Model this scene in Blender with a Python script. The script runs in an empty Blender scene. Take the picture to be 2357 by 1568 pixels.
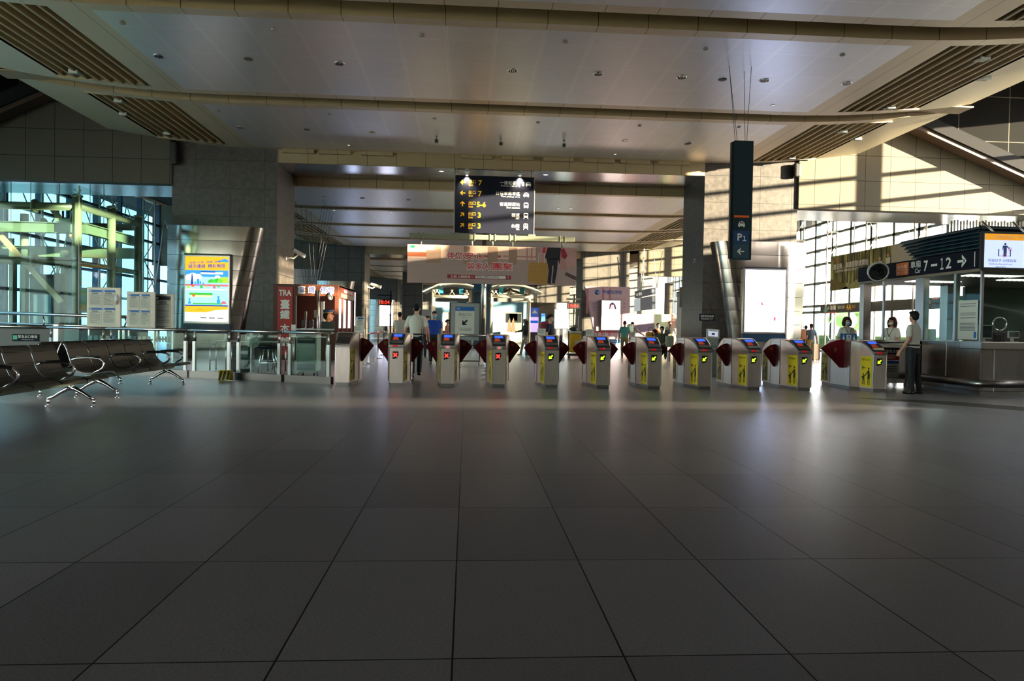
import bpy, bmesh, math, random
from mathutils import Vector, Matrix, Euler
random.seed(7)
SC = bpy.context.scene
COL = SC.collection
PI = math.pi

# ------------------------------------------------------------------ camera
CX, CY, FPX, CAMZ = 1178.5, 784.0, 1619.0, 1.2
YAW, PIT, ROL = 0.0644, 0.01757, 0.01635
_f = Vector((math.sin(YAW)*math.cos(PIT), math.cos(YAW)*math.cos(PIT), -math.sin(PIT)))
_r = Vector((math.cos(YAW), -math.sin(YAW), 0)); _u = _r.cross(_f)
CR = _r*math.cos(ROL)+_u*math.sin(ROL); CU = -_r*math.sin(ROL)+_u*math.cos(ROL)
cam = bpy.data.objects.new('camera', bpy.data.cameras.new('camera')); COL.objects.link(cam)
cam.matrix_world = Matrix(((CR.x, CU.x, -_f.x, 0), (CR.y, CU.y, -_f.y, 0), (CR.z, CU.z, -_f.z, CAMZ), (0, 0, 0, 1)))
cam.data.sensor_width = 36.0; cam.data.lens = FPX/2357*36; cam.data.clip_start = .05; cam.data.clip_end = 900
SC.camera = cam
def ray(u, v): return _f + CR*((u-CX)/FPX) - CU*((v-CY)/FPX)
def at(u, v, Y): d = ray(u, v); return Vector((0, 0, CAMZ)) + d*(Y/d.y)
def onz(u, v, Z=0.0): d = ray(u, v); return Vector((0, 0, CAMZ)) + d*((Z-CAMZ)/d.z)
def onx(u, v, X): d = ray(u, v); return Vector((0, 0, CAMZ)) + d*(X/d.x)

# ------------------------------------------------------------------ colour management, sky, sun
SC.view_settings.view_transform = 'Standard'; SC.view_settings.look = 'None'
SC.view_settings.gamma = 1.0; SC.view_settings.use_curve_mapping = False
SC.view_settings.exposure = 1.06
SC.cycles.use_denoising = True
SC.cycles.max_bounces = 10; SC.cycles.transparent_max_bounces = 24
SC.cycles.diffuse_bounces = 5; SC.cycles.glossy_bounces = 5
SC.cycles.sample_clamp_indirect = 6.0
SC.cycles.caustics_reflective = False; SC.cycles.caustics_refractive = False
W = bpy.data.worlds.new('sky'); SC.world = W; W.use_nodes = True
_bg = W.node_tree.nodes['Background']
_bg.inputs[0].default_value = (1.0, 0.955, 0.92, 1); _bg.inputs[1].default_value = 7.0
SUN_AZ, SUN_EL = math.radians(55), math.radians(6.2)   # the light travels towards -x, +y and slightly down
sd = Vector((-math.sin(SUN_AZ)*math.cos(SUN_EL), math.cos(SUN_AZ)*math.cos(SUN_EL), -math.sin(SUN_EL)))
sl = bpy.data.lights.new('sun', 'SUN'); sl.energy = 24.0; sl.color = (1.0, .84, .58); sl.angle = math.radians(.55)
so = bpy.data.objects.new('sun', sl); COL.objects.link(so); so.location = (60, -30, 30)
so.rotation_euler = sd.to_track_quat('-Z', 'Y').to_euler()

# ------------------------------------------------------------------ materials
def hexc(h):
    h = h.lstrip('#'); o = []
    for i in (0, 2, 4):
        c = int(h[i:i+2], 16)/255; o.append(c/12.92 if c <= .04045 else ((c+.055)/1.055)**2.4)
    return (*o, 1)
MATS = {}
def mat(name, col, rough=.5, metal=0.0, emit=0.0, noise=0.0, nscale=6.0, bump=0.0, bscale=60.0, stretch=None, spec=.5):
    if name in MATS: return MATS[name]
    m = bpy.data.materials.new(name); m.use_nodes = True; nt = m.node_tree
    b = nt.nodes['Principled BSDF']; c = hexc(col) if isinstance(col, str) else (*col, 1)
    b.inputs['Base Color'].default_value = c; b.inputs['Roughness'].default_value = rough
    b.inputs['Metallic'].default_value = metal; b.inputs['Specular IOR Level'].default_value = spec
    if emit: b.inputs['Emission Color'].default_value = c; b.inputs['Emission Strength'].default_value = emit
    tc = nt.nodes.new('ShaderNodeTexCoord'); src = tc.outputs['Object']
    if stretch:
        mp = nt.nodes.new('ShaderNodeMapping'); mp.inputs['Scale'].default_value = stretch
        nt.links.new(src, mp.inputs[0]); src = mp.outputs[0]
    if noise:
        n = nt.nodes.new('ShaderNodeTexNoise'); n.inputs['Scale'].default_value = nscale; n.inputs['Detail'].default_value = 5
        nt.links.new(src, n.inputs['Vector'])
        hs = nt.nodes.new('ShaderNodeMix'); hs.data_type = 'RGBA'
        hs.inputs[6].default_value = tuple(x*(1-noise) for x in c[:3])+(1,); hs.inputs[7].default_value = tuple(min(1, x*(1+noise)) for x in c[:3])+(1,)
        nt.links.new(n.outputs[0], hs.inputs[0]); nt.links.new(hs.outputs[2], b.inputs['Base Color'])
    if bump:
        n = nt.nodes.new('ShaderNodeTexNoise'); n.inputs['Scale'].default_value = bscale; n.inputs['Detail'].default_value = 4
        nt.links.new(src, n.inputs['Vector']); bp = nt.nodes.new('ShaderNodeBump'); bp.inputs['Strength'].default_value = bump
        bp.inputs['Distance'].default_value = .01
        nt.links.new(n.outputs[0], bp.inputs['Height']); nt.links.new(bp.outputs[0], b.inputs['Normal'])
    MATS[name] = m; return m
def glass(name, tint, refl=.06):
    if name in MATS: return MATS[name]
    m = bpy.data.materials.new(name); m.use_nodes = True; nt = m.node_tree
    for n in list(nt.nodes): nt.nodes.remove(n)
    o = nt.nodes.new('ShaderNodeOutputMaterial'); t = nt.nodes.new('ShaderNodeBsdfTransparent'); g = nt.nodes.new('ShaderNodeBsdfGlossy')
    t.inputs[0].default_value = (*tint, 1); g.inputs['Roughness'].default_value = .03
    mx = nt.nodes.new('ShaderNodeMixShader'); fr = nt.nodes.new('ShaderNodeLayerWeight'); fr.inputs[0].default_value = .5
    pw = nt.nodes.new('ShaderNodeMath'); pw.operation = 'POWER'; pw.inputs[1].default_value = 5
    ma = nt.nodes.new('ShaderNodeMath'); ma.operation = 'MULTIPLY_ADD'; ma.inputs[1].default_value = .6; ma.inputs[2].default_value = refl*.5; ma.use_clamp = True
    nt.links.new(fr.outputs['Facing'], pw.inputs[0]); nt.links.new(pw.outputs[0], ma.inputs[0]); nt.links.new(ma.outputs[0], mx.inputs[0])
    nt.links.new(t.outputs[0], mx.inputs[1]); nt.links.new(g.outputs[0], mx.inputs[2]); nt.links.new(mx.outputs[0], o.inputs[0])
    MATS[name] = m; return m
def gridmat(name, base, line, px, py, pz, ox=0, oy=0, oz=0, lw=.012, rough=.5, metal=0.0, var=.0, noise=.12, nscale=40, double=False, bump=0.0, perf=0.0, spec=.5, stagger=None):
    """panel material: joints every px/py/pz metres in world x/y/z (0 = none), optional per-panel tone"""
    m = bpy.data.materials.new(name); m.use_nodes = True; nt = m.node_tree; L = nt.links
    b = nt.nodes['Principled BSDF']; b.inputs['Roughness'].default_value = rough; b.inputs['Metallic'].default_value = metal
    b.inputs['Specular IOR Level'].default_value = spec
    geo = nt.nodes.new('ShaderNodeNewGeometry'); sep = nt.nodes.new('ShaderNodeSeparateXYZ'); L.new(geo.outputs['Position'], sep.inputs[0])
    def M(op, a, c=None, cl=False):
        n = nt.nodes.new('ShaderNodeMath'); n.operation = op; n.use_clamp = cl
        for i, v in enumerate((a, c)):
            if v is None: continue
            if isinstance(v, (int, float)): n.inputs[i].default_value = v
            else: L.new(v, n.inputs[i])
        return n.outputs[0]
    fac = None; ids = None
    for k, (p, o) in enumerate(((px, ox), (py, oy), (pz, oz))):
        if not p: continue
        v = M('SUBTRACT', sep.outputs[k], o)
        if stagger and k == 1:
            col_id = M('FLOOR', M('DIVIDE', M('SUBTRACT', sep.outputs[0], ox), px))
            v = M('ADD', v, M('MULTIPLY', M('MODULO', M('ABSOLUTE', col_id), 2), stagger))
        q = M('DIVIDE', v, p); fr = M('FRACT', q)
        d = M('MULTIPLY', M('ABSOLUTE', M('SUBTRACT', fr, .5)), p)       # p/2 at the joint
        w = lw
        l = M('GREATER_THAN', d, p/2-w/2)
        if double and k == 0:
            l2 = M('GREATER_THAN', d, p/2-w*2.6); l2 = M('MULTIPLY', l2, M('LESS_THAN', d, p/2-w*1.6)); 
            l = l2
        fac = l if fac is None else M('MAXIMUM', fac, l)
        f = M('MULTIPLY', M('FLOOR', q), 17.13+k*31.7); ids = f if ids is None else M('ADD', ids, f)
    cb, cl_ = hexc(base), hexc(line)
    n = nt.nodes.new('ShaderNodeTexNoise'); n.inputs['Scale'].default_value = nscale; n.inputs['Detail'].default_value = 6
    L.new(geo.outputs['Position'], n.inputs['Vector'])
    wn = nt.nodes.new('ShaderNodeTexWhiteNoise'); wn.noise_dimensions = '1D'
    if ids is not None: L.new(ids, wn.inputs['W'])
    k1 = M('ADD', M('MULTIPLY', M('SUBTRACT', n.outputs[0], .5), noise*4), 1.0)
    k2 = M('MULTIPLY', k1, M('ADD', M('MULTIPLY', M('SUBTRACT', wn.outputs[0], .5), var), 1.0))
    if perf:
        s1 = M('SINE', M('MULTIPLY', sep.outputs[0], 2*PI/.055)); s2 = M('SINE', M('MULTIPLY', sep.outputs[1], 2*PI/.055))
        k2 = M('MULTIPLY', k2, M('ADD', M('MULTIPLY', M('MULTIPLY', s1, s2), perf), 1.0))
    sc = nt.nodes.new('ShaderNodeVectorMath'); sc.operation = 'SCALE'; sc.inputs[0].default_value = cb[:3]; L.new(k2, sc.inputs['Scale'])
    mx = nt.nodes.new('ShaderNodeMix'); mx.data_type = 'RGBA'; L.new(sc.outputs[0], mx.inputs[6]); mx.inputs[7].default_value = cl_
    if fac is not None: L.new(fac, mx.inputs[0])
    else: mx.inputs[0].default_value = 0
    L.new(mx.outputs[2], b.inputs['Base Color'])
    if bump:
        bp = nt.nodes.new('ShaderNodeBump'); bp.inputs['Strength'].default_value = bump; bp.inputs['Distance'].default_value = .004
        n2 = nt.nodes.new('ShaderNodeTexNoise'); n2.inputs['Scale'].default_value = 55; n2.inputs['Detail'].default_value = 3
        L.new(geo.outputs['Position'], n2.inputs['Vector']); L.new(n2.outputs[0], bp.inputs['Height']); L.new(bp.outputs[0], b.inputs['Normal'])
    MATS[name] = m; return m

M_STEEL = mat('brushed_steel', (.46, .43, .40), .30, 1.0, noise=.16, nscale=3, stretch=(8, 8, 1.2))
M_STEELD = mat('steel_dark', (.30, .29, .28), .34, 1.0, noise=.2, nscale=3)
M_CHROME = mat('chrome', (.72, .72, .74), .12, 1.0)
M_PIPE = mat('satin_pipe', (.50, .49, .46), .30, 1.0, noise=.1)
M_CREAM = mat('cream_pipe_paint', '80806a', .38, .15, noise=.06)
M_WHITE = mat('white_plastic', 'd8d8d2', .45, noise=.04)
M_PAPER = mat('paper', 'd9d6c8', .8, noise=.05)
M_BLACK = mat('black_plastic', '101012', .45, noise=.2)
M_DKGREY = mat('dark_grey', '2b2c30', .5, noise=.15)
M_NAVY = mat('navy_sign_face', '181a26', .6, noise=.08, spec=.12)
M_SLATE = mat('slate_green_sign', '22333a', .55, noise=.08, spec=.2)
M_TEAL = mat('dark_teal', '12303c', .45, noise=.1)
M_INK = mat('dark_ink', '23232a', .6)
M_INKG = mat('grey_ink', '55565a', .7)
M_YEL = mat('yellow_vinyl', 'e8cf1c', .45, noise=.06)
M_RED = mat('red_vinyl', 'b3261f', .5, noise=.06)
M_MAROON = mat('maroon_panel', '7c0a1e', .5, noise=.12, spec=.25)
M_GOLD = mat('gold_print', 'c08c3c', .4)
M_BLUE = mat('blue_print', '1464a8', .5)
M_TXTW = mat('white_lettering', 'f2ede4', .5)
M_TXTY = mat('yellow_lettering', 'ffbe12', .5)
M_TXTO = mat('orange_bar', 'ff6a14', .5)
M_SKIN = mat('skin', 'c98f72', .5, noise=.06)
M_HAIR = mat('black_hair', '14110f', .75, noise=.2, spec=.25)
M_HAIRB = mat('dark_brown_hair', '38221a', .7, noise=.2, spec=.25)
M_SHIRTW = mat('white_shirt_cloth', 'cfcabd', .8, noise=.05, bump=.25, bscale=9)
M_NAVYT = mat('black_trousers', '14161e', .75, noise=.15, bump=.2, bscale=9)
M_SHOE = mat('black_shoe', '0d0d0e', .3)
M_GLASS = glass('clear_glass', (.96, .98, .98), .05)
M_GLASSG = glass('green_tinted_glass', (.80, .91, .88), .025)
M_GLASSB = glass('blue_tinted_glass', (.27, .42, .50), .05)

# ------------------------------------------------------------------ mesh builder
class MB:
    def __init__(s): s.bm = bmesh.new(); s.mats = []
    def mi(s, m):
        if m not in s.mats: s.mats.append(m)
        return s.mats.index(m)
    def add(s, verts, faces, m, smooth=False):
        k = s.mi(m); vs = [s.bm.verts.new(v) for v in verts]
        for f in faces:
            try:
                fc = s.bm.faces.new([vs[i] for i in f]); fc.material_index = k; fc.smooth = smooth
            except ValueError: pass
        return vs
    def box(s, x0, x1, y0, y1, z0, z1, m, bev=0.0, xf=None):
        b2 = bmesh.new(); bmesh.ops.create_cube(b2, size=1.0)
        for v in b2.verts:
            v.co = Vector(((x0+x1)/2+v.co.x*abs(x1-x0), (y0+y1)/2+v.co.y*abs(y1-y0), (z0+z1)/2+v.co.z*abs(z1-z0)))
        if bev: bmesh.ops.bevel(b2, geom=list(b2.edges), offset=min(bev, .45*min(abs(x1-x0), abs(y1-y0), abs(z1-z0))), segments=2, affect='EDGES', profile=.6)
        s.merge(b2, m, xf); return s
    def merge(s, b2, m, xf=None, smooth=False):
        b2.verts.ensure_lookup_table(); b2.verts.index_update()
        vs = [(xf @ v.co) if xf is not None else v.co.copy() for v in b2.verts]
        s.add(vs, [[v.index for v in f.verts] for f in b2.faces], m, smooth); b2.free(); return s
    def tube(s, pts, r, m, seg=10, caps=True, closed=False):
        pts = [Vector(p) for p in pts]; n = len(pts); rr = r if isinstance(r, (list, tuple)) else [r]*n
        vs = []; prev = None
        for i, p in enumerate(pts):
            a = pts[i-1] if (i > 0 or closed) else p; c = pts[(i+1) % n] if (i < n-1 or closed) else p
            t = (c-a).normalized() if (c-a).length > 1e-9 else Vector((0, 0, 1))
            if prev is None:
                up = Vector((0, 0, 1)) if abs(t.z) < .9 else Vector((1, 0, 0))
                e1 = t.cross(up).normalized()
            else:
                e1 = (prev - t*prev.dot(t)); e1 = e1.normalized() if e1.length > 1e-6 else t.orthogonal().normalized()
            prev = e1; e2 = t.cross(e1)
            for k in range(seg):
                a_ = 2*PI*k/seg; vs.append(p+(e1*math.cos(a_)+e2*math.sin(a_))*rr[i])
        fs = []
        for i in range(n if closed else n-1):
            j = (i+1) % n
            for k in range(seg): fs.append((i*seg+k, i*seg+(k+1) % seg, j*seg+(k+1) % seg, j*seg+k))
        if caps and not closed: fs.append(tuple(range(seg))[::-1]); fs.append(tuple((n-1)*seg+k for k in range(seg)))
        s.add(vs, fs, m, True); return s
    def cyl(s, p0, p1, r, m, seg=16): return s.tube([p0, p1], r, m, seg)
    def prism(s, poly, a0, a1, m, plane='xz', xf=None):
        """poly: 2-D outline, extruded along the remaining axis from a0 to a1"""
        def P(u, v, a):
            q = {'xz': (u, a, v), 'yz': (a, u, v), 'xy': (u, v, a)}[plane]
            return (xf @ Vector(q)) if xf is not None else Vector(q)
        n = len(poly); vs = [P(u, v, a0) for u, v in poly]+[P(u, v, a1) for u, v in poly]
        fs = [tuple(range(n)), tuple(range(2*n-1, n-1, -1))]+[(i, n+i, n+(i+1) % n, (i+1) % n) for i in range(n)]
        s.add(vs, fs, m); return s
    def lathe(s, prof, c, m, seg=24, xf=None):
        vs = []; c = Vector(c)
        for r, z in prof:
            for k in range(seg):
                a = 2*PI*k/seg; p = Vector((r*math.cos(a), r*math.sin(a), z)); vs.append(c+(xf @ p if xf is not None else p))
        n = len(prof); fs = [(i*seg+k, i*seg+(k+1) % seg, (i+1)*seg+(k+1) % seg, (i+1)*seg+k) for i in range(n-1) for k in range(seg)]
        fs.append(tuple(range(seg))[::-1]); fs.append(tuple((n-1)*seg+k for k in range(seg)))
        s.add(vs, fs, m, True); return s
    def ell(s, c, r, m, xf=None, seg=16, rings=10):
        b2 = bmesh.new(); bmesh.ops.create_uvsphere(b2, u_segments=seg, v_segments=rings, radius=1)
        c = Vector(c)
        for v in b2.verts:
            q = Vector((v.co.x*r[0], v.co.y*r[1], v.co.z*r[2])); v.co = c+((xf @ q) if xf is not None else q)
        return s.merge(b2, m, None, True)
    def quad(s, a, b, c, d, m): s.add([Vector(a), Vector(b), Vector(c), Vector(d)], [(0, 1, 2, 3)], m); return s
    def text(s, string, o, h, m, xd=(1, 0, 0), up=(0, 0, 1), w=None, align='c', bold=0.0, d=.002):
        """lettering: o = centre (or left) point of the line, h = glyph height"""
        cu = bpy.data.curves.new('t', 'FONT'); cu.body = string; cu.size = 1.0; cu.resolution_u = 2; cu.offset = bold if all(ord(c) < 0x2e80 for c in string) else 0
        cu.align_x = 'LEFT'
        ob = bpy.data.objects.new('t', cu); COL.objects.link(ob)
        dg = bpy.context.evaluated_depsgraph_get(); me = ob.evaluated_get(dg).to_mesh()
        vs = [v.co.copy() for v in me.vertices]; fs = [tuple(p.vertices) for p in me.polygons]
        ob.evaluated_get(dg).to_mesh_clear(); bpy.data.objects.remove(ob); bpy.data.curves.remove(cu)
        if not vs: return s
        x0 = min(v.x for v in vs); x1 = max(v.x for v in vs); y0 = min(v.y for v in vs); y1 = max(v.y for v in vs)
        sy = h/max(.01, y1-y0); sx = sy if w is None else w/max(.01, x1-x0)
        xd = Vector(xd).normalized(); up = Vector(up).normalized(); nr = xd.cross(up)
        ox = (x0+x1)/2 if align == 'c' else (x0 if align == 'l' else x1); oy = (y0+y1)/2
        cjk = bold and any(ord(c) >= 0x2e80 for c in string)
        sh = [(0, 0)]
        if cjk:
            q = bold*h*.55; sh += [(q, 0), (-q, 0), (0, q), (0, -q)]
            if bold > .04: q *= .75; sh += [(q, q), (-q, q), (q, -q), (-q, -q)]
        for k, (sx_, sy_) in enumerate(sh):
            s.add([Vector(o)+xd*((v.x-ox)*sx+sx_)+up*((v.y-oy)*sy+sy_)+nr*(d+k*.00015) for v in vs], fs, m)
        return s
    def build(s, name, parent=None, smooth=False):
        me = bpy.data.meshes.new(name)
        bmesh.ops.recalc_face_normals(s.bm, faces=s.bm.faces)
        if parent is not None:
            off = ORG.get(parent.name, Vector())
            for v in s.bm.verts: v.co -= off
        s.bm.to_mesh(me); s.bm.free()
        for m in s.mats: me.materials.append(m)
        o = bpy.data.objects.new(name, me); COL.objects.link(o)
        if parent is not None: o.parent = parent; ORG[o.name] = ORG.get(parent.name, Vector())
        return o
ORG = {}
def thing(name, label, cat, loc=(0, 0, 0), group=None, rotz=0):
    o = bpy.data.objects.new(name, None); COL.objects.link(o); o.location = loc; o.rotation_euler = (0, 0, rotz)
    o.empty_display_size = .1
    o['label'] = label; o['category'] = cat
    if group: o['group'] = group
    ORG[o.name] = Vector(loc); return o
def tag(o, label, cat, group=None):
    o['label'] = label; o['category'] = cat
    if group: o['group'] = group
    return o
def structure(o): o['kind'] = 'structure'; return o
def dup(root, loc=None, rotz=None, label=None, group=None):
    def cp(o, par):
        c = o.copy(); COL.objects.link(c)
        if par is not None: c.parent = par
        for ch in o.children: cp(ch, c)
        return c
    c = cp(root, None)
    if loc is not None: c.location = loc
    if rotz is not None: c.rotation_euler = (0, 0, rotz)
    if label: c['label'] = label
    if group: c['group'] = group
    return c
def plate(pts, off, m, b):
    """thin closed slab: pts = 4 corners, off = thickness vector"""
    off = Vector(off); p = [Vector(q) for q in pts]
    b.add(p+[q+off for q in p], [(0, 1, 2, 3), (7, 6, 5, 4), (0, 4, 5, 1), (1, 5, 6, 2), (2, 6, 7, 3), (3, 7, 4, 0)], m)

# ------------------------------------------------------------------ the hall
XC = .93                       # centre line of the hall
M_FLOOR = gridmat('granite_floor_tiles', '625c5f', '121112', .629, 1.074, 0, -.034, 2.532, 0, lw=.0075, rough=.31, var=.30, noise=.16, nscale=90, bump=.35, spec=.13)
M_GRAN = gridmat('grey_granite_cladding', '463f3a', '15110f', 1.17, 0, .966, -10.15-.40, 0, .06, lw=.02, rough=.42, var=.12, noise=.5, nscale=7)
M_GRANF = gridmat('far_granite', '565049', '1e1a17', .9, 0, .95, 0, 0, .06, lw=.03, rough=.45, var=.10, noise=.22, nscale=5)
M_WALLP = gridmat('grey_wall_panels', '645c4d', '171410', .945, 0, .91, -.745, 0, .39, lw=.018, rough=.65, var=.05, noise=.03, nscale=8, spec=.3)
M_PERF = gridmat('perforated_ceiling_panel', 'e4e4e8', 'faf8f4', 1.013, 1.25, 0, .5, 0, 0, lw=.012, rough=.40, metal=.75, var=.03, noise=.02, nscale=3, double=True, perf=.10)
M_LIP = gridmat('ceiling_edge_panel', 'dccbb2', '5a5040', 1.013, 0, 0, .5, 0, 0, lw=.012, rough=.45, metal=.45, noise=.02)
M_FASC = gridmat('ceiling_fascia', 'a8926f', '2f281c', 1.013, 0, 0, .5, 0, 0, lw=.015, rough=.45, noise=.02)
M_OUTR = mat('ceiling_side_panel', 'd6c8a8', .45, .2, noise=.04)
M_BLADE = mat('louvre_blade_paint', 'c0ac86', .5, noise=.05)
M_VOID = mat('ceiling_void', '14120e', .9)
M_SOFF = gridmat('polished_soffit_panel', '8e8a8e', '26242a', 1.013, 1.13, 0, .5, 24.9, 0, lw=.02, rough=.2, metal=.75, noise=.03, nscale=3)
M_BRONZE = gridmat('bronze_glass_panel', '0c0a08', '6a6358', 1.9, 0, 1.6, .4, 0, .2, lw=.025, rough=.8, metal=0, noise=.1, spec=.1)
M_FRAME = mat('window_frame_blue_grey', '223444', .4, .2, noise=.08)
M_TRUSS = mat('white_truss_paint', 'c9c4b8', .4, .1, noise=.04)
M_CONC = mat('light_concrete', 'a39c8c', .7, noise=.12, nscale=2)

_nt = M_FLOOR.node_tree; _p = _nt.nodes['Principled BSDF']; _p.inputs['Specular IOR Level'].default_value = 0
_g = _nt.nodes.new('ShaderNodeBsdfGlossy'); _g.inputs['Roughness'].default_value = .30; _g.inputs[0].default_value = (.92, .93, 1, 1)
_lw = _nt.nodes.new('ShaderNodeLayerWeight'); _lw.inputs[0].default_value = .5
_pw = _nt.nodes.new('ShaderNodeMath'); _pw.operation = 'POWER'; _pw.inputs[1].default_value = 12
_ma = _nt.nodes.new('ShaderNodeMath'); _ma.operation = 'MULTIPLY_ADD'; _ma.inputs[1].default_value = 1.6; _ma.use_clamp = True; _ma.inputs[2].default_value = .015
_mx = _nt.nodes.new('ShaderNodeMixShader'); _L = _nt.links
_L.new(_lw.outputs['Facing'], _pw.inputs[0]); _L.new(_pw.outputs[0], _ma.inputs[0]); _L.new(_ma.outputs[0], _mx.inputs[0]); _L.new(_p.outputs[0], _mx.inputs[1]); _L.new(_g.outputs[0], _mx.inputs[2])
for l in list(_p.inputs['Normal'].links): _L.new(l.from_socket, _g.inputs['Normal'])
_L.new(_mx.outputs[0], [n for n in _nt.nodes if n.type == 'OUTPUT_MATERIAL'][0].inputs[0])
b = MB(); b.box(-24, 26, -14, 100, -.25, 0, M_FLOOR); structure(b.build('floor'))
b = MB()
pts = [onz(2070, 903), onz(2110, 903), onz(2357, 948), onz(2357, 980), onz(2260, 955)]
b.prism([(8.75, 12.2), (13, 7.2), (13, 6.2), (7.2, 12.75)], .0, .003, mat('dark_floor_band', '221f1f', .4, noise=.2, nscale=30), plane='xy')
structure(b.build('trim_1'))

def zc(x, z0): d = max(0, abs(x-XC)-7.5); return z0+.0154*d*d
def cassette(Ya, Yb, z0, first=False):
    b = MB(); b3 = MB()
    half = 9.15; n = 22; lip = .30
    xs = [XC-half+2*half*i/n for i in range(n+1)]
    for y0, y1, m in ((Ya, Ya+lip, M_LIP), (Ya+lip, Yb-lip, M_PERF), (Yb-lip, Yb, M_LIP)):
        for i in range(n):
            xa, xb = xs[i], xs[i+1]; mm = m
            if m is M_PERF and (i == 0 or i == n-1): mm = M_LIP
            b.add([(xa, y0, zc(xa, z0)), (xb, y0, zc(xb, z0)), (xb, y1, zc(xb, z0)), (xa, y1, zc(xa, z0))], [(0, 1, 2, 3)], mm, True)
    # fascias front and back
    full = [XC-13.2+26.4*i/40 for i in range(41)]
    for y in (Ya, Yb):
        for i in range(40):
            xa, xb = full[i], full[i+1]
            b.add([(xa, y, zc(xa, z0)), (xb, y, zc(xb, z0)), (xb, y, zc(xb, z0)+.62), (xa, y, zc(xa, z0)+.62)], [(0, 1, 2, 3)], M_FASC, True)
    b.add([(XC-13.2, Ya, z0+1.1), (XC+13.2, Ya, z0+1.1), (XC+13.2, Yb, z0+1.1), (XC-13.2, Yb, z0+1.1)], [(0, 1, 2, 3)], M_VOID)  # unseen dark top sheet, added to block light from above
    for sgn in (-1, 1):
        # solid strips round the louvre opening
        def strip(a0, a1, y0, y1, m=M_OUTR):
            k = 5
            for i in range(k):
                xa = XC+sgn*(a0+(a1-a0)*i/k); xb = XC+sgn*(a0+(a1-a0)*(i+1)/k)
                b.add([(xa, y0, zc(xa, z0)), (xb, y0, zc(xb, z0)), (xb, y1, zc(xb, z0)), (xa, y1, zc(xa, z0))], [(0, 1, 2, 3)], m, True)
        strip(9.15, 11.5, Ya, Ya+lip, M_LIP); strip(9.15, 11.5, Yb-lip, Yb, M_LIP); strip(11.5, 13.2, Ya, Yb)
        xo = XC+sgn*13.2; z = zc(xo, z0)
        b.add([(xo, Ya, z), (xo, Yb, z), (xo+sgn*.12, Yb, z+.18), (xo+sgn*.12, Ya, z+.18), (xo, Ya, z+.62), (xo, Yb, z+.62)], [(0, 1, 2, 3), (3, 2, 5, 4)], M_OUTR, True)
        b.add([(XC+sgn*9.15, Ya+lip, z0+.05), (XC+sgn*9.15, Yb-lip, z0+.05), (XC+sgn*9.15, Yb-lip, z0+.6), (XC+sgn*9.15, Ya+lip, z0+.6)], [(0, 1, 2, 3)], M_BLADE)
        for y in (Ya+lip, Yb-lip):
            b.add([(XC+sgn*9.15, y, z0+.05), (XC+sgn*11.5, y, z0+.2), (XC+sgn*11.5, y, z0+.7), (XC+sgn*9.15, y, z0+.7)], [(0, 1, 2, 3)], M_BLADE)
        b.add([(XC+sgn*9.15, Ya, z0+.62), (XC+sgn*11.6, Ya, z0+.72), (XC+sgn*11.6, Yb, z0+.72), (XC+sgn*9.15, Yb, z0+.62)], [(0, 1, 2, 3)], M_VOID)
        for j in range(8):
            xx = XC+sgn*(9.32+j*.29); zz = zc(xx, z0)
            b.box(xx-.03, xx+.03, Ya+lip, Yb-lip, zz, zz+.34, M_BLADE)
    structure(b.build('ceiling'))
for k in range(-4, 2): cassette(14.0+5.78*k, 19.16+5.78*k, 7.25)
for k in range(4): cassette(27.45+5.2*k, 31.95+5.2*k, 6.5)
for k in range(4): cassette(51.6+5.6*k, 56.4+5.6*k, 6.0)
b = MB()
for k in range(-4, 1): b.box(XC-13.3, XC+13.3, 19.16+5.78*k-.0, 19.78+5.78*k, 7.66, 7.7, M_FASC)  # pale panels added in the gaps so they look less dark
for k in range(3): b.box(XC-13.3, XC+13.3, 31.95+5.2*k, 32.65+5.2*k, 6.75, 6.8, M_FASC)
structure(b.build('ceiling'))

# cross beams between the columns (glossy soffit, panelled face) and the raised access hatches on the face
def beam(y0, y1, z0, z1, xa=-6.62, xb=8.46):
    b = MB(); b.box(xa, xb, y0, y1, z0, z1, M_FASC)
    b.add([(xa, y0+.02, z0-.006), (xb, y0+.02, z0-.006), (xb, y1-.02, z0-.006), (xa, y1-.02, z0-.006)], [(0, 1, 2, 3)], M_SOFF)
    return b
b = beam(24.9, 27.15, 6.79, 8.35)
for x in (-5.9, -4.65, -3.2, .25, 1.7, 3.15, 4.6, 5.9, 7.3): b.box(x-.55, x+.55, 24.78, 24.9, 7.12, 7.4, M_FASC, .03)
structure(b.build('trim_2'))
b = beam(48.6, 51.0, 6.1, 8.2, -7.0, 7.9); structure(b.build('trim_3'))
b = beam(74.5, 76.0, 5.6, 8.2, -7.0, 7.9); structure(b.build('trim_4'))

# upper panelled walls left and right of the columns
for nm, xa, xb, zb in (('wall_left', -21, -10.15, 5.93), ('wall_right', 11.9, 23, 5.70)):
    b = MB(); b.box(xa, xb, 24.8, 25.2, zb, 11, M_WALLP)
    b.box(xa, xb, 25.2, 27.4, zb, 6.6, M_SOFF); structure(b.build(nm))
    b = MB(); b.box(xa, xb, 48.4, 48.8, 5.0, 9, M_WALLP); structure(b.build(nm))
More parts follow.
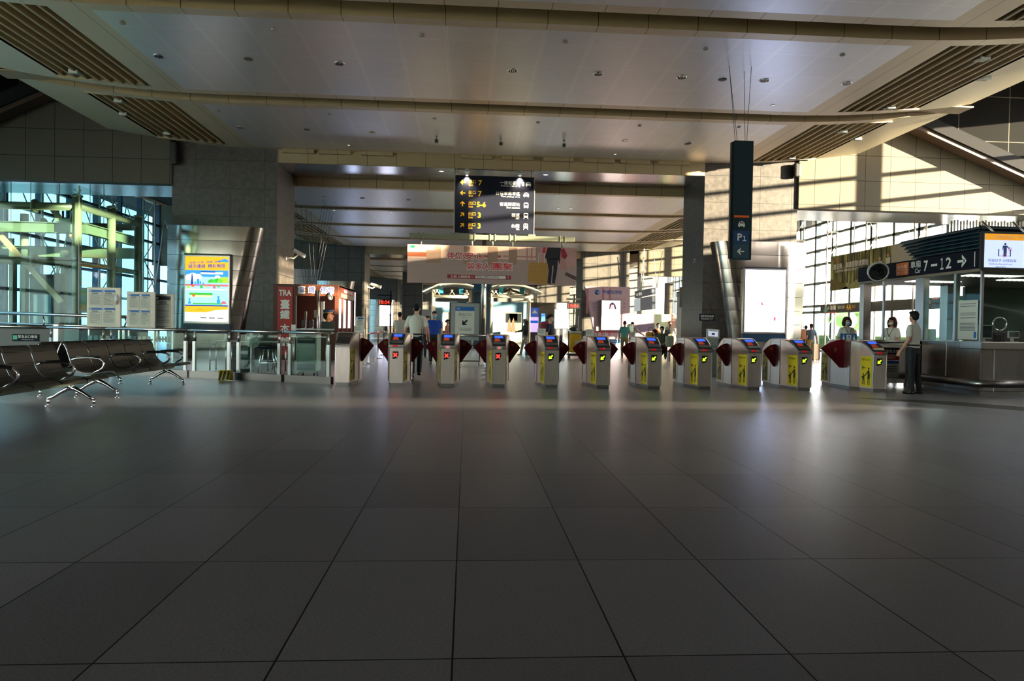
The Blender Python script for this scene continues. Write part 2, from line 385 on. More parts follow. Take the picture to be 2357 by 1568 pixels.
# dark bronze gables with their inclined edge beams
def gable(nm, P, sgn):
    (x0, z0), (x1, z1) = P; b = MB()
    b.prism([(x0-sgn*2.2, z0+.9), (x0, z0), (x1, z1), (x1, 11), (x0-sgn*2.2, 11)], 24.30, 24.42, M_BRONZE)
    dx, dz = x1-x0, z1-z0; L = math.hypot(dx, dz); nx, nz = -dz/L*sgn, dx/L*sgn
    xs, zs = x0-dx*.35, z0-dz*.35
    b.prism([(xs, zs), (x1, z1), (x1+nx*.40, z1+nz*.40), (xs+nx*.40, zs+nz*.40)], 23.9, 24.30, MATS['satin_pipe'] if 0 else mat('gable_beam_paint', '2c2b2c', .8, 0, spec=.1, noise=.05))
    b.prism([(xs, zs-.16), (x1, z1-.16), (x1, z1), (xs, zs)], 24.0, 24.5, mat('gable_beam_underside', '4a3626', .5, 0))
    structure(b.build(nm))
gable('trim_5', ((16.2, 8.46), (23.0, 5.75)), 1)
gable('trim_6', ((-14.3, 8.52), (-21.0, 5.30)), -1)
# roof over the aisles and the end walls (never in view; they keep the daylight to the windows)
b = MB(); b.box(-24, 26, -14, 27.2, 11, 11.4, M_VOID); b.box(-24, 26, 27.2, 100, 9.2, 9.6, M_VOID); structure(b.build('ceiling'))
b = MB(); b.box(-24, 26, 80, 80.5, 0, 10, gridmat('end_wall_panels', '6f6c66', '2a2823', 1.2, 0, 1.1, lw=.03, rough=.5)); structure(b.build('wall_far'))

# side walls: mullioned glazing
def glazing(nm, X, sgn, Y0, Y1, zs, z0, z1, dy, gm, thick=.10, truss=True, ytr=4.2, deep=.30):
    b = MB()
    y = Y0; k = 0
    while y <= Y1+.01:
        b.box(X, X+sgn*deep, y-thick/2, y+thick/2, z0, z1, M_FRAME); y += dy; k += 1
    for z in zs: b.box(X, X+sgn*deep*.8, Y0, Y1, z-.07, z+.07, M_FRAME)
    structure(b.build(nm))
    g = MB(); g.box(X+sgn*.14, X+sgn*.16, Y0, Y1, z0, z1, gm); o = g.build('glass_pane', None); o['kind'] = 'structure'; o.name = nm.replace('window', 'window_glass')
glazing('window_1', 22.5, 1, 27.6, 79, (.06, 2.55, 2.95, 4.4, 5.6, 6.5, 7.4, 8.2), 0, 9.0, 2.1, M_GLASS, thick=.20)
glazing('window_2', -20.5, -1, 27.6, 79, (.06, 2.6, 4.0, 5.2, 6.4, 7.6), 0, 9.0, 2.6, M_GLASSB, thick=.16)
b = MB(); b.box(22.5, 22.8, .5, 18.6, 0, 5.2, M_CONC); b.prism([(-14, 0), (.5, 0), (.5, 2.0), (-10, 3.95), (-14, 3.95)], 22.5, 22.8, M_CONC, plane='yz'); b.prism([(-14, 3.95), (-10, 3.95), (-10, 4.01), (.5, 2.06), (.5, 5.2), (-14, 5.2)], 22.5, 22.8, M_CONC, plane='yz'); b.box(22.5, 22.8, 4.4, 9.0, 7.4, 11, M_CONC); b.box(22.5, 22.8, 0, 4.4, 5.2, 11, M_CONC); b.box(22.5, 22.8, -6, 0, 5.2, 7.9, M_CONC); b.box(22.5, 22.8, -6, 0, 9.0, 11, M_CONC); b.box(22.5, 22.8, -14, -6, 5.2, 11, M_CONC); b.box(22.5, 22.8, 9, 24.8, 9.4, 11, M_CONC)  # unseen wall; openings and slanted slit shaped to throw the sun patches and floor streak
b.box(22.5, 22.8, 24.8, 27.6, 0, 11, M_CONC); b.box(22.5, 22.9, 27.6, 80, 9.0, 9.6, M_CONC); b.box(22.52, 22.79, 13.5, 17.5, 5.2, 5.85, M_CONC); b.box(22.52, 22.79, 7.2, 13.5, 5.2, 6.9, M_CONC); structure(b.build('wall_right'))  # last two boxes: raised sills added to shade the banner and cladding
glazing('window_6', 22.5, 1, 18.8, 24.4, (.06, 3.0, 5.2), 0, 5.2, 1.86, M_GLASS, thick=.12)  # unseen opening, placed to let low sun reach the back floor
glazing('window_3', 22.5, 1, 4.4, 24.8, (5.2, 6.1, 7.05, 8.0, 9.4), 5.2, 9.4, 4.9, M_GLASS, thick=.5, deep=.3)
b = MB(); b.box(-20.8, -20.5, -14, 27.6, 6.4, 11, M_CONC); b.box(-20.8, -20.5, 27.6, 80, 9.0, 9.6, M_CONC); structure(b.build('wall_left'))
glazing('window_4', -20.5, -1, -14, 12, (.06, 2.6, 4.0, 5.2, 6.4), 0, 6.4, 2.6, M_GLASSG, thick=.14)  # unseen glazing, taken down to the floor to brighten the ceiling
glazing('window_7', -20.5, -1, 12, 27.6, (.06, 2.6, 4.0, 5.2, 6.4), 0, 6.4, 2.6, M_GLASSB, thick=.14)
b = MB(); b.box(-20.8, 22.8, -14.3, -14, 0, 1.9, M_CONC); b.box(-20.8, 22.8, -14.3, -14, 3.1, 11, M_CONC); structure(b.build('wall_rear'))
b = MB()
for x in range(-20, 23, 2): b.box(x-.08, x+.08, -14.3, -14, 1.9, 3.1, M_FRAME)
for z in (1.9, 3.1): b.box(-20.8, 22.8, -14.3, -14.05, z-.06, z+.06, M_FRAME)
b.box(-7, 22.8, -14.31, -13.98, 1.9, 3.1, M_CONC); structure(b.build('window_5'))  # concrete blanking added to stop stray sun and glare on the gates
g = MB(); g.box(-20.8, 22.8, -14.18, -14.16, 1.9, 3.1, M_GLASS); o = g.build('window_glass_5'); structure(o)

# white lattice trusses standing inside the right glazing: vertical pairs with zigzag lacing
b = MB()
for k in range(12):
    y = 28.9+4.2*k; X1, X2 = 21.75, 22.35
    for X in (X1, X2): b.cyl((X, y, 0), (X, y, 8.8), .045, M_TRUSS, 8)
    z = .3; s_ = 0
    while z < 8.2:
        b.cyl((X1 if s_ else X2, y, z), (X2 if s_ else X1, y, z+1.05), .022, M_TRUSS, 6); z += 1.05; s_ ^= 1
    b.box(X1, X2+.1, y-.05, y+.05, 7.3, 7.4, M_TRUSS); b.box(X1, X2+.1, y-.05, y+.05, 2.98, 3.08, M_TRUSS)
structure(b.build('trim_7'))
b = MB()
for k in range(9):
    y = 29.5+5.2*k
    for X in (-19.4, -20.1): b.cyl((X, y, 0), (X, y, 8.8), .06, M_TRUSS, 8)
    z = .3; s_ = 0
    while z < 8.0: b.cyl((-19.4 if s_ else -20.1, y, z), (-20.1 if s_ else -19.4, y, z+1.2), .03, M_TRUSS, 6); z += 1.2; s_ ^= 1
    b.cyl((-19.4, y, 3.2), (-19.9, y+2.6, 8), .03, M_TRUSS, 6); b.cyl((-19.4, y+5.2, 3.2), (-19.9, y+2.6, 8), .03, M_TRUSS, 6)
structure(b.build('trim_8'))

# ------------------------------------------------------------------ columns with flared steel cladding
M_CLAD = mat('polished_steel_cladding', (.38, .325, .28), .17, 1.0, noise=.10, nscale=1.5, bump=.5, bscale=1.6, stretch=(1, 1, .12))
def column(x0, x1, y0, y1, z1, label, m=M_GRAN, group=None):
    t = thing('granite_column', label, 'column', ((x0+x1)/2, (y0+y1)/2, 0), group)
    b = MB(); b.box(x0, x1, y0, y1, 0, z1, m); b.build('shaft', t)
    return t
def cladding(t, xs, xe_top, xe_bot, y0, y1, ztop, flare_side, rows=9, cr=.62, m=M_CLAD, xs_bot=None):
    """front face from the straight edge to the flared rounded edge, row by row with a pillow bulge"""
    b = MB(); h = ztop/rows; ring = 6; segs = 12
    sg = flare_side
    if xs_bot is None: xs_bot = xs
    for r in range(rows):
        z0, z1 = r*h, (r+1)*h-.012; prev = None
        for j in range(ring+1):
            f = j/ring; z = z0+(z1-z0)*f; bul = .0015*math.sin(PI*f)
            k = z/ztop; xe = xe_bot+(xe_top-xe_bot)*k**1.25; xa = xs_bot+(xs-xs_bot)*k**1.25
            row = [Vector((xa, y0+.35, z)), Vector((xa, y0-bul*.4, z)), Vector(((xa*2+xe)/3, y0-bul*.5, z)), Vector(((xa+xe*2)/3, y0-bul*.6, z))]
            row.append(Vector((xe-sg*cr, y0-bul, z)))
            for q in range(1, segs+1):
                a = PI/2*q/segs
                row.append(Vector((xe-sg*cr+sg*(cr+bul)*math.sin(a), y0+cr-(cr+bul)*math.cos(a), z)))
            row.append(Vector((xe+sg*bul, y1, z)))
            if prev:
                n = len(row)
                vs = prev+row; b.add(vs, [(i, i+1, n+i+1, n+i) for i in range(n-1)], m, True)
            prev = row
    o = b.build('steel_cladding', t); 
    b = MB(); sx = sorted([xs_bot, xe_bot]); b.prism([(xs, 0), (xe_bot-sg*.12, 0), (xe_top-sg*.12, ztop-.02), (xs, ztop-.02)], y0+cr*.9, y1, M_VOID); b.build('backing', t)
colL = column(-10.15, -6.62, 24.9, 27.35, 7.9, 'dark granite column on the left carrying a lit city poster above steel cladding')
cladding(colL, -10.15, -6.95, -7.72, 24.55, 24.95, 4.52, 1)
colR = column(8.46, 11.9, 24.9, 27.35, 7.9, 'sunlit granite column on the right behind the taxi parking sign')
cladding(colR, 12.12, 8.77, 9.45, 24.55, 24.95, 4.45, -1, xs_bot=11.95)
cLb = column(-10.1, -7.0, 48.5, 51.0, 6.9, 'distant granite column behind the lunchbox booth with a sunlit stripe', M_GRANF)
cladding(cLb, -10.1, -7.55, -8.2, 48.1, 48.6, 4.2, 1, rows=8, cr=.5)
cRb = column(7.91, 11.25, 48.5, 51.0, 6.9, 'distant sunlit granite column standing behind the massage chair wall', M_GRANF)
cLc = column(-9.9, -7.1, 72.5, 75, 7, 'farthest left granite column with steel cladding beside the red clock', M_GRANF)
cladding(cLc, -9.9, -7.3, -7.9, 72.1, 72.6, 3.9, 1, rows=7, cr=.5)
cRc = column(7.2, 10.6, 72.5, 75, 7, 'farthest right granite column behind the red clock and white screen', M_GRANF)
cladding(cRc, 10.6, 5.4, 6.0, 72.1, 72.6, 3.9, -1, rows=7, cr=.5)
b = MB(); b.box(-5.6, -3.9, 61.2, 62.3, 0, 5.9, M_GRANF); tag(b.build('granite_pier'), 'plain dark granite pier in the far distance behind the walking attendant', 'column')

# ------------------------------------------------------------------ outside
M_HEDGE = mat('hedge_leaves', '4d7a3a', .8, noise=.5, nscale=3, bump=1, bscale=4)
b = MB(); b.box(-160, 200, -80, 180, -.6, -.3, mat('forecourt_paving', 'd6d0c4', .8, noise=.05)); structure(b.build('floor_outside'))

# ------------------------------------------------------------------ fare gates
M_GBODY = mat('gate_steel', (.78, .69, .62), .35, 1.0, noise=.18, nscale=2.5, stretch=(6, 6, .8))
M_HOOD = mat('gate_hood_bronze_steel', (.26, .24, .22), .33, 1.0, noise=.15)
M_DISP = mat('gate_display_blue', '2c52d8', .3, emit=.9)
M_READ = mat('gate_reader_orange', 'd5512c', .5, emit=.12)
M_GREEN = mat('led_green', '9cf01c', .4, emit=2.2)
M_REDL = mat('led_red', 'ff2a20', .4, emit=2.2)
M_SENS = mat('red_sensor_lens', 'b01018', .2, emit=.25)
def gtop(y, L):
    t = min(y, L-y)
    P = ((0, .82), (.1, .885), (.22, .955), (.35, 1.01), (.48, 1.045), (.6, 1.06), (9, 1.06))
    for (a, za), (c, zc_) in zip(P, P[1:]):
        if a <= t <= c: return za+(zc_-za)*(t-a)/(c-a)
    return 1.06
def gw(y, L, wm):
    t = min(y, L-y); P = ((0, .14), (.42, .185), (.68, wm), (9, wm))
    for (a, wa), (c, wc) in zip(P, P[1:]):
        if a <= t <= c: return wa+(wc-wa)*(t-a)/(c-a)
    return wm
def pictogram(b, O, xd, up, s, m, mirror=1):
    """walking child led by an adult, and an arrow, drawn as flat vinyl shapes"""
    O, xd, up = Vector(O), Vector(xd).normalized(), Vector(up); nr = xd.cross(up)
    def P(u, v): return O+xd*(u*s*mirror)+up*(v*s)+nr*.0015
    def poly(pts): b.add([P(*p) for p in pts], [tuple(range(len(pts)))], m)
    def disc(u, v, r): poly([(u+r*math.cos(k*PI/5), v+r*math.sin(k*PI/5)) for k in range(10)])
    disc(.20, .28, .055); poly([(.14, .20), (.24, .20), (.30, -.05), (.28, -.22), (.12, -.22), (.13, .02)])
    poly([(.14, -.22), (.19, -.22), (.17, -.50), (.12, -.50)]); poly([(.22, -.22), (.27, -.22), (.29, -.50), (.24, -.50)])
    poly([(.14, .17), (.16, .10), (-.02, -.07), (-.04, -.02)])
    disc(-.16, .0, .045); poly([(-.21, -.06), (-.11, -.06), (-.08, -.26), (-.24, -.26)])
    poly([(-.22, -.26), (-.17, -.26), (-.20, -.50), (-.25, -.50)]); poly([(-.14, -.26), (-.09, -.26), (-.07, -.50), (-.12, -.50)])
    poly([(-.12, -.08), (-.10, -.13), (.0, -.05), (-.02, 0)]); poly([(-.21, -.08), (-.19, -.14), (-.29, -.2), (-.31, -.15)])
    poly([(-.30, .30), (-.20, .40), (-.15, .40), (-.22, .32), (-.02, .32), (-.02, .28), (-.22, .28), (-.15, .20), (-.20, .20)])
def gate(x, y0, label, sig, flaps, L=1.8, wm=.235, cards=False, big=1.0, group='fare gates in the row'):
    t = thing('fare_gate', label, 'ticket gate', (x, y0, 0), group)
    O = Vector((x, y0, 0))
    b = MB(); ys = [0, .05, .1, .16, .22, .28, .35, .42, .48, .6, .68, .9, L/2+.1, L-.68, L-.6, L-.48, L-.42, L-.35, L-.28, L-.22, L-.1, L]
    ys = sorted(set(round(v, 3) for v in ys)); prev = None
    for k, y in enumerate(ys):
        w, z = gw(y, L, wm), gtop(y, L); c = .018
        row = [O+Vector(q) for q in ((-w, y, .07), (-w, y, z-c), (-w+c, y, z), (w-c, y, z), (w, y, z-c), (w, y, .07))]
        if prev: b.add(prev+row, [(i, i+1, 7+i, 6+i) for i in range(5)]+[(5, 0, 6, 11)], M_GBODY)
        if k in (0, len(ys)-1): b.add(row, [tuple(range(6))], M_GBODY)
        prev = row
    b.box(x-.10, x-.06, y0-.004, y0, .09, .80, M_GBODY) if 0 else None
    # bright corner trims and the joint below the head
    for sx in (-1, 1): b.box(x+sx*.137-.006, x+sx*.137+.006, y0-.006, y0+.01, .07, .80, M_CHROME)
    b.box(x-.142, x+.142, y0-.006, y0+.01, .765, .79, M_STEELD)
    b.build('cabinet', t)
    b = MB(); b.prism([(-gw(y, L, wm)+.02, y+.015) for y in (0, .42, .68)]+[(-gw(.68, L, wm)+.02, L-.68), (-.165, L-.42), (-.12, L-.015), (.12, L-.015), (.165, L-.42), (wm-.02, L-.68)]+[(gw(y, L, wm)-.02, y+.015) for y in (.68, .42, 0)], 0, .07, M_STEELD, plane='xy', xf=Matrix.Translation(O))
    b.build('plinth', t)
    # sensor post seams on both sides at the middle
    b = MB()
    for sx in (-1, 1):
        for yy in (.66, L-.66): b.box(x+sx*(wm+.001)-.003, x+sx*(wm+.001)+.003, y0+yy-.008, y0+yy+.008, .09, 1.05, M_STEELD)
        b.box(x+sx*(wm+.001)-.003, x+sx*(wm+.001)+.003, y0+.66, y0+L-.66, .99, 1.0, M_STEELD)
    b.build('side_door', t)
    # head: hood, display, card reader
    head = [(0.0, .80), (.0, .835), (.06, .875), (.10, .90), (.22, .968), (.35, 1.022), (.44, 1.05), (.44, 1.02), (.22, .94), (.06, .84)]
    b = MB(); b.prism([(y+y0, z) for y, z in head], x-.135, x+.135, M_DKGREY if sig else M_HOOD, plane='yz')
    if sig: b.box(x-.145, x+.145, y0-.022, y0+.05, .79, .835, M_STEEL, .006)
    h = b.build('head_console' if sig else 'hood', t)
    if sig:
        sl = Vector((0, .13, .058)).normalized(); up = sl
        b = MB(); p = O+Vector((0, .262, .992)); q = O+Vector((0, .352, 1.032))
        plate([p+Vector((-.085, 0, 0)), p+Vector((.085, 0, 0)), q+Vector((.085, 0, 0)), q+Vector((-.085, 0, 0))], (0, -.002, .006), M_DISP, b); b.build('display', h)
        b = MB(); p = O+Vector((0, .14, .928)); q = O+Vector((0, .225, .976))
        plate([p+Vector((-.095, 0, 0)), p+Vector((.03, 0, 0)), q+Vector((.01, 0, 0)), q+Vector((-.075, 0, 0))], (0, -.003, .01), M_READ, b)
        b.text('票卡', p+Vector((-.035, .04, .034)), .03, M_TXTW, up=up); b.build('card_reader', h)
        b = MB(); p = O+Vector((0, .045, .862)); q = O+Vector((0, .105, .905))
        plate([p+Vector((-.12, 0, 0)), p+Vector((.12, 0, 0)), q+Vector((.12, 0, 0)), q+Vector((-.12, 0, 0))], (0, -.004, .012), M_CHROME, b); b.build('ledge', h)
        b = MB()
        if sig == 'xs':
            b.box(x-.055, x+.055, y0-.026, y0-.02, .775, .83, M_WHITE); b.text('×', (x, y0-.027, .80), .035, M_REDL)
        else: b.box(x-.075, x+.02, y0-.03, y0-.015, .795, .83, M_SENS, .004)
        b.build('sensor' if sig != 'xs' else 'notice_sticker', t)
        b = MB(); ic = x-.02; s = 1
        b.prism([(ic-.055, .70), (ic+.06, .70), (ic+.062, .63), (ic+.035, .565), (ic-.055, .545)], y0-.008, y0, M_BLACK)
        if sig[0] == 'x':
            for a in (PI/4, -PI/4):
                c_, s_ = math.cos(a), math.sin(a)
                b.add([Vector((ic+u*c_-v*s_, y0-.011, .63+u*s_+v*c_)) for u, v in ((-.05, -.012), (.05, -.012), (.05, .012), (-.05, .012))], [(0, 1, 2, 3)], M_REDL)
        else:
            a = PI*5/4; c_, s_ = math.cos(a), math.sin(a)
            b.add([Vector((ic+u*c_-v*s_, y0-.011, .63+u*s_+v*c_)) for u, v in ((-.05, -.012), (.005, -.012), (.005, -.042), (.06, 0), (.005, .042), (.005, .012), (-.05, .012))], [tuple(range(7))], M_GREEN)
        b.build('direction_indicator', t)
    # yellow stickers on both faces, front and rear facets
    for sx in (-1, 1):
        for rear in (0, 1):
            b = MB()
            ya, yb = (.05, .40); wa, wb = gw(ya, L, wm), gw(yb, L, wm)
            A = Vector((x+sx*wa, y0+ya, 0)); B_ = Vector((x+sx*wb, y0+yb, 0))
            if rear: A = Vector((x+sx*wa, y0+L-ya, 0)); B_ = Vector((x+sx*wb, y0+L-yb, 0))
            n = Vector((sx, 0, 0))*.004
            plate([A+n+Vector((0, 0, .10)), B_+n+Vector((0, 0, .10)), B_+n+Vector((0, 0, .73)), A+n+Vector((0, 0, .73))], -n*.8, M_YEL, b)
            d = (B_-A).normalized(); xd = d if (d.cross(Vector((0, 0, 1))).x*sx > 0) else -d
            c = (A+B_)/2+n
            pictogram(b, c+Vector((0, 0, .36)), xd, (0, 0, 1), .44, M_INK, 1)
            b.text('先票找童先行', c+Vector((0, 0, .665)), .05, M_INK, xd=xd, w=.30)
            b.box(c.x-.0025, c.x+.0025, c.y-.13, c.y+.13, .615, .622, M_INKG) if 0 else None
            b.build('yellow_sticker', t)
    for sx in flaps:
        b = MB(); sc = big
        base = x+sx*(wm-.03); pl = [(0, .955), (.06, .952), (.13, .935), (.2, .90), (.26, .85), (.315, .79), (.17, .60), (.07, .455), (.03, .45), (0, .475)]
        b.prism([(base+sx*u*sc, .45+(z-.45)*(1+(sc-1)*.3)) for u, z in pl], y0+.905, y0+.93, M_MAROON)
        lx = base+sx*.13*sc
        ring = [Vector((lx+.030*math.cos(k*PI/8), y0+.902, .855+.030*math.sin(k*PI/8))) for k in range(16)]
        b.tube(ring, .0035, M_GOLD, 5, closed=True)
        for q in (-.012, 0, .012): b.box(lx+q-.003, lx+q+.003, y0+.901, y0+.905, .84, .865+(.004 if q == 0 else 0), M_GOLD)
        b.text('臺灣高鐵', (lx, y0+.905, .805), .018, M_GOLD, w=.07)
        b.prism([(base+sx*.16*sc, .935), (base+sx*.165*sc, .933), (base+sx*.09*sc, .47), (base+sx*.085*sc, .47)], y0+.903, y0+.905, M_BLACK)
        b.build('flap', t)
    return t
GX = [-2.45, -1.39, -.375, .655, 1.72, 2.775, 3.83, 4.88, 5.915, 6.985]
LB = ['leftmost fare gate of the row, plain bronze hood and no signal light', 'second fare gate from the left, red cross lit and red sensor, walking attendant behind it',
      'third fare gate from the left, red cross lit, white sticker, left of entrance board', 'fourth fare gate from the left, last one showing a red cross',
      'fifth fare gate from the left, first one showing a green arrow', 'sixth fare gate from the left, green arrow lit, in front of the massage chair wall',
      'seventh fare gate from the left, green arrow lit, seated travellers behind it', 'fourth fare gate from the right, green arrow lit, small kiosk screen to its right behind',
      'third fare gate from the right, green arrow lit, under the taxi parking sign', 'second fare gate from the right, green arrow lit, beside the wide accessible gate']
for i, x in enumerate(GX):
    sig = None if i == 0 else ('x' if i == 1 else 'xs' if i < 4 else 'g')
    gate(x, 14.1, LB[i], sig, (1,) if i == 0 else (-1, 1), big=.93)
wide = gate(8.5, 13.95, 'wide accessible fare gate at the right end with a blue wheelchair plate', 'g', (-1,), L=2.15, wm=.27, big=1.75)
b = MB(); b.box(8.30, 8.68, 15.15, 15.17, 1.04, 1.20, M_BLUE, .004); b.text('♿', (8.49, 15.15, 1.12), .11, M_TXTW, d=.004)
for dx in (-.12, .12):
    b.prism([(8.49+dx-.03, 1.06), (8.49+dx+.03, 1.06), (8.49+dx+.012, 1.14), (8.49+dx-.012, 1.14)], 15.144, 15.148, M_TXTW)
    b.lathe([(.0, -.002), (.014, -.002), (.014, .002), (0, .002)], (8.49+dx, 15.146, 1.16), M_TXTW, 10, Matrix.Rotation(PI/2, 3, 'X'))
b.build('wheelchair_plate', wide)
for (x, y, lb) in ((-2.28, 15.0, 'small white notice standing on top of the leftmost fare gate'), (1.62, 15.2, 'small white notice standing on top of the fifth fare gate'), (2.68, 15.2, 'small white notice standing on top of the sixth fare gate')):
    b = MB(); b.box(x-.09, x+.09, y, y+.008, 1.06, 1.20, M_PAPER); b.box(x-.09, x+.09, y-.03, y+.04, 1.06, 1.064, M_PAPER)
    for k in range(5): b.box(x-.07, x+.05, y-.002, y, 1.10+k*.017, 1.105+k*.017, M_INKG)
    tag(b.build('notice_card'), lb, 'notice', 'notice cards on the gates')

# ------------------------------------------------------------------ beam seating
M_SEAT = mat('black_perforated_steel_seat', '3e3c34', .36, .35, noise=.12)
M_BEAM = mat('pale_green_beam', '6f7a6e', .4, .5, noise=.08)
def seat_mb(y, w=.57):
    """one seat shell facing +x, centred on local y"""
    b = MB(); pr = [(-.42, .855), (-.405, .865), (-.375, .84), (-.345, .78), (-.325, .72), (-.30, .64), (-.275, .56), (-.24, .49), (-.19, .44), (-.12, .415), (0, .405), (.12, .415), (.24, .43), (.32, .435), (.375, .415), (.385, .39)]
    th = .022; rows = []
    for k, (x, z) in enumerate(pr):
        a = pr[max(0, k-1)]; c = pr[min(len(pr)-1, k+1)]; t = Vector((c[0]-a[0], 0, c[1]-a[1])).normalized(); n = Vector((-t.z, 0, t.x))
        seam = .006 if k in (4, 6, 11) else 0
        rows.append((Vector((x, 0, z))+n*(-seam), Vector((x, 0, z))-n*th))
    n = len(rows)
    for s in (0, 1):
        vs = []
        for yy in (y-w/2+.012, y+w/2-.012): vs += [r[s]+Vector((0, yy, 0)) for r in rows]
        b.add(vs, [(i, i+1, n+i+1, n+i) for i in range(n-1)], M_SEAT, True)
    for yy in (y-w/2+.012, y+w/2-.012):
        vs = [r[0]+Vector((0, yy, 0)) for r in rows]+[r[1]+Vector((0, yy, 0)) for r in rows]
        b.add(vs, [(i, i+1, n+i+1, n+i) for i in range(n-1)], M_BLACK)
        b.tube([r[1]+Vector((0, yy, 0)) for r in rows[:12]], .009, M_CHROME, 6)
    for k in (3, 5, 7, 11): b.cyl(rows[k][0]+Vector((0, y-w/2+.02, 0)), rows[k][0]+Vector((0, y+w/2-.02, 0)), .007, M_SEAT, 6)
    return b
def bench(x, y0, n, legs, arms, label, rotz=0, sp=.60):
    """row of n seats along +y from y0, seats facing +x"""
    t = thing('beam_seating', label, 'bench', (0, 0, 0), 'rows of waiting hall seats')
    b = MB(); b.box(-.045, .045, -.05, n*sp+.05, .30, .375, M_BEAM, .008); b.build('beam', t)
    for k in range(n):
        s = seat_mb(sp*(k+.5), sp-.02).build('seat', t)
    for ly in legs:
        b = MB(); hub = Vector((0, ly, .30))
        b.cyl((0, ly, .23), (0, ly, .33), .035, M_CHROME, 12)
        for sx in (-1, 1):
            b.tube([hub+Vector((sx*.0, 0, -.03)), hub+Vector((sx*.06, 0, -.055)), hub+Vector((sx*.16, 0, -.11)), hub+Vector((sx*.24, 0, -.165)), hub+Vector((sx*.31, 0, -.195))], [.034, .032, .024, .021, .022], M_CHROME, 10)
            b.cyl((sx*.31, ly, .02), (sx*.31, ly, .12), .017, M_CHROME, 10); b.lathe([(.04, 0), (.042, .008), (.02, .022), (.012, .03)], (sx*.31, ly, 0), M_CHROME, 14)
        b.build('leg', t)
    for ay in arms:
        b = MB(); pts = [(-.27, .60), (-.20, .625), (-.08, .635), (.06, .635), (.15, .62), (.205, .58), (.215, .53), (.19, .48), (.13, .44), (.05, .40)]
        b.tube([(x_, ay, z_) for x_, z_ in pts], .017, M_CHROME, 8); b.tube([(x_, ay, z_+.012) for x_, z_ in pts[1:5]], .02, M_BLACK, 8)
        b.build('armrest', t)
    t.location = (x, y0, 0); t.rotation_euler = (0, 0, rotz); return t
bench(-5.52, 7.5, 5, (.5, 2.72), (0, 1.2, 2.4), 'nearest row of black seats at the left edge, cut by the frame')
bench(-5.80, 11.25, 5, (.22, 2.8), (.0, 1.2, 2.4, 3.0), 'row of five black seats in front of the glass barrier, facing right')
bench(-7.02, 14.35, 5, (.22, 2.8), (0, 1.2, 2.4), 'row of black seats facing left, back to back with the row by the barrier', rotz=PI)

# ------------------------------------------------------------------ glass barrier
def rail_section(p0, p1, label, z=1.04, group='glass barrier sections'):
    p0, p1 = Vector((*p0, 0)), Vector((*p1, 0)); d = (p1-p0).normalized(); nrm = Vector((-d.y, d.x, 0)); L = (p1-p0).length
    t = thing('glass_barrier', label, 'barrier', p0, group)
    b = MB(); b.tube([p0+Vector((0, 0, z)), p1+Vector((0, 0, z))], .033, M_PIPE, 14); 
    for q, s in ((p0, -1), (p1, 1)): b.tube([q+Vector((0, 0, z)), q+d*s*.02+Vector((0, 0, z)), q+d*s*.035+Vector((0, 0, z))], [.033, .028, .012], M_PIPE, 14)
    b.build('handrail', t)
    for q in (p0+d*.09, p1-d*.09):
        b = MB()
        b.add([q+d*a+nrm*c+Vector((0, 0, zz)) for zz in (0.0, .80) for a, c in ((-.035, -.025), (.035, -.025), (.035, .025), (-.035, .025))], [(0, 1, 2, 3), (4, 5, 6, 7), (0, 1, 5, 4), (1, 2, 6, 5), (2, 3, 7, 6), (3, 0, 4, 7)], mat('barrier_post_steel', (.26, .25, .24), .35, .8))
        b.cyl(q+Vector((0, 0, .78)), q+Vector((0, 0, z-.02)), .018, M_STEEL, 8); b.build('post', t)
    b = MB(); plate([p0+nrm*.05, p1+nrm*.05, p1+nrm*.05+Vector((0, 0, .15)), p0+nrm*.05+Vector((0, 0, .15))], -nrm*.10, mat('kick_plate_steel', (.12, .10, .09), .35, .8), b); b.build('kick_plate', t)
    b = MB(); a, c = p0+d*.14, p1-d*.14; plate([a+Vector((0, 0, .17)), c+Vector((0, 0, .17)), c+Vector((0, 0, .97)), a+Vector((0, 0, .97))], nrm*.01, M_GLASSG, b); b.build('glass_pane', t)
    return t
rail_section((-10.0, 17.52), (-8.35, 16.9), 'glass barrier section farthest left, behind the rows of seats')
rail_section((-8.30, 16.88), (-6.12, 15.95), 'glass barrier section in front of the notice boards')
rail_section((-6.05, 15.9), (-5.03, 15.5), 'narrow glass barrier section under the city poster')
rail_section((-4.97, 15.48), (-3.83, 14.98), 'glass barrier section in front of the round fan and black stool')
rail_section((-3.75, 14.94), (-2.72, 14.5), 'glass barrier section beside the leftmost fare gate, in front of the grey cabinet')

t = thing('emergency_exit_barrier', 'grey steel barrier with the dark emergency exit plate at the far left', 'barrier', (-11.5, 17.8, 0))
P0, P1 = at(-60, 800, 17.9), at(127, 800, 17.75)
b = MB(); b.box(P0.x, P1.x, 17.8, 17.9, .05, 1.0, mat('exit_barrier_grey', '4a4844', .5), .01); b.build('panel', t)
b = MB(); b.cyl((P0.x, 17.76, 1.04), (P1.x-.1, 17.76, 1.04), .04, M_PIPE, 14); b.build('handrail', t)
b = MB(); b.box(P1.x-.02, P1.x+.10, 17.7, 17.95, 0, 1.12, M_STEEL, .01); b.build('post', t)
c = at(59, 777, 17.79); b = MB(); b.box(c.x-.31, c.x+.31, 17.785, 17.80, c.z-.09, c.z+.08, M_NAVY)
b.box(c.x-.29, c.x-.19, 17.78, 17.785, c.z-.05, c.z+.05, mat('exit_green', '1d7a54', .5, emit=.3))
b.text('緊急出口專用', (c.x+.05, 17.785, c.z+.02), .075, M_TXTW, w=.44, d=.003); b.text('Emergency exit only', (c.x+.05, 17.785, c.z-.055), .03, M_TXTW, d=.003); b.build('sign_plate', t)

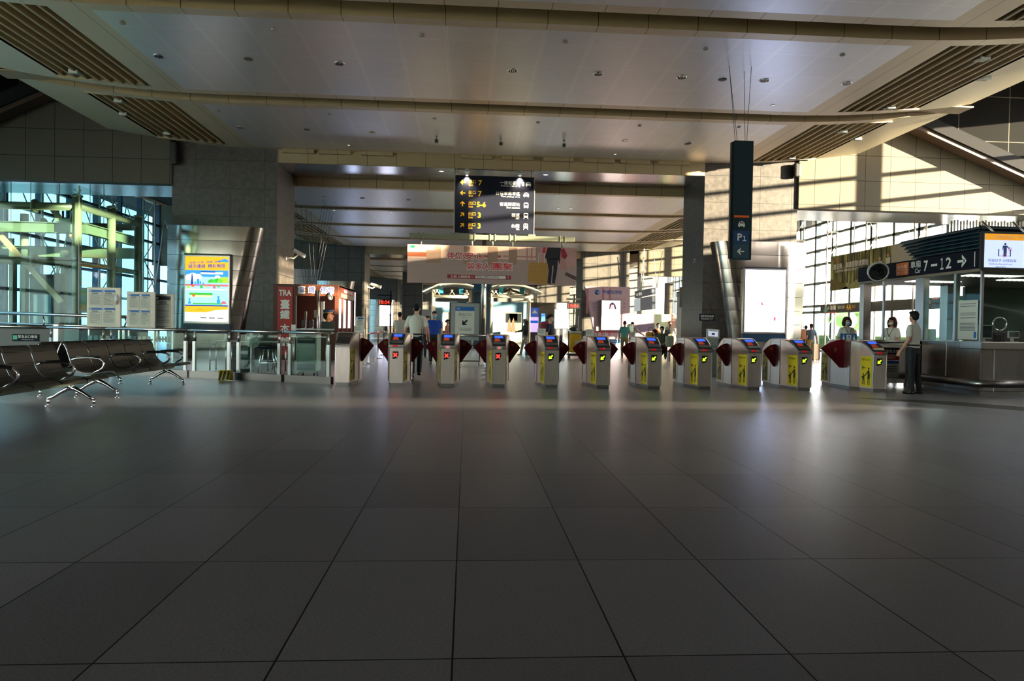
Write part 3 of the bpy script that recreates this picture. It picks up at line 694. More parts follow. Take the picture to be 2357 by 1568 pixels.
# notice boards with printed sheets
def sheet(b, x0, x1, z0, z1, y, head=M_BLUE, seed=1, body=M_PAPER, graph=False):
    r = random.Random(seed); b.box(x0, x1, y-.004, y, z0, z1, body); h = z1-z0; w = x1-x0
    if head: b.box(x0, x1, y-.006, y-.004, z1-.13*h, z1, head); b.box(x0+.03*w, x0+.2*w, y-.007, y-.006, z1-.10*h, z1-.04*h, M_TXTW)
    z = z1-.20*h; k = 0
    while z > z0+.10*h:
        ww = r.choice((.55, .78, .8, .82)) if k > 1 else .5
        xs = x0+w*(.1 if k > 1 else .25); b.box(xs, xs+w*ww, y-.006, y-.004, z, z+.007*(2 if k < 2 else 1)*h/.5, M_INKG); z -= .045*h*(1.3 if r.random() < .15 else 1); k += 1
    if graph: b.add([Vector((x0+.1*w, y-.008, z0+.55*h)), Vector((x0+.1*w, y-.008, z0+.53*h)), Vector((x1-.05*w, y-.008, z0+.2*h)), Vector((x1-.05*w, y-.008, z0+.22*h))], [(0, 1, 2, 3)], M_INKG)
def notice_board(u0, u1, v0, v1, Y, label, seed, sheets=4, lean=True):
    A, B_ = at(u0, v0, Y), at(u1, v1, Y); x0, x1, z1, z0 = A.x, B_.x, A.z, B_.z
    t = thing('notice_board', label, 'notice board', ((x0+x1)/2, Y, 0), 'notice boards behind the barrier')
    b = MB(); b.box(x0, x1, Y, Y+.05, z0, z1, mat('board_frame', '8f867a', .4, .6, noise=.1), .006); b.build('panel', t)
    b = MB()
    for x in (x0+.04, x1-.04): b.box(x-.015, x+.015, Y+.01, Y+.04, 0, z0, M_STEEL)
    b.box(x0+.03, x1-.03, Y-.02, Y+.10, 0, .03, M_STEEL, .005); b.build('stand', t)
    b = MB(); mx, mz = (x0+x1)/2-.04, (z0+z1)/2; m = .045
    if sheets == 4:
        sheet(b, x0+m, mx-.006, mz+.01, z1-.06, Y, M_BLUE, seed); sheet(b, mx+.006, x1-m-.08, mz+.01, z1-.06, Y, M_BLUE, seed+1, graph=(seed == 10))
        sheet(b, x0+m, mx-.006, z0+.05, mz-.01, Y, M_BLUE, seed+2); sheet(b, mx+.006, x1-m-.08, z0+.05, mz-.01, Y, M_BLUE, seed+3)
    else: sheet(b, x0+.01, x1-.08, z0+.06, z1-.06, Y, M_INK, seed)
    b.build('printed_sheets', t)
    b = MB(); b.box(x0+.02, x1-.02, Y-.06, Y, .70, .72, M_GLASS)
    r = random.Random(seed)
    for k in range(5): b.box(x0+.04+k*(x1-x0-.1)/5, x0+.02+(k+.85)*(x1-x0-.1)/5, Y-.02, Y-.01, .72, .86, mat('leaflet_%d' % (k % 3), ('a6b6b0', '7f8fa0', 'b7b29a')[k % 3], .7, noise=.3, nscale=20))
    b.build('leaflet_rack', t); return t
notice_board(200, 277, 661, 754, 17.6, 'leftmost notice board with four sheets and a plastic bag hung on its edge', 10)
notice_board(292, 357, 671, 756, 17.45, 'middle notice board with four sheets under blue headings', 30)
notice_board(357, 400, 676, 757, 17.7, 'narrow notice board with one long sheet under a black heading, rightmost of the boards', 50, 1)
b = MB(); c = at(269, 690, 17.5); b.ell(c, (.05, .03, .13), mat('clear_plastic_bag', 'c8c4c8', .3), seg=12); b.ell(c+Vector((0, -.02, -.06)), (.035, .02, .05), mat('pink_paper', 'c89a90', .7))
tag(b.build('plastic_bag'), 'crumpled clear plastic bag hanging on the leftmost notice board', 'plastic bag')

# ------------------------------------------------------------------ left column poster and right column poster (light boxes)
def emat(name, col, e): return mat(name, col, .6, emit=e*.62)
def lightbox(u0, v0, u1, v1, Y, label, screen, name='light_box', depth=.16, fr=None, group=None, rim=.055):
    A, B_ = at(u0, v0, Y), at(u1, v1, Y); x0, x1, z1, z0 = A.x, B_.x, A.z, B_.z
    t = thing(name, label, 'light box', ((x0+x1)/2, Y, z0), group)
    b = MB(); b.box(x0, x1, Y, Y+depth, z0, z1, fr or M_STEEL, .012); b.build('frame', t)
    b = MB(); screen(b, x0+rim, x1-rim, z0+rim*1.3, z1-rim, Y-.004); b.build('poster', t)
    if z0 > .5 and Y > 40 and name == 'light_box' and rim < .05: b = MB(); b.box((x0+x1)/2-.1, (x0+x1)/2+.1, Y+.04, Y+.14, 0, z0, M_DKGREY); b.build('stand', t)
    return t, (x0, x1, z0, z1)
LW = emat('lit_white', 'f4f6ff', 1.15); LY = emat('lit_amber', 'ffb828', .95); LB_ = emat('lit_sky_blue', '3f9be8', .9); LBP = emat('lit_pale_sky', 'a8d8f4', 1.0)
LG = emat('lit_green', '4fc44a', .8); LGL = emat('lit_lime', 'b8dc4a', .85); LDB = emat('lit_deep_blue', '1450b4', .7); LO = emat('lit_orange', 'e8762a', .8); LPK = emat('lit_pink', 'e0788a', .8)
def city_poster(b, x0, x1, z0, z1, y, k=1):
    w, h = x1-x0, z1-z0
    def R(a, c, d, e, m, dy=0): b.box(x0+a*w, x0+c*w, y-.001-dy, y, z0+d*h, z0+e*h, m)
    def PG(pts, m, dy): b.prism([(x0+min(1, max(0, u))*w, z0+min(1, max(0, v))*h) for u, v in pts], y-.001-dy, y, m)
    R(0, 1, 0, 1, LW); R(0, 1, .79, 1, LY, .001); R(0, 1, .22, .79, LBP, .001); R(0, 1, .69, .79, LB_, .002); R(0, 1, .30, .43, LBP, .002)
    R(0, 1, .235, .255, LDB, .003); PG([(0, .235), (1, .235), (1, .19), (.7, .175), (.5, .14), (0, .14)], LY, .003)
    for cx_, r in ((.18, .09), (.30, .07), (.08, .06), (.75, .05)): PG([(cx_+r*1.3*math.cos(a*PI/6), .68+r*.75*math.sin(a*PI/6)) for a in range(12)], LW, .003)
    for cx_, r in ((.62, .07), (.76, .09), (.92, .12)): PG([(cx_-r*1.4, .60)]+[(cx_+r*1.4*math.cos(a*PI/8), .60+r*.8*math.sin(a*PI/8)) for a in range(8, -1, -1)], LG if cx_ < .8 else LGL, .004)
    PG([(.13, .56), (.19, .56), (.18, .68), (.165, .74), (.155, .74), (.14, .68)], LDB, .005)
    for a, c, hh in ((.27, .33, .66), (.34, .37, .62), (.22, .25, .61), (.40, .44, .60)): R(a, c, .55, hh, LB_, .005)
    R(0, 1, .545, .575, LPK, .005)
    for i in range(9): R(.05+i*.1, .11+i*.1, .51+.02*(i % 3), .55+.015*(i % 2), (LGL, LO, LPK, LG)[i % 4], .006)
    R(0, 1, .485, .50, LW, .006); R(.10, .64, .405, .44, LG, .006); R(.12, .62, .375, .405, emat('lit_cream', 'fff0b0', .9), .006); PG([(.16, .40), (.20, .43), (.24, .40), (.20, .37)], LO, .007)
    for a, c, hh in ((.76, .80, .40), (.74, .82, .34), (.09, .12, .36), (.07, .14, .30)): R(a, c, .27, hh, LB_, .007)
    PG([(.84, .27)]+[(.90+.07*math.cos(a*PI/8), .27+.05*math.sin(a*PI/8)) for a in range(8, -1, -1)], LPK, .007)
    R(.18, .86, .262, .285, LG, .008); R(.36, .88, .73, .76, LW, .004); R(.36, .70, .755, .775, LDB, .005)
    b.text('高鐵✕北捷｜高鐵✕高捷', (x0+.46*w, y-.003, z0+.915*h), .035*h, LDB, w=.72*w, xd=(1, 0, .06), bold=.02); b.text('城市連線  精彩無限', (x0+.5*w, y-.003, z0+.855*h), .058*h, LDB, w=.86*w, xd=(1, 0, .03), bold=.035)
    PG([(.74, .93), (.92, .975), (1.0, .95), (1.0, .92), (.82, .925)], LB_, .003)
    b.text('詳情請掃描', (x0+.35*w, y-.004, z0+.185*h), .016*h, M_INKG)
    for i in range(3): R(.36+i*.2, .50+i*.2, .05, .062, M_INKG, .001)
adL, e = lightbox(423, 586, 528, 746, 24.38, 'bright city travel poster in a steel frame on the left granite column', city_poster)
b = MB(); b.box(e[0], e[1], 24.40, 24.56, e[2]-.32, e[2]-.01, mat('blue_plinth', '123c5c', .4)); b.build('base_panel', adL)
b = MB(); b.box(e[0], e[1], 24.42, 24.56, e[3]+.005, e[3]+.05, M_BLACK); b.build('top_cap', adL)
LWB = emat('lit_blue_white', 'ccdaff', 4.4)
def white_poster(b, x0, x1, z0, z1, y):
    w, h = x1-x0, z1-z0; b.box(x0, x1, y-.001, y, z0, z1, LWB); pale = emat('lit_pale_blue_print', 'a9bfe6', 1.0)
    ring = [(x0+.48*w+.36*w*math.cos(k*PI/16), y-.003, z0+.80*h+.36*w*math.sin(k*PI/16)) for k in range(32)]
    b.tube([p for p in ring if p[2] < z1-.01], .006, pale, 5)
    b.text('您的行囊與我', (x0+.48*w, y-.002, z0+.86*h), .045*h, pale, w=.6*w); b.text('是臺灣的大人', (x0+.48*w, y-.002, z0+.79*h), .045*h, pale, w=.6*w)
    red = emat('lit_soft_red', 'e0506a', 1.0)
    b.prism([(x0+.40*w, z0+.45*h), (x0+.41*w, z0+.50*h), (x0+.46*w, z0+.44*h), (x0+.42*w, z0+.43*h)], y-.002, y, red)
    b.prism([(x0+.72*w, z0+.20*h), (x0+.735*w, z0+.27*h), (x0+.78*w, z0+.22*h), (x0+.74*w, z0+.17*h)], y-.002, y, red)
    b.prism([(x0+.80*w, z0+.36*h), (x0+.80*w, z0+.47*h), (x0+.95*w, z0+.47*h), (x0+.96*w, z0+.36*h)], y-.002, y, emat('lit_peach', 'ffd9bd', 1.6))
    b.tube([(x0+.83*w, y-.002, z0+.485*h), (x0+.86*w, y-.002, z0+.51*h), (x0+.89*w, y-.002, z0+.50*h), (x0+.92*w, y-.002, z0+.49*h)], .007, M_INK, 5)
    b.box(x0+.54*w, x0+.60*w, y-.002, y, z0+.335*h, z0+.345*h, M_INKG)
adR, e = lightbox(1713, 617, 1809, 770, 24.38, 'glowing white poster with a faint circle on the right granite column', white_poster)
b = MB(); b.box(e[0], e[1], 24.40, 24.56, e[2]-.28, e[2]-.01, MATS['blue_plinth']); b.build('base_panel', adR)
b = MB(); b.box(e[0], e[1], 24.42, 24.56, e[3]+.005, e[3]+.05, mat('navy_cap', '28344e', .4)); b.build('top_cap', adR)
def plain(m):
    def f(b, x0, x1, z0, z1, y):
        b.box(x0, x1, y-.001, y, z0, z1, m)
    return f
def print_poster(b, x0, x1, z0, z1, y):
    b.box(x0, x1, y-.001, y, z0, z1, LWB); w, h = x1-x0, z1-z0; r = random.Random(3)
    for k in range(9):
        a, c = r.uniform(.1, .8), r.uniform(.25, .75); b.box(x0+a*w, x0+(a+.08)*w, y-.003, y-.001, z0+c*h, z0+(c+.07)*h, (LPK, LB_, LO, LY)[k % 4])
lightbox(873, 702, 905, 752, 47.9, 'small bright poster under the left red clock', print_poster, rim=.03)
lightbox(800, 672, 818, 764, 47.9, 'tall lit white panel right behind the lunchbox booth', plain(LWB), rim=.03)
def pale_list(b, x0, x1, z0, z1, y):
    b.box(x0, x1, y-.001, y, z0, z1, emat('lit_mint_white', 'eafff6', 2.4)); b.box(x0+.03, x1-.03, y-.003, y-.001, z0+.8*(z1-z0), z0+.83*(z1-z0), LBP)
lightbox(1276, 711, 1309, 758, 44, 'pale green white screen on a stand beside the woman in the navy shirt', pale_list, rim=.03)

# ------------------------------------------------------------------ hanging signs in the middle
def arrow(b, O, s, ang, m, d=.003, xd=(1, 0, 0), up=(0, 0, 1), th=.09):
    O = Vector(O); xd = Vector(xd); up = Vector(up); nr = xd.cross(up); c, q = math.cos(ang), math.sin(ang)
    def P(u, v): return O+xd*((u*c-v*q)*s)+up*((u*q+v*c)*s)+nr*d
    for pts in ([(-.5, -th), (.30, -th), (.30, th), (-.5, th)], [(.5, 0), (.36, .16), (-.02, .5), (-.02, .26), (.2, 0)], [(.5, 0), (.2, 0), (-.02, -.26), (-.02, -.5), (.36, -.16)]):
        b.add([P(*p) for p in pts], [tuple(range(len(pts)))], m)
def car_icon(b, O, s, m, hole, d=.003, xd=(1, 0, 0), up=(0, 0, 1), roof=True):
    O = Vector(O); xd = Vector(xd); up = Vector(up); nr = xd.cross(up)
    def poly(pts, mm, dd): b.add([O+xd*(u*s)+up*(v*s)+nr*dd for u, v in pts], [tuple(range(len(pts)))], mm)
    poly([(-.5, -.30), (-.5, 0), (-.42, .08), (-.32, .32), (.32, .32), (.42, .08), (.5, 0), (.5, -.30)], m, d)
    if roof: poly([(-.12, .32), (-.10, .42), (.10, .42), (.12, .32)], m, d)
    for a in (-.42, .26): poly([(a, -.44), (a+.16, -.44), (a+.16, -.28), (a, -.28)], m, d)
    poly([(-.33, .08), (-.26, .25), (.26, .25), (.33, .08)], hole, d+.002)
    for a in (-.33, .33): poly([(a+.06*math.cos(k*PI/4), -.10+.06*math.sin(k*PI/4)) for k in range(8)], hole, d+.002)
def bus_icon(b, O, s, m, hole, d=.003, legs=False, nwin=1):
    O = Vector(O)
    def poly(pts, mm, dd): b.add([O+Vector((u*s, -dd, v*s)) for u, v in pts], [tuple(range(len(pts)))], mm)
    poly([(-.36, -.38), (-.40, -.3), (-.40, .3), (-.3, .46), (.3, .46), (.40, .3), (.40, -.3), (.36, -.38)], m, d)
    if nwin == 1: poly([(-.30, -.02), (-.30, .26), (.30, .26), (.30, -.02)], hole, d+.002)
    else:
        for a in (-.3, -.08, .14): poly([(a, -.02), (a, .34), (a+.16, .34), (a+.16, -.02)], hole, d+.002)
    for a in (-.24, .24): poly([(a+.06*math.cos(k*PI/4), -.22+.06*math.sin(k*PI/4)) for k in range(8)], hole, d+.002)
    if legs:
        for sx in (-1, 1): poly([(sx*.20, -.38), (sx*.28, -.38), (sx*.46, -.62), (sx*.36, -.62)], m, d)
    else:
        for a in (-.34, .2): poly([(a, -.48), (a+.14, -.48), (a+.14, -.36), (a, -.36)], m, d)
YS = 25.4
A, B_ = at(1047, 403, YS), at(1228, 540, YS); x0, x1, z1, z0 = A.x, B_.x, A.z, B_.z
t = thing('direction_sign', 'large dark hanging exit directory with yellow arrows and numbers', 'sign', ((x0+x1)/2, YS, z0))
b = MB(); b.box(x0, x1, YS, YS+.10, z0, z1, M_NAVY, .008)
for x in (x0, x1): b.box(x-.02, x+.02, YS-.01, YS+.11, z0-.03, z1+.03, M_STEEL, .004)
b.build('board', t)
b = MB(); h = z1-z0; w = x1-x0
rows = (('7', PI, '一樓載客區', 'Pickup area (1F)'), ('7', PI, '計程車乘車區', 'Taxi pickup area'), ('5-6', PI/2, '客運轉運站', 'Bus station'), ('3', PI/4, '捷運', 'MRT'), ('3', PI/4, '台鐵', 'TRA'))
for k, (no, an, zh, en) in enumerate(rows):
    zz = z1-h*(.12+.187*k); P = lambda u, dz=0: (x0+w*u, YS, zz+dz)
    arrow(b, P(.10), .19, an, M_TXTY, th=.10)
    b.text('出口', P(.22, .03), .125, M_TXTY, w=.25); b.text('Exit', P(.205, -.095), .07, M_TXTY)
    b.text(no, P(.295 if no != '5-6' else .28, -.01), .19, M_TXTY, align='l', bold=.02, w=None)
    b.text(zh, P(.82, .025), .135, M_TXTW, align='r', w=.145*len(zh)); b.text(en, P(.82, -.09), .07, M_TXTW, align='r', w=.043*len(en))
    if k == 0: car_icon(b, P(.925), .19, M_TXTW, M_NAVY, roof=False); b.prism([(x0+w*.845, zz-.07), (x0+w*.85, zz+.04), (x0+w*.868, zz+.06), (x0+w*.872, zz-.07)], YS-.004, YS-.001, M_TXTW)
    if k == 1: car_icon(b, P(.90), .20, M_TXTW, M_NAVY)
    if k == 2: bus_icon(b, P(.90), .21, M_TXTW, M_NAVY)
    if k == 3: bus_icon(b, P(.90, .02), .20, M_TXTW, M_NAVY, legs=True)
    if k == 4: bus_icon(b, P(.90, .02), .20, M_TXTW, M_NAVY, legs=True, nwin=3)
b.build('lettering', t)
for x in (x0+.1, x1-.1): b = MB(); b.cyl((x, YS+.05, z1), (x, YS+.05, 6.79), .015, M_STEEL, 8); b.build('hanger', t)

# banner with its support beam
A, B_ = at(938, 562, YS), at(1326, 658, YS); x0, x1, z1, z0 = A.x, B_.x, A.z, B_.z
zr = at(1100, 546, YS).z
t = thing('banner_rail', 'long horizontal beige beam under the exit directory carrying the travel banner', 'beam', ((x0+x1)/2, YS, zr))
b = MB(); b.box(x0+.06, x1-.08, YS+.0, YS+.13, zr-.085, zr+.085, M_CREAM, .006); b.build('beam', t)
for u in (969, 1087, 1134, 1180, 1295):
    x = at(u, 550, YS).x; b = MB()
    for q in (-.09, .09): b.box(x+q-.02, x+q+.02, YS-.03, YS+.16, zr-.12, zr+.12, M_CREAM, .004)
    b.cyl((x, YS+.06, z1-.02), (x, YS+.06, zr-.1), .035, M_CREAM, 10); b.build('clamp', t)
for x in (at(1048, 540, YS).x, at(1224, 545, YS).x):
    b = MB(); b.box(x-.13, x+.13, YS-.04, YS+.16, zr+.08, zr+.14, M_CREAM, .004); b.cyl((x, YS+.05, zr+.1), (x, YS+.05, zr+.2), .02, M_STEEL, 8); b.build('hanger', t)
M_BAN1 = mat('banner_floor_print', 'a58d85', .5, noise=.1, nscale=3, stretch=(.6, 1, 6)); M_BAN2 = mat('banner_sky_print', 'dcb49e', .5, noise=.12, nscale=2, stretch=(1, 1, .4)); M_BAN3 = mat('banner_orange_print', 'a8583a', .5, noise=.2, nscale=2)
M_BRED = mat('banner_red_letter', 'c81e28', .5); M_BROSE = mat('banner_rose_print', 'b08078', .5, noise=.25, nscale=2); M_SUIT = mat('banner_black_print', '17131c', .6); M_BCASE = mat('banner_tan_case', 'a87f40', .5, noise=.1)
t = thing('travel_banner', 'long pinkish travel banner with red slogan and a traveller pulling a tan suitcase', 'banner', ((x0+x1)/2, YS, z0))
b = MB(); b.box(x0, x1, YS+.02, YS+.10, z0, z1, M_BAN1, .004); b.build('panel', t)
b = MB(); w, h = x1-x0, z1-z0; yb = YS+.02
def RB(a, c, d, e, m, k=1): b.box(x0+a*w, x0+c*w, yb-.001*k, yb, z0+d*h, z0+e*h, m)
def PB(pts, m, k=2): b.prism([(x0+u*w, z0+v*h) for u, v in pts], yb-.001*k, yb, m)
RB(0, .76, .66, 1, M_BAN2); RB(0, .11, .68, .80, M_BAN3, 2); RB(.25, .55, .70, .76, M_BAN3, 2); RB(.56, .76, .72, .76, M_BROSE, 2)
for a, c in ((.11, .195), (.33, .365), (.47, .53), (.595, .645)): RB(a, c, .52, .98, mat('banner_tan_blur', 'a07e68', .5, noise=.2, nscale=2), 3)
for k_ in range(3): RB(.70+k_*.028, .708+k_*.028, .60, .99, M_BROSE, 4)
RB(.78, 1, .50, 1, mat('banner_pink_print', 'b88c86', .5, noise=.2, nscale=2), 3); PB([(.90, .45), (.905, .9), (.93, .9), (.945, .38)], M_BROSE, 5); PB([(.93, .28), (1, .14), (1, .24), (.94, .36)], mat('banner_rail_print', '5a4040', .5), 5)
PB([(.845, .52), (.855, 1), (.905, 1), (.90, .55), (.885, .74), (.865, .52)], M_SUIT, 5)
PB([(.81, .72), (.825, 1), (.895, 1), (.90, .72), (.855, .66)], M_SUIT, 6); PB([(.82, .70), (.835, .40), (.828, .06), (.848, .02), (.855, .40), (.852, .70)], M_SUIT, 6); PB([(.862, .70), (.863, .40), (.855, .06), (.872, .04), (.885, .40), (.89, .72)], M_SUIT, 6)
PB([(.795, .86), (.80, 1), (.815, 1), (.81, .84)], M_BRED, 6); PB([(.91, .75), (.905, .98), (.925, .98), (.945, .80), (.935, .70)], mat('banner_red_sleeve', '8c1c30', .5), 6)
b.tube([(x0+.772*w, yb-.004, z0+.58*h), (x0+.775*w, yb-.004, z0+.84*h), (x0+.808*w, yb-.004, z0+.84*h), (x0+.81*w, yb-.004, z0+.58*h)], .012, M_WHITE, 5)
PB([(.71, .08), (.715, .56), (.73, .60), (.82, .60), (.83, .56), (.825, .02), (.815, 0.0), (.73, .06)], M_BCASE, 7)
for k_ in range(7): RB(.722, .82, .12+k_*.06, .13+k_*.06, mat('banner_case_groove', '9c6a2c', .5), 8)
RB(.0, .155, .86, .985, mat('banner_white_patch', 'cfc4ba', .5), 4)
PB([(.015, .92), (.02, .965), (.03, .98), (.042, .965), (.047, .92), (.033, .905), (.030, .87), (.028, .905)], mat('banner_green_tree', '129a4e', .5), 6)
b.text('國泰人壽', (x0+.088*w, yb-.006, z0+.925*h), .12, M_INK, w=.44)
for s, a, c, v, g in (('伴您', .228, .325, .73, .46), ('安心', .333, .45, .73, .50), ('與家人', .348, .49, .46, .44), ('團聚', .50, .622, .46, .54)):
    b.text(s, (x0+(a+c)/2*w, yb-.006, z0+v*h), .27, M_WHITE, w=(c-a)*w*.97, bold=.14, d=0); b.text(s, (x0+(a+c)/2*w, yb-.010, z0+v*h), .25, M_BRED, w=(c-a)*w*.97, bold=.035, d=0)
RB(.235, .61, .13, .23, mat('banner_dark_red', '8c1a24', .5), 6); b.text('立即上網搜尋 ▸▸', (x0+.322*w, yb-.008, z0+.18*h), .09, M_TXTW, w=.84); RB(.40, .58, .145, .215, M_WHITE, 8); b.text('國泰人壽新防疫專案', (x0+.475*w, yb-.010, z0+.18*h), .075, M_INK, w=.80)
b.tube([(x0+.594*w+.025*math.cos(k*PI/5), yb-.010, z0+.185*h+.025*math.sin(k*PI/5)) for k in range(10)], .005, M_TXTW, 4, closed=True)
b.build('print', t)

# vertical taxi / parking blade sign hung by wires
YP = 15.7
A, B_ = at(1691, 323, YP), at(1727, 598, YP); x0, x1, z1, z0 = A.x, B_.x, A.z, B_.z
t = thing('taxi_parking_sign', 'tall dark vertical hanging sign with taxi symbol, P1 and left arrow', 'sign', ((x0+x1)/2, YP, z0))
b = MB(); b.box(x0, x1+.02, YP, YP+.14, z0, z1, M_SLATE, .006); b.box(x0-.055, x0, YP+.02, YP+.12, z0+.02, z1-.03, M_BLACK, .004); b.build('board', t)
w = x1-x0+.02; cx_ = (x0+x1)/2; b = MB(); Z = lambda v: at(1709, v, YP).z
b.box(x0+.025, x1-.05, YP-.003, YP, Z(501), Z(496), M_TXTO)
b.box(x0+.015, x1-.04, YP-.002, YP, Z(562), Z(531), mat('parking_blue', '1d3f6c', .4)); b.box(x0+.015, x1-.04, YP-.002, YP, Z(595), Z(562.5), mat('arrow_field', '33505e', .4))
car_icon(b, (cx_-.01, YP, Z(516)), .16, M_TXTW, M_SLATE); b.text('P', (cx_-.045, YP-.003, Z(546)), .165, M_TXTW, bold=.03); b.text('１', (cx_+.065, YP-.003, Z(549)), .11, M_TXTW, bold=.06)
arrow(b, (cx_-.02, YP-.003, Z(579)), .17, PI, M_TXTW, th=.08); b.build('lettering', t)
b = MB(); T = lambda u, v: at(u, v, YP+.07)
for (p, q) in (((1692, 323), (1676, 264)), ((1697, 323), (1688, 262)), ((1719, 323), (1727, 266)), ((1715, 324), (1722, 264))): b.cyl(T(*p), Vector((T(*q).x, YP+.07+(.0 if q[0] in (1676, 1727) else .3), 7.26)), .006, M_DKGREY, 6)
b.build('suspension_wires', t)

# ------------------------------------------------------------------ ceiling fittings
M_LENS = mat('downlight_lens', 'f4f4ee', .3, emit=1.2); M_SILV = mat('downlight_reflector', (.75, .75, .72), .15, 1.0)
def downlight(x, y, z, lit, label, r=.11, group='recessed downlights'):
    t = thing('downlight', label, 'ceiling light', (x, y, z), group)
    b = MB(); b.lathe([(r*1.15, 0), (r*1.15, -.012), (r*.95, -.016), (r*.9, 0)], (x, y, z), M_SILV, 20); b.build('rim', t)
    b = MB(); b.lathe([(r*.9, -.004), (0.001, -.01)], (x, y, z), M_LENS if lit else M_SILV, 16)
    if not lit:
        for q in (-.05, 0, .05): b.box(x+q-.006, x+q+.006, y-.08, y+.08, z-.016, z-.006, M_SILV); b.box(x+q+.012, x+q+.02, y-.07, y+.07, z-.014, z-.006, M_BLACK)
    b.build('reflector', t); return t
ordn = ['first', 'second', 'third', 'fourth', 'fifth', 'sixth', 'seventh']
for k, x in enumerate((-7.07, -3.03, .98, 3.0, 5.01, 7.04, 9.08)):
    downlight(x, 16.58, zc(x, 7.25)-.001, False, '%s downlight from the left in the row above the fare gates' % ordn[k])
for k, x in enumerate((-7.06, -3.05, 4.97, 7.02)):
    downlight(x, 22.3, zc(x, 7.25)-.001, False, '%s downlight from the left in the row before the big columns' % ordn[k])
for u, v, lb in ((803, 334, 'small lit downlight at the ceiling edge above the left column side'), (1416, 355, 'small lit downlight at the ceiling edge right of the exit directory'), (1779, 243, 'small lit downlight right above the taxi parking sign')):
    P = onz(u, v, 7.245); downlight(P.x, P.y, 7.248, True, lb, .05)
for u, v, lb in ((1016, 394, 'lit downlight in the beam soffit left of the exit directory'), (1256, 402, 'warm lit downlight in the beam soffit right of the exit directory')):
    P = onz(u, v, 6.78); downlight(P.x, P.y, 6.78, True, lb, .10)
for k, (u, v) in enumerate(((745, 452), (940, 460), (769, 484), (901, 488), (1285, 480), (1314, 480))):
    P = onz(u, v, 6.49); downlight(P.x, P.y, 6.495, k > 1, '%s small downlight from the left in the lower ceiling behind the beam' % ordn[k], .07)
def speaker(x, y, z, label, r=.10):
    b = MB(); b.lathe([(r, 0), (r, -.012), (r*.85, -.018), (.001, -.014)], (x, y, z), mat('speaker_grille', '6e685c', .6, noise=.2, nscale=80), 20); return tag(b.build('ceiling_speaker'), label, 'ceiling speaker', 'round ceiling speakers')
for u, v, lb in ((572, 136, 'dull round ceiling speaker between the two left downlights above the gates'), (1663, 183, 'dull round ceiling speaker above the taxi parking sign'), (707, 298, 'dull round ceiling speaker left of centre in the second ceiling bay'), (1582, 331, 'dull round ceiling speaker right of centre in the second ceiling bay'), (834, 456, 'dull round ceiling speaker in the lower ceiling behind the beam')):
    zz = 7.249 if v < 350 else 6.499; P = onz(u, v, zz); speaker(P.x, P.y, zz, lb)
for k, (u, v) in enumerate(((282, 53), (630, 66), (971, 81), (1301, 96), (1624, 112), (1939, 126), (503, 254), (757, 262), (1000, 272), (1238, 281), (1472, 289), (1701, 292))):
    P = onz(u, v, 7.249); b = MB(); b.lathe([(.055, 0), (.055, -.02), (.03, -.03), (.001, -.03)], (P.x, P.y, zc(P.x, 7.249)), mat('detector_plastic', 'a39c8e', .5), 14)
    tag(b.build('smoke_detector'), 'small round smoke detector, %s from the left in the %s ceiling bay' % (ordn[k % 6], 'nearer' if k < 6 else 'farther'), 'smoke detector', 'smoke detectors')
for k, (u, v) in enumerate(((1005, 315), (1153, 321), (1298, 325))):
    P = onz(u, v-2, 7.249); t = thing('ceiling_spotlight', 'small beige spotlight on a stem, %s of the three above the exit directory' % ('leftmost', 'middle one', 'rightmost')[k], 'spotlight', (P.x, P.y, 7.249), 'stem spotlights')
    b = MB(); b.lathe([(.035, 0), (.035, -.03), (.012, -.035), (.012, -.10)], P, M_CREAM, 12); b.build('stem', t)
    b = MB(); b.box(P.x-.06, P.x+.06, P.y-.05, P.y+.05, 7.249-.22, 7.249-.10, M_CREAM, .02); b.cyl((P.x, P.y-.05, 7.07), (P.x, P.y-.06, 7.07), .04, M_DKGREY, 12); b.build('head', t)
for k, (u, v) in enumerate(((1075, 398), (1197, 402))):
    P = onz(u, v-3, 6.78); t = thing('sign_spotlight', '%s projector lamp fixed to the beam soffit right above the exit directory' % ('conical', 'cylindrical')[k], 'spotlight', (P.x, P.y, 6.78))
    b = MB(); b.lathe([(.09, 0), (.09, -.06), (.07, -.09)] if k else [(.11, 0), (.10, -.03), (.03, -.14)], (P.x, P.y, 6.78), M_WHITE, 16); b.build('housing', t)
    b = MB(); b.lathe([(.05, 0), (.05, -.01)], (P.x, P.y, 6.78-(.09 if k else .14)), M_LENS, 12); b.build('lens', t)
    ld = bpy.data.lights.new('sign_lamp', 'SPOT'); ld.energy = 110; ld.color = (1, .86, .68); ld.spot_size = 1.9; ld.spot_blend = .8; ld.shadow_soft_size = .05
    lo = bpy.data.objects.new('sign_lamp', ld); COL.objects.link(lo); lo.parent = t; lo.location = (0, -.02, -.17)
    lo.rotation_euler = Vector((0, .42, -1.0)).to_track_quat('-Z', 'Y').to_euler()
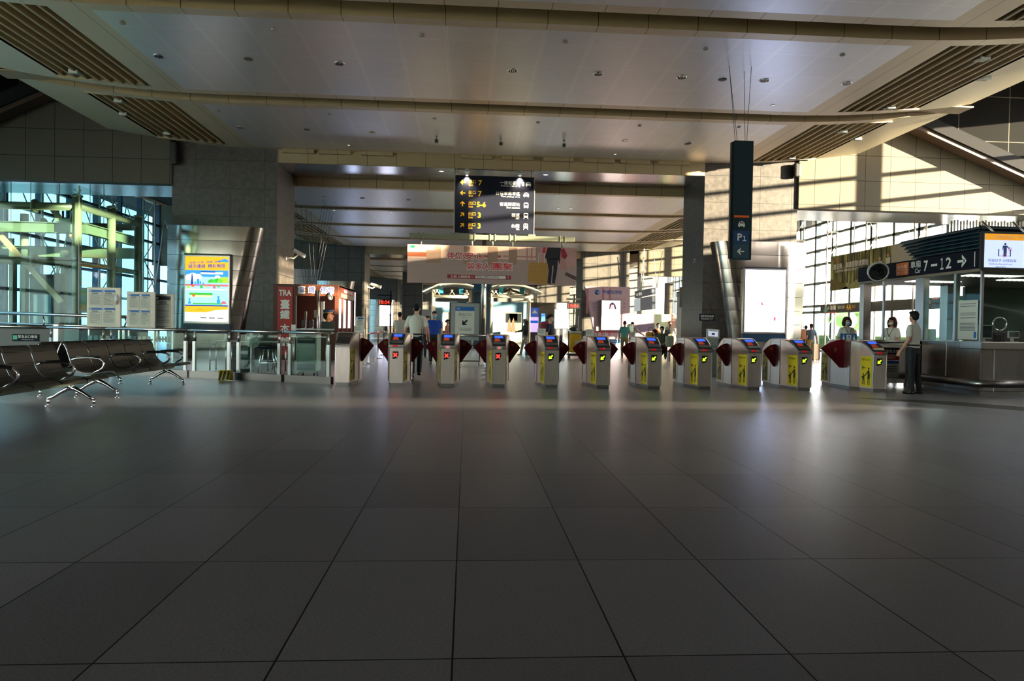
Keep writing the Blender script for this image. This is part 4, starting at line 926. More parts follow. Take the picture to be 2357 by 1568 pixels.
# flood lamps tucked between the louvre blades
for k, (u, v, lb) in enumerate(((175, 172, 'box floodlight between the louvres at the left, nearest of the left ones'), (277, 238, 'box floodlight at the top of the left inner louvre field'), (288, 272, 'box floodlight at the outer edge of the left inner louvre field'), (388, 312, 'box floodlight at the bottom of the left inner louvre field'),
    (2258, 138, 'box floodlight high in the right outer louvre field'), (2262, 195, 'box floodlight near the outer edge of the right outer louvre field'), (2045, 250, 'box floodlight at the bottom of the right outer louvre field'), (1937, 304, 'box floodlight at the top of the right inner louvre field'), (1970, 330, 'box floodlight at the outer edge of the right inner louvre field'), (1820, 365, 'box floodlight at the bottom of the right inner louvre field'))):
    P = onz(u, v, 7.38); z = zc(P.x, 7.25); t = thing('floodlight', lb, 'floodlight', (P.x, P.y, z), 'floodlights in the louvres')
    b = MB(); b.box(P.x-.14, P.x+.14, P.y-.10, P.y+.10, z-.02, z+.10, M_CREAM, .015); b.build('housing', t)
    b = MB(); b.box(P.x-.11, P.x+.11, P.y-.16, P.y-.10, z-.05, z+.04, M_WHITE, .01); b.build('bracket', t)

# security cameras
def cctv(P, d, label, s=1.0, wall=None):
    P = Vector(P); d = Vector(d).normalized(); t = thing('security_camera', label, 'security camera', P)
    rot = d.to_track_quat('Z', 'Y').to_matrix(); b = MB()
    b.lathe([(.0, -.22*s), (.055*s, -.22*s), (.065*s, -.18*s), (.07*s, .18*s), (.075*s, .24*s), (.06*s, .25*s), (.055*s, .22*s), (0, .22*s)], P, M_WHITE, 16, rot); b.build('housing', t)
    b = MB(); w = Vector(wall); m = (P+w)/2+Vector((0, 0, -.09*s)); b.tube([P+Vector((0, 0, -.06*s)), m+Vector((.03*s, 0, -.02)), m, w], [.02*s, .028*s, .028*s, .03*s], M_WHITE, 10); b.lathe([(.07*s, 0), (.07*s, .02), (.03*s, .03)], w, M_WHITE, 14, Vector((P.x-w.x, 0, 0)).normalized().to_track_quat('Z', 'Y').to_matrix()); b.build('bracket', t)
P = at(687, 582, 26.2); cctv(P, (.8, .5, -.45), 'white security camera on the inner side of the left column', 1.1, (-6.62, P.y, P.z-.2))
P = at(1602, 597, 26.0); cctv(P, (-.25, -.9, -.3), 'white security camera on the inner side of the right column', 1.2, (8.46, P.y, P.z-.1))
P = at(864, 657, 50); cctv(P, (.9, -.2, -.3), 'small distant security camera on the column behind the lunchbox booth', 1.7, (-7.0, P.y, P.z-.1))
# dark slim column loudspeaker at the left column and bracket at the right
b = MB(); P = at(402, 362, 24.7); b.box(P.x-.13, P.x+.13, 24.55, 24.8, P.z-.25, P.z+.55, M_BLACK, .07); tag(b.build('column_loudspeaker'), 'slim black loudspeaker at the top left corner of the left column', 'loudspeaker')
b = MB(); P = at(1835, 392, 24.7); b.box(P.x-.12, P.x+.10, 24.6, 24.85, P.z-.25, P.z+.25, M_BLACK, .05); tag(b.build('column_loudspeaker'), 'small black loudspeaker at the top right corner of the right column', 'loudspeaker')

def R4(u0, v0, u1, v1, Y):
    A, B_ = at(u0, v0, Y), at(u1, v1, Y); return A.x, B_.x, B_.z, A.z     # x0, x1, z0, z1

# ------------------------------------------------------------------ glass lift tower on the left
XL = -10.75; LY0 = onx(182, 600, XL).y; LY1 = onx(341, 600, XL).y; LZ = 4.95
t = thing('lift_tower', 'glass lift tower with cream steel pipes on the left behind the notice boards', 'lift', (XL-1.8, (LY0+LY1)/2, 0))
Xw = -15.3
for z0, z1 in ((1.05, 2.86), (2.88, LZ)):
    for ya, yb in ((LY0, LY0+.0), ):
        for xa, xb in ((Xw, -13.33), (-13.31, XL)):
            b = MB(); b.box(xa, xb, LY0, LY0+.012, z0, z1, M_GLASSG); b.build('glass_pane', t)
    for ya, yb in ((LY0, (LY0+LY1)/2-.01), ((LY0+LY1)/2+.01, LY1)):
        b = MB(); b.box(XL-.012, XL, ya, yb, z0, z1, M_GLASSG); b.build('glass_pane', t)
for X, Y in ((XL, LY0), (XL, LY1)):
    b = MB(); b.box(X-.02, X+.006, Y-.006, Y+.02, 0, LZ, mat('glass_edge', '5c6a52', .3)); b.build('edge_trim', t)
xp = XL-.22; posts = [LY0+.3, (LY0+LY1)/2+.1, LY1-.25]
for Y in posts:
    b = MB(); b.cyl((xp, Y, 0), (xp, Y, LZ-.25), .12, M_CREAM, 18); b.lathe([(.12, 0), (.15, .02), (.15, .06), (.05, .10)], (xp, Y, LZ-.28), M_CREAM, 16); b.build('pipe_column', t)
for X in (-14.6,):
    b = MB(); b.cyl((X, LY0+.3, 0), (X, LY0+.3, LZ-.25), .12, M_CREAM, 18); b.cyl((X, LY1-.25, 0), (X, LY1-.25, LZ-.25), .12, M_CREAM, 18); b.build('pipe_column', t)
def flange(b, P, ax, r=.19):
    P = Vector(P); q = Vector(ax).to_track_quat('Z', 'Y').to_matrix(); b.lathe([(.1, -.03), (r, -.03), (r, .03), (.1, .03)], P, M_CREAM, 18, q)
    for k in range(8):
        a = k*PI/4; b.ell(P+q @ Vector((.15*math.cos(a), .15*math.sin(a), -.035)), (.018, .018, .018), M_STEEL, seg=6, rings=4)
for z, X0 in ((LZ-.55, -15.2), (2.86, -15.2)):
    b = MB(); b.cyl((X0, posts[0], z), (xp, posts[0], z), .11, M_CREAM, 16); flange(b, (-12.1, posts[0], z), (1, 0, 0)); b.build('cross_pipe', t)
b = MB(); b.cyl((xp, posts[0], LZ-.5), (xp, posts[2], LZ-.5), .11, M_CREAM, 16); b.build('cross_pipe', t)
b = MB(); b.cyl((xp, posts[0], 2.84), (xp, posts[2], 2.84), .08, M_CREAM, 16); b.build('cross_pipe', t)
b = MB(); b.cyl((-15.2, posts[2], LZ-.6), (xp, posts[2], LZ-.6), .11, M_CREAM, 16); flange(b, (-14.0, posts[2], LZ-.6), (1, 0, 0), .24); b.build('cross_pipe', t)
M_IB = mat('pale_green_beam_paint', '626c58', .4, .1, noise=.06)
def ibeam(p, q, h=.30, w=.2):
    p, q = Vector(p), Vector(q); d = (q-p).normalized(); n = Vector((-d.y, d.x, 0)); b = MB()
    for z0, z1, ww in ((-h/2, -h/2+.02, w), (h/2-.02, h/2, w), (-h/2, h/2, .02)):
        plate([p+n*ww/2+Vector((0, 0, z0)), q+n*ww/2+Vector((0, 0, z0)), q+n*ww/2+Vector((0, 0, z1)), p+n*ww/2+Vector((0, 0, z1))], -n*ww, M_IB, b)
    return b
ibeam((-15.2, LY0+.75, 3.86), (xp+.02, LY0+.75, 3.86)).build('hoist_beam', t); ibeam((xp-.1, LY0+.9, 3.88), (xp-.1, LY1-.2, 3.88)).build('hoist_beam', t); ibeam((-15.2, LY1-.5, 3.45), (xp, LY1-.5, 3.45), .34).build('hoist_beam', t)
b = MB(); b.box(-14.4, -13.9, LY0+.55, LY0+.95, 4.05, 4.32, M_IB, .02); b.lathe([(.2, -.1), (.2, .1)], (-14.15, LY0+.75, 4.38), mat('brass_sheave', 'b8862c', .3, .8), 20, Matrix.Rotation(PI/2, 3, 'X')); b.box(-11.75, -11.3, LY0+.6, LY0+.9, 4.02, 4.12, M_IB)
for q in (-11.6, -11.45): b.cyl((q, LY0+.75, 4.1), (q, LY0+.75, 4.35), .03, M_BLACK, 10); b.ell((q, LY0+.75, 4.4), (.035, .035, .04), MATS['brass_sheave'])
b.build('hoist_machine', t)
M_DIAG = mat('bronze_brace_paint', 'a08468', .4, .2, noise=.08)
def brace(u0, v0, u1, v1, Y, w=.16):
    p, q = at(u0, v0, Y), at(u1, v1, Y); d = (q-p).normalized(); n = Vector((-d.z, 0, d.x))*w/2; b = MB()
    plate([p-n, q-n, q+n, p+n], (0, .05, 0), M_DIAG, b); b.build('diagonal_brace', t)
brace(-10, 532, 140, 695, LY0+1.0); brace(112, 470, 170, 548, LY0+1.3)
b = MB()
for u in (30, 58, 148): 
    X = at(u, 650, LY0+1.6).x; b.box(X-.06, X+.06, LY0+1.5, LY0+1.7, 0, 3.3, M_IB, .01)
X = at(140, 650, LY0+1.5).x; b.box(X-.1, X+.1, LY0+1.3, LY0+1.5, 0, 2.6, M_BLACK, .02)
b.build('guide_rails', t)
x0, x1, z0, z1 = R4(68, 640, 138, 752, LY0+2.3)
b = MB(); b.box(x0, x1, LY0+2.3, LY0+2.36, .1, z1, mat('lift_car_grey_green', '3c4a44', .4, .3)); b.box(x0+.12, x1-.25, LY0+2.28, LY0+2.3, .9, z1-.5, mat('lift_window_daylight', '9cc8e0', .1, spec=.8)); b.box(x0-.05, x1+.05, LY0+2.25, LY0+2.4, z1, z1+.12, M_BLACK); b.build('car_door', t)
b = MB(); x0, x1, z0, z1 = R4(182, 662, 200, 720, LY0+.7); b.box(x0, x1, LY0+.7, LY0+.85, z0, z1, M_IB, .01); b.build('control_box', t)
b = MB(); b.box(Xw, XL+.02, LY0-.02, LY0+.05, 0, 1.02, mat('plinth_glass_frit', '5e6a60', .3)); b.box(XL-.04, XL+.02, LY0, LY1, 0, 1.02, MATS['plinth_glass_frit']); b.build('plinth', t)
# spider fittings at the glass corners
b = MB()
for (X, Y, z) in ((XL-.08, LY0+.12, LZ-.2), (XL-.08, LY0+.12, 2.87), (-13.32, LY0+.1, LZ-.2), (-13.32, LY0+.1, 2.87), (XL-.08, (LY0+LY1)/2, LZ-.2)):
    for a in range(4):
        dx, dz = .12*math.cos(PI/4+a*PI/2), .12*math.sin(PI/4+a*PI/2); b.tube([(X, Y, z), (X+dx, Y-.03, z+dz)], .014, M_CHROME, 6); b.ell((X+dx, Y-.06, z+dz), (.025, .02, .025), M_CHROME, seg=8, rings=6)
b.build('glass_fittings', t)
t = thing('lift_guard_rail', 'double steel handrail in front of the glass lift tower', 'handrail', (-12, 18.5, 0))
P0, P1, P2 = at(-40, 719, 18.6), at(200, 727, 18.3), at(292, 730, 18.2)
for dz in (0, -.26): b = MB(); b.tube([P0+Vector((0, 0, dz)), P1+Vector((0, 0, dz)), P2+Vector((0, 0, dz))], .04-(.012 if dz else 0), M_PIPE, 12); b.build('rail', t)
for u in (97, 285):
    P = at(u, 727, 18.35); b = MB(); b.box(P.x-.03, P.x+.03, P.y-.02, P.y+.02, 0, P.z-.3, M_STEEL, .005); b.tube([(P.x, P.y, P.z-.32), (P.x+.06, P.y, P.z-.15), (P.x+.02, P.y, P.z-.02)], .02, M_STEEL, 8); b.build('post', t)
for u0, v0, u1, v1, Y, lb, c in ((62, 571, 141, 601, 26, 'landscape picture panel seen through the lift tower glass', '8a9468'), (0, 548, 30, 600, 26, 'dark sign with a white up arrow seen at the left edge through the lift glass', '1e2438')):
    x0, x1, z0, z1 = R4(u0, v0, u1, v1, Y); t = thing('hanging_sign', lb, 'sign', ((x0+x1)/2, Y, z0)); b = MB(); b.box(x0, x1, Y, Y+.08, z0, z1, mat('sign_face_'+c, '#'+c, .5, noise=.3, nscale=1.5), .006); b.build('panel', t)
    b = MB()
    if c == '1e2438': arrow(b, ((x0+x1)/2+.05, Y-.003, (z0+z1)/2+.1), .45, PI/2, M_TXTW)
    else: b.prism([(x0+.05, z0+.03), (x0+.35, z0+.03), (x0+.3, z1-.05), (x0+.12, z1-.05)], Y-.004, Y, M_PAPER); b.prism([(x0+.6, z0+.03), (x1-.1, z0+.05), (x1-.3, z1-.12), (x0+.75, z1-.1)], Y-.004, Y, mat('sign_hill_print', '5c7030', .6, noise=.3))
    b.build('print', t)
    for x in (x0+.1, x1-.1): b = MB(); b.cyl((x, Y+.04, z1), (x, Y+.04, 5.92), .012, M_STEEL, 6); b.build('hanger', t)
x0, x1, z0, z1 = R4(199, 572, 244, 594, 26); t = thing('hanging_sign', 'white hanging panel with four black characters seen through the lift glass', 'sign', ((x0+x1)/2, 26, z0))
b = MB(); b.box(x0, x1, 26, 26.06, z0, z1, M_WHITE, .004); b.build('panel', t); b = MB(); b.text('一點美好', ((x0+x1)/2, 26, (z0+z1)/2), .26, M_INK, w=.6); b.build('lettering', t)
for x in (x0+.1, x1-.1): b = MB(); b.cyl((x, 26.03, z1), (x, 26.03, 5.92), .012, M_STEEL, 6); b.build('hanger', t)

# ------------------------------------------------------------------ lunchbox booth
M_WOOD = mat('booth_red_brown_wood', '54260f', .55, noise=.22, nscale=4, stretch=(3, 3, .5)); M_WOODL = mat('booth_inner_wall', '6a3426', .6, noise=.12)
M_CHARB = mat('booth_letter_blue', '2a3a9c', .5)
YB = 24.45; bx0, bx1 = -6.60, at(779, 700, YB).x; by1 = 27.9; bz = 2.58
t = thing('lunchbox_booth', 'red brown wooden lunchbox booth with TRA banner beside the left column', 'booth', ((bx0+bx1)/2, (YB+by1)/2, 0))
b = MB()
def X_(u): return at(u, 720, YB).x
def Z_(v): return at(700, v, YB).z
xs = X_(634), X_(680), X_(728), X_(738), X_(770)
b.box(bx0, xs[1], YB, YB+.12, 0, bz, M_WOOD, .01); b.box(xs[1], bx1, YB, YB+.12, Z_(681), bz, M_WOOD, .01); b.box(xs[4], bx1, YB, YB+.14, 0, Z_(681), M_WOOD, .01); b.box(xs[1], xs[4], YB, YB+.12, 0, 1.02, M_WOOD, .01)
b.build('front_wall', t)
b = MB(); b.box(bx0, bx1, YB+.12, by1, bz-.06, bz, M_WOOD); b.build('roof', t)
b = MB(); b.box(bx0, bx1, by1-.08, by1, 0, bz-.06, M_WOODL); b.build('back_wall', t)
b = MB(); b.box(bx1-.1, bx1, YB+.14, by1, bz-.42, bz, M_WOOD, .01); b.box(bx1-.1, bx1, YB+.14, by1, 0, .92, M_WOOD, .01)
for yy in (YB+.9, YB+1.9, YB+2.9): b.box(bx1-.1, bx1-.01, yy, yy+.14, .9, bz-.4, M_WOOD)
b.build('side_wall', t)
b = MB(); b.box(bx1-.005, bx1+.01, YB+.5, by1-.1, bz-.24, bz-.08, M_RED); b.box(bx1-.005, bx1+.01, YB+.5, by1-.1, bz-.40, bz-.26, mat('booth_sign_tan', '9c7a5c', .6, noise=.4, nscale=20))
b.text('臺鐵便當本舖', (bx1+.01, (YB+by1)/2+.2, bz-.16), .11, M_TXTW, xd=(0, 1, 0), w=1.8); b.build('side_sign', t)
b = MB(); b.cyl((X_(733), YB-.03, 0), (X_(733), YB-.03, bz-.2), .055, M_STEEL, 14); b.build('steel_pole', t)
x0, x1 = X_(639), X_(674); b = MB(); b.box(x0, x1, YB-.03, YB-.005, .18, Z_(661), M_RED, .004)
b.text('TRA', ((x0+x1)/2, YB-.034, Z_(675)), .20, M_TXTW, bold=.03, w=.42)
for ch, v in zip('臺鐵本舖', (701, 725, 757, 787)): b.text(ch, ((x0+x1)/2, YB-.034, Z_(v)), .30, M_TXTW, bold=.06)
b.build('vertical_banner', t)
for ch, u in zip('臺鐵便當', (694, 717, 745, 761)): b = MB(); b.text(ch, (X_(u), YB-.004, Z_(667)), .22, M_TXTW, bold=.16, d=.002); b.text(ch, (X_(u), YB-.010, Z_(667)), .20, M_CHARB, bold=.012, d=.002); b.build('header_letter', t)
b = MB(); b.box(xs[1]-.03, xs[4], YB-.18, YB+.35, 1.02, 1.07, M_WHITE, .01); b.build('counter_top', t)
b = MB(); b.box(X_(705), X_(717), YB+1.2, YB+1.21, Z_(730), Z_(712), M_PAPER); b.box(X_(684), X_(690), YB+1.0, YB+1.1, 1.1, Z_(715), M_CREAM, .03); b.box(X_(716), X_(724), YB+1.6, YB+1.7, 1.2, Z_(690), M_PAPER); b.build('hung_papers', t)
b = MB(); b.box(bx1-.09, bx1-.06, YB+.25, YB+.85, 1.1, bz-.45, emat('lit_panel_white', 'fff8f6', 2.0)); b.build('lit_side_panel', t); b = MB(); b.box(bx1-.09, bx1-.06, YB+1.1, YB+1.85, 1.1, bz-.45, MATS['lit_panel_white']); b.build('lit_side_panel', t); b = MB(); b.box(bx1-.09, bx1-.06, YB+2.1, YB+2.85, 1.1, bz-.45, MATS['lit_panel_white']); b.build('lit_side_panel', t)
for k, u in enumerate((699, 716)):
    t2 = thing('card_terminal', 'black tablet on a white stand on the booth counter, %s one' % ('left', 'right')[k], 'tablet', (X_(u), YB+.05, 1.07), 'tablets on the booth counter')
    b = MB(); b.box(X_(u)-.07, X_(u)+.05, YB+.0, YB+.02, 1.12, 1.36, M_BLACK, .008); b.build('screen', t2); b = MB(); b.box(X_(u)+.03, X_(u)+.08, YB+.02, YB+.06, 1.07, 1.38, M_WHITE, .01); b.box(X_(u)-.08, X_(u)+.08, YB-.02, YB+.1, 1.07, 1.09, M_WHITE, .005); b.build('stand', t2)
# plastic stationmaster bust with a cap in the right window
P = at(756, 742, YB+.9); t = thing('stationmaster_bust', 'dark haired display bust with a peaked cap in the booth window, facing right', 'mannequin', (P.x, P.y, 1.03))
M_SKB = mat('bust_skin', 'c07a4c', .45, noise=.05); b = MB()
c = P+Vector((0, 0, .22)); b.ell(c, (.15, .12, .18), M_SKB, seg=20, rings=14); b.ell(c+Vector((.07, 0, -.09)), (.09, .08, .09), M_SKB); b.ell(c+Vector((.155, 0, -.01)), (.035, .025, .04), M_SKB); b.ell(c+Vector((-.0, -.115, 0)), (.03, .02, .045), M_SKB); b.tube([c+Vector((0, 0, -.12)), c+Vector((-.02, 0, -.32))], [.075, .09], M_SKB, 14)
b.build('head', t)
b = MB(); b.ell(c+Vector((-.06, 0, .02)), (.135, .13, .17), M_HAIR); b.build('hair', t)
b = MB(); b.lathe([(.15, 0), (.16, .03), (.19, .09), (.18, .12), (.05, .15), (.0, .15)], c+Vector((-.01, 0, .10)), mat('cap_navy', '1c2a48', .5), 22); b.prism([(c.x+.10, c.z+.10), (c.x+.22, c.z+.075), (c.x+.22, c.z+.09), (c.x+.10, c.z+.125)], c.y-.10, c.y+.10, M_BLACK); b.tube([c+Vector((.16*math.cos(a*PI/8)-.01, .16*math.sin(a*PI/8), .12)) for a in range(16)], .012, M_GOLD, 6, closed=True); b.build('cap', t)
b = MB(); b.lathe([(.10, 0), (.13, -.06), (.25, -.16), (.28, -.30), (.0, -.30)], c+Vector((-.02, 0, -.22)), M_SHIRTW, 20); b.build('shirt', t)
b = MB(); x0, x1, z0, z1 = R4(738, 740, 769, 762, YB+.2); b.box(x0, x1, YB+.3, YB+.5, 1.07, z1, mat('lunchbox_pile_green', '3e4a3a', .6, noise=.4, nscale=8), .02); tag(b.build('merchandise_box'), 'dark green box of goods in the booth window under the bust', 'box')
b = MB(); P = at(760, 683, 23.9)
cctv(P, (.2, -.95, -.15), 'boxy grey security camera in front of the booth header', 1.1, (P.x-.1, 24.42, P.z+.1))
# hanging frosted panels on crossed wires behind the booth
t = thing('hanging_glass_sign', 'white glass panels hung on crossed wires above the lunchbox booth roof', 'sign', at(714, 680, 31)); Yh0, Yh1 = 29.5, 34
for k in range(3):
    u0 = 703+k*9; b = MB(); A = at(u0, 675+k*4, 30+k*1.3); C = at(u0+8, 678+k*4, 31.2+k*1.3); plate([Vector((A.x, A.y, 2.1)), Vector((C.x, C.y, 2.1)), Vector((C.x, C.y, C.z)), Vector((A.x, A.y, A.z))], (.03, .03, 0), M_WHITE, b); b.build('glass_panel', t)
b = MB()
for k in range(5):
    A = at(704+k*6, 676+k*2, 30.2+k*.8); b.cyl(A, Vector((A.x-.7+.1*k, A.y, 6.5)), .007, M_DKGREY, 6); b.cyl(A, Vector((A.x+.7, A.y, 6.5)), .007, M_DKGREY, 6)
b.build('wires', t)

# ------------------------------------------------------------------ things behind the left barrier
def fz(u, Y): return at(u, 800, Y).x
t = thing('folding_table', 'light grey folding table behind the glass barrier under the city poster', 'table', (fz(545, 18.5), 18.5, 0))
x0, x1 = fz(482, 18.5), fz(665, 18.5); zt = at(560, 785, 18.5).z; M_TBL = mat('table_grey', '9c9c94', .5)
b = MB(); b.box(x0, x1, 18.3, 18.95, zt-.03, zt, M_TBL, .01); b.build('tabletop', t)
for x in (x0+.05, x0+.45, x1-.5, x1-.06):
    b = MB(); b.cyl((x, 18.4, 0), (x, 18.4, zt-.03), .018, M_STEEL, 8); b.cyl((x, 18.85, 0), (x, 18.85, zt-.03), .018, M_STEEL, 8); b.cyl((x, 18.4, .25), (x, 18.85, .25), .012, M_STEEL, 6); b.cyl((x, 18.4, zt-.25), (x+.2, 18.4, zt-.04), .01, M_STEEL, 6); b.build('leg', t)
t = thing('black_box_cabinet', 'low black cabinet under the folding table', 'cabinet', (fz(560, 18.4), 18.2, 0)); x0, x1 = fz(540, 17.9), fz(581, 17.9)
b = MB(); b.box(x0, x1, 17.7, 18.1, 0, at(560, 796, 17.9).z, M_DKGREY, .01); b.build('body', t)
for k in range(2): b = MB(); b.box(x0+.03, x1-.03, 17.68, 17.70, .05+k*.32, .33+k*.32, M_BLACK, .006); b.build('drawer', t)
P = at(582, 780, 17.0); t = thing('pedestal_fan', 'pale green floor fan behind the barrier, turned to the side', 'fan', (P.x, P.y, 0))
b = MB(); rot = Vector((.8, -.6, 0)).to_track_quat('Z', 'Y').to_matrix()
for k in range(20):
    a = k*PI/10; b.tube([P+rot @ Vector((.03*math.cos(a), .03*math.sin(a), .06)), P+rot @ Vector((.15*math.cos(a), .15*math.sin(a), .055)), P+rot @ Vector((.205*math.cos(a), .205*math.sin(a), 0)), P+rot @ Vector((.15*math.cos(a), .15*math.sin(a), -.05))], .004, M_WHITE, 4)
b.tube([P+rot @ Vector((.205*math.cos(k*PI/12), .205*math.sin(k*PI/12), 0)) for k in range(24)], .008, mat('fan_green', 'a8c4b4', .4), 6, closed=True); b.build('guard', t)
b = MB()
for k in range(3):
    a = k*2*PI/3; b.prism([(0, -.02), (.09, -.07), (.17, -.04), (.16, .05), (.05, .04)], -.006, .006, mat('fan_blade', '9ad0c0', .3), plane='xy', xf=Matrix.Translation(P) @ (rot @ Matrix.Rotation(a, 3, 'Z') @ Matrix.Rotation(.35, 3, 'X')).to_4x4())
b.build('blades', t)
b = MB(); b.lathe([(.05, -.16), (.06, -.1), (.05, -.04), (.02, 0)], P, M_WHITE, 14, rot); b.build('motor', t)
b = MB(); b.cyl((P.x-.06, P.y+.07, .03), (P.x-.06, P.y+.07, P.z-.03), .017, M_WHITE, 10); b.lathe([(.2, 0), (.2, .02), (.05, .05), (0, .05)], (P.x-.06, P.y+.07, 0), M_WHITE, 20); b.build('stand', t)
P = at(617, 798, 17.6); t = thing('bar_stool', 'black padded stool with steel legs behind the glass barrier', 'stool', (P.x, P.y, 0))
b = MB(); b.ell((P.x, P.y, P.z), (.27, .20, .07), M_BLACK, seg=20); b.build('seat', t)
for dx, dy in ((-.2, -.12), (.2, -.12), (.2, .14), (-.2, .14)): b = MB(); b.cyl((P.x+dx, P.y+dy, 0), (P.x+dx*.7, P.y+dy*.7, P.z-.04), .014, M_CHROME, 8); b.build('leg', t)
b = MB(); b.tube([(P.x-.19, P.y-.11, .25), (P.x+.19, P.y-.11, .25), (P.x+.19, P.y+.13, .25), (P.x-.19, P.y+.13, .25)], .01, M_CHROME, 6, closed=True); b.build('foot_ring', t)
P = at(533, 858, 15.62); t = thing('taped_block', 'small yellow and black striped block at the foot of the barrier', 'block', (P.x, 15.45, 0))
b = MB(); b.box(P.x-.12, P.x+.12, 15.14, 15.34, 0, .21, M_YEL, .015); b.build('block', t); b = MB()
for k in range(3): b.prism([(P.x-.12+k*.08, .01), (P.x-.08+k*.08, .01), (P.x-.03+k*.075, .20), (P.x-.07+k*.075, .20)], 15.135, 15.14, M_BLACK)
b.tube([(P.x+.03, 15.13, .1), (P.x+.04, 15.1, .03), (P.x+.12, 15.02, .012), (P.x+.45, 14.95, .012)], .009, M_WHITE, 6); b.build('stripes', t)
x0, x1, z0, z1 = R4(682, 768, 728, 858, 16.4)
t = thing('wheeled_cabinet', 'pale grey green ticket cabinet on castors behind the barrier, left of the gates', 'cabinet', ((x0+x1)/2, 16.6, 0)); M_CABG = mat('cabinet_grey_green', 'a0aaa0', .45, noise=.05)
b = MB(); b.box(x0, x1, 16.4, 16.9, .13, z1, M_CABG, .015); b.build('body', t)
b = MB(); b.box(x0+.03, x1-.04, 16.38, 16.40, z1-.22, z1-.06, M_DKGREY, .004); b.box(x0+.06, x1-.08, 16.37, 16.38, z1-.14, z1-.12, M_CABG); b.build('top_slot', t)
b = MB(); b.box(x0+.02, x1-.02, 16.385, 16.40, .33, z1-.26, M_CABG, .004); b.box(x0+.05, x1-.05, 16.36, 16.385, z1-.30, z1-.285, M_STEEL, .003)
for k, ch in enumerate('Telecom'): b.text(ch, (x0+.05, 16.383, z1-.36-k*.055), .04, mat('print_green', '3c5a44', .6), xd=(0, 0, -1), up=(1, 0, 0))
b.build('door', t); b = MB(); b.box(x0+.03, x1-.03, 16.39, 16.40, .16, .30, mat('cabinet_blue_grey', '4c5a68', .5)); b.build('base_panel', t)
for x in (x0+.06, x1-.06):
    for y in (16.45, 16.85): b = MB(); b.cyl((x-.015, y, .05), (x+.015, y, .05), .05, M_BLACK, 14); b.cyl((x, y, .09), (x, y, .14), .02, M_STEEL, 8); b.build('castor', t)
for k, u in enumerate((676, 752)):
    P = at(u, 790, 16.0); t = thing('crowd_barrier_post', 'slim steel post behind the barrier, %s of the grey cabinet' % ('left', 'right')[k], 'post', (P.x, 16.0, 0))
    b = MB(); b.cyl((P.x, 16.0, 0), (P.x, 16.0, 1.0 if k else 1.16), .022, M_STEEL, 12); b.build('pole', t); b = MB(); b.lathe([(.15, 0), (.15, .012), (.03, .03)], (P.x, 16.0, 0), M_STEEL, 18); b.build('base', t)
    if not k: b = MB(); b.box(P.x-.05, P.x+.05, 15.96, 15.975, .92, 1.2, M_WHITE, .004); b.build('plate', t)

# ------------------------------------------------------------------ information office on the right
XO = 10.3; YO = 13.5; YE = 17.9; XR = 15.5
M_OST = mat('office_steel', (.33, .30, .28), .27, 1.0, noise=.25, nscale=2, stretch=(5, 5, .7))
t = thing('service_counter', 'brushed steel staff service counter and glass office at the right edge', 'counter', (XO+1.5, YO+2, 0))
b = MB(); b.box(XO, XO+.06, YO, 15.55, .08, 1.06, M_OST, .01); b.build('side_panel', t)
b = MB(); b.box(XO+.06, XR, YO, YO+.06, .08, .95, M_OST, .01); b.box(XO+1.02, XO+1.10, YO-.03, YO+.08, 0, 2.6, M_STEEL, .01); b.build('front_panel', t)
b = MB(); b.box(XO-.02, XR, YO-.06, YO+.55, .93, 1.08, M_STEEL, .012); b.build('counter_ledge', t)
b = MB(); b.box(XO-.02, XO+.5, YO+.5, 15.55, 1.05, 1.09, M_STEEL, .01); b.build('side_ledge', t)
b = MB(); b.tube([(XO-.05, 15.5, .24), (XO-.05, YO-.04, .24), (XO-.0, YO-.07, .24), (XO+1.15, YO-.07, .24)], .075, M_STEELD, 16); b.build('bumper_rail', t)
b = MB(); b.box(XO+.05, XR, YO+.05, 15.5, 0, .08, M_STEELD); b.build('plinth', t)
b = MB()
for y in (YO+1.0,): b.box(XO-.004, XO, y-.006, y+.006, .08, 1.05, M_CHROME)
b.box(XO+.30, XO+.312, YO-.004, YO, .08, .93, M_CHROME); b.build('seam_trim', t)
for nm, (xa, xb, ya, yb) in (('corner_post', (XO-.0, XO+.05, YO, YO+.05)), ('steel_post', (XO+.0, XO+.14, 15.3, 15.6)), ('steel_post', (XO, XO+.10, 14.25, 14.32)), ('steel_post', (XO+2.2, XO+2.4, YE-.3, YE)), ('steel_post', (XO, XO+.2, YE-.2, YE))):
    b = MB(); b.box(xa, xb, ya, yb, 1.06 if 'corner' in nm or yb < 15 else 0, 2.5, M_STEEL, .006); b.build(nm, t)
b = MB(); b.box(XO+.02, XO+.032, YO+.05, 14.25, 1.09, 2.5, M_GLASSG); b.build('glass_pane', t)
b = MB(); b.box(XO+.02, XO+.032, 14.32, 15.3, 1.09, 2.5, M_GLASSG); b.build('glass_pane', t)
b = MB(); b.box(XO+.05, XO+1.02, YO+.02, YO+.032, 1.30, 2.5, M_GLASSG); b.build('glass_pane', t)
b = MB(); b.box(XO+1.1, XR, YO+.02, YO+.032, 1.30, 2.5, M_GLASSG); b.build('glass_pane', t)
b = MB(); P = at(2303, 746, YO-.0); b.tube([(P.x+.145*math.cos(k*PI/14), YO+.02, P.z+.13*math.sin(k*PI/14)) for k in range(28)], .014, M_CHROME, 8, closed=True); b.build('speech_ring', t)
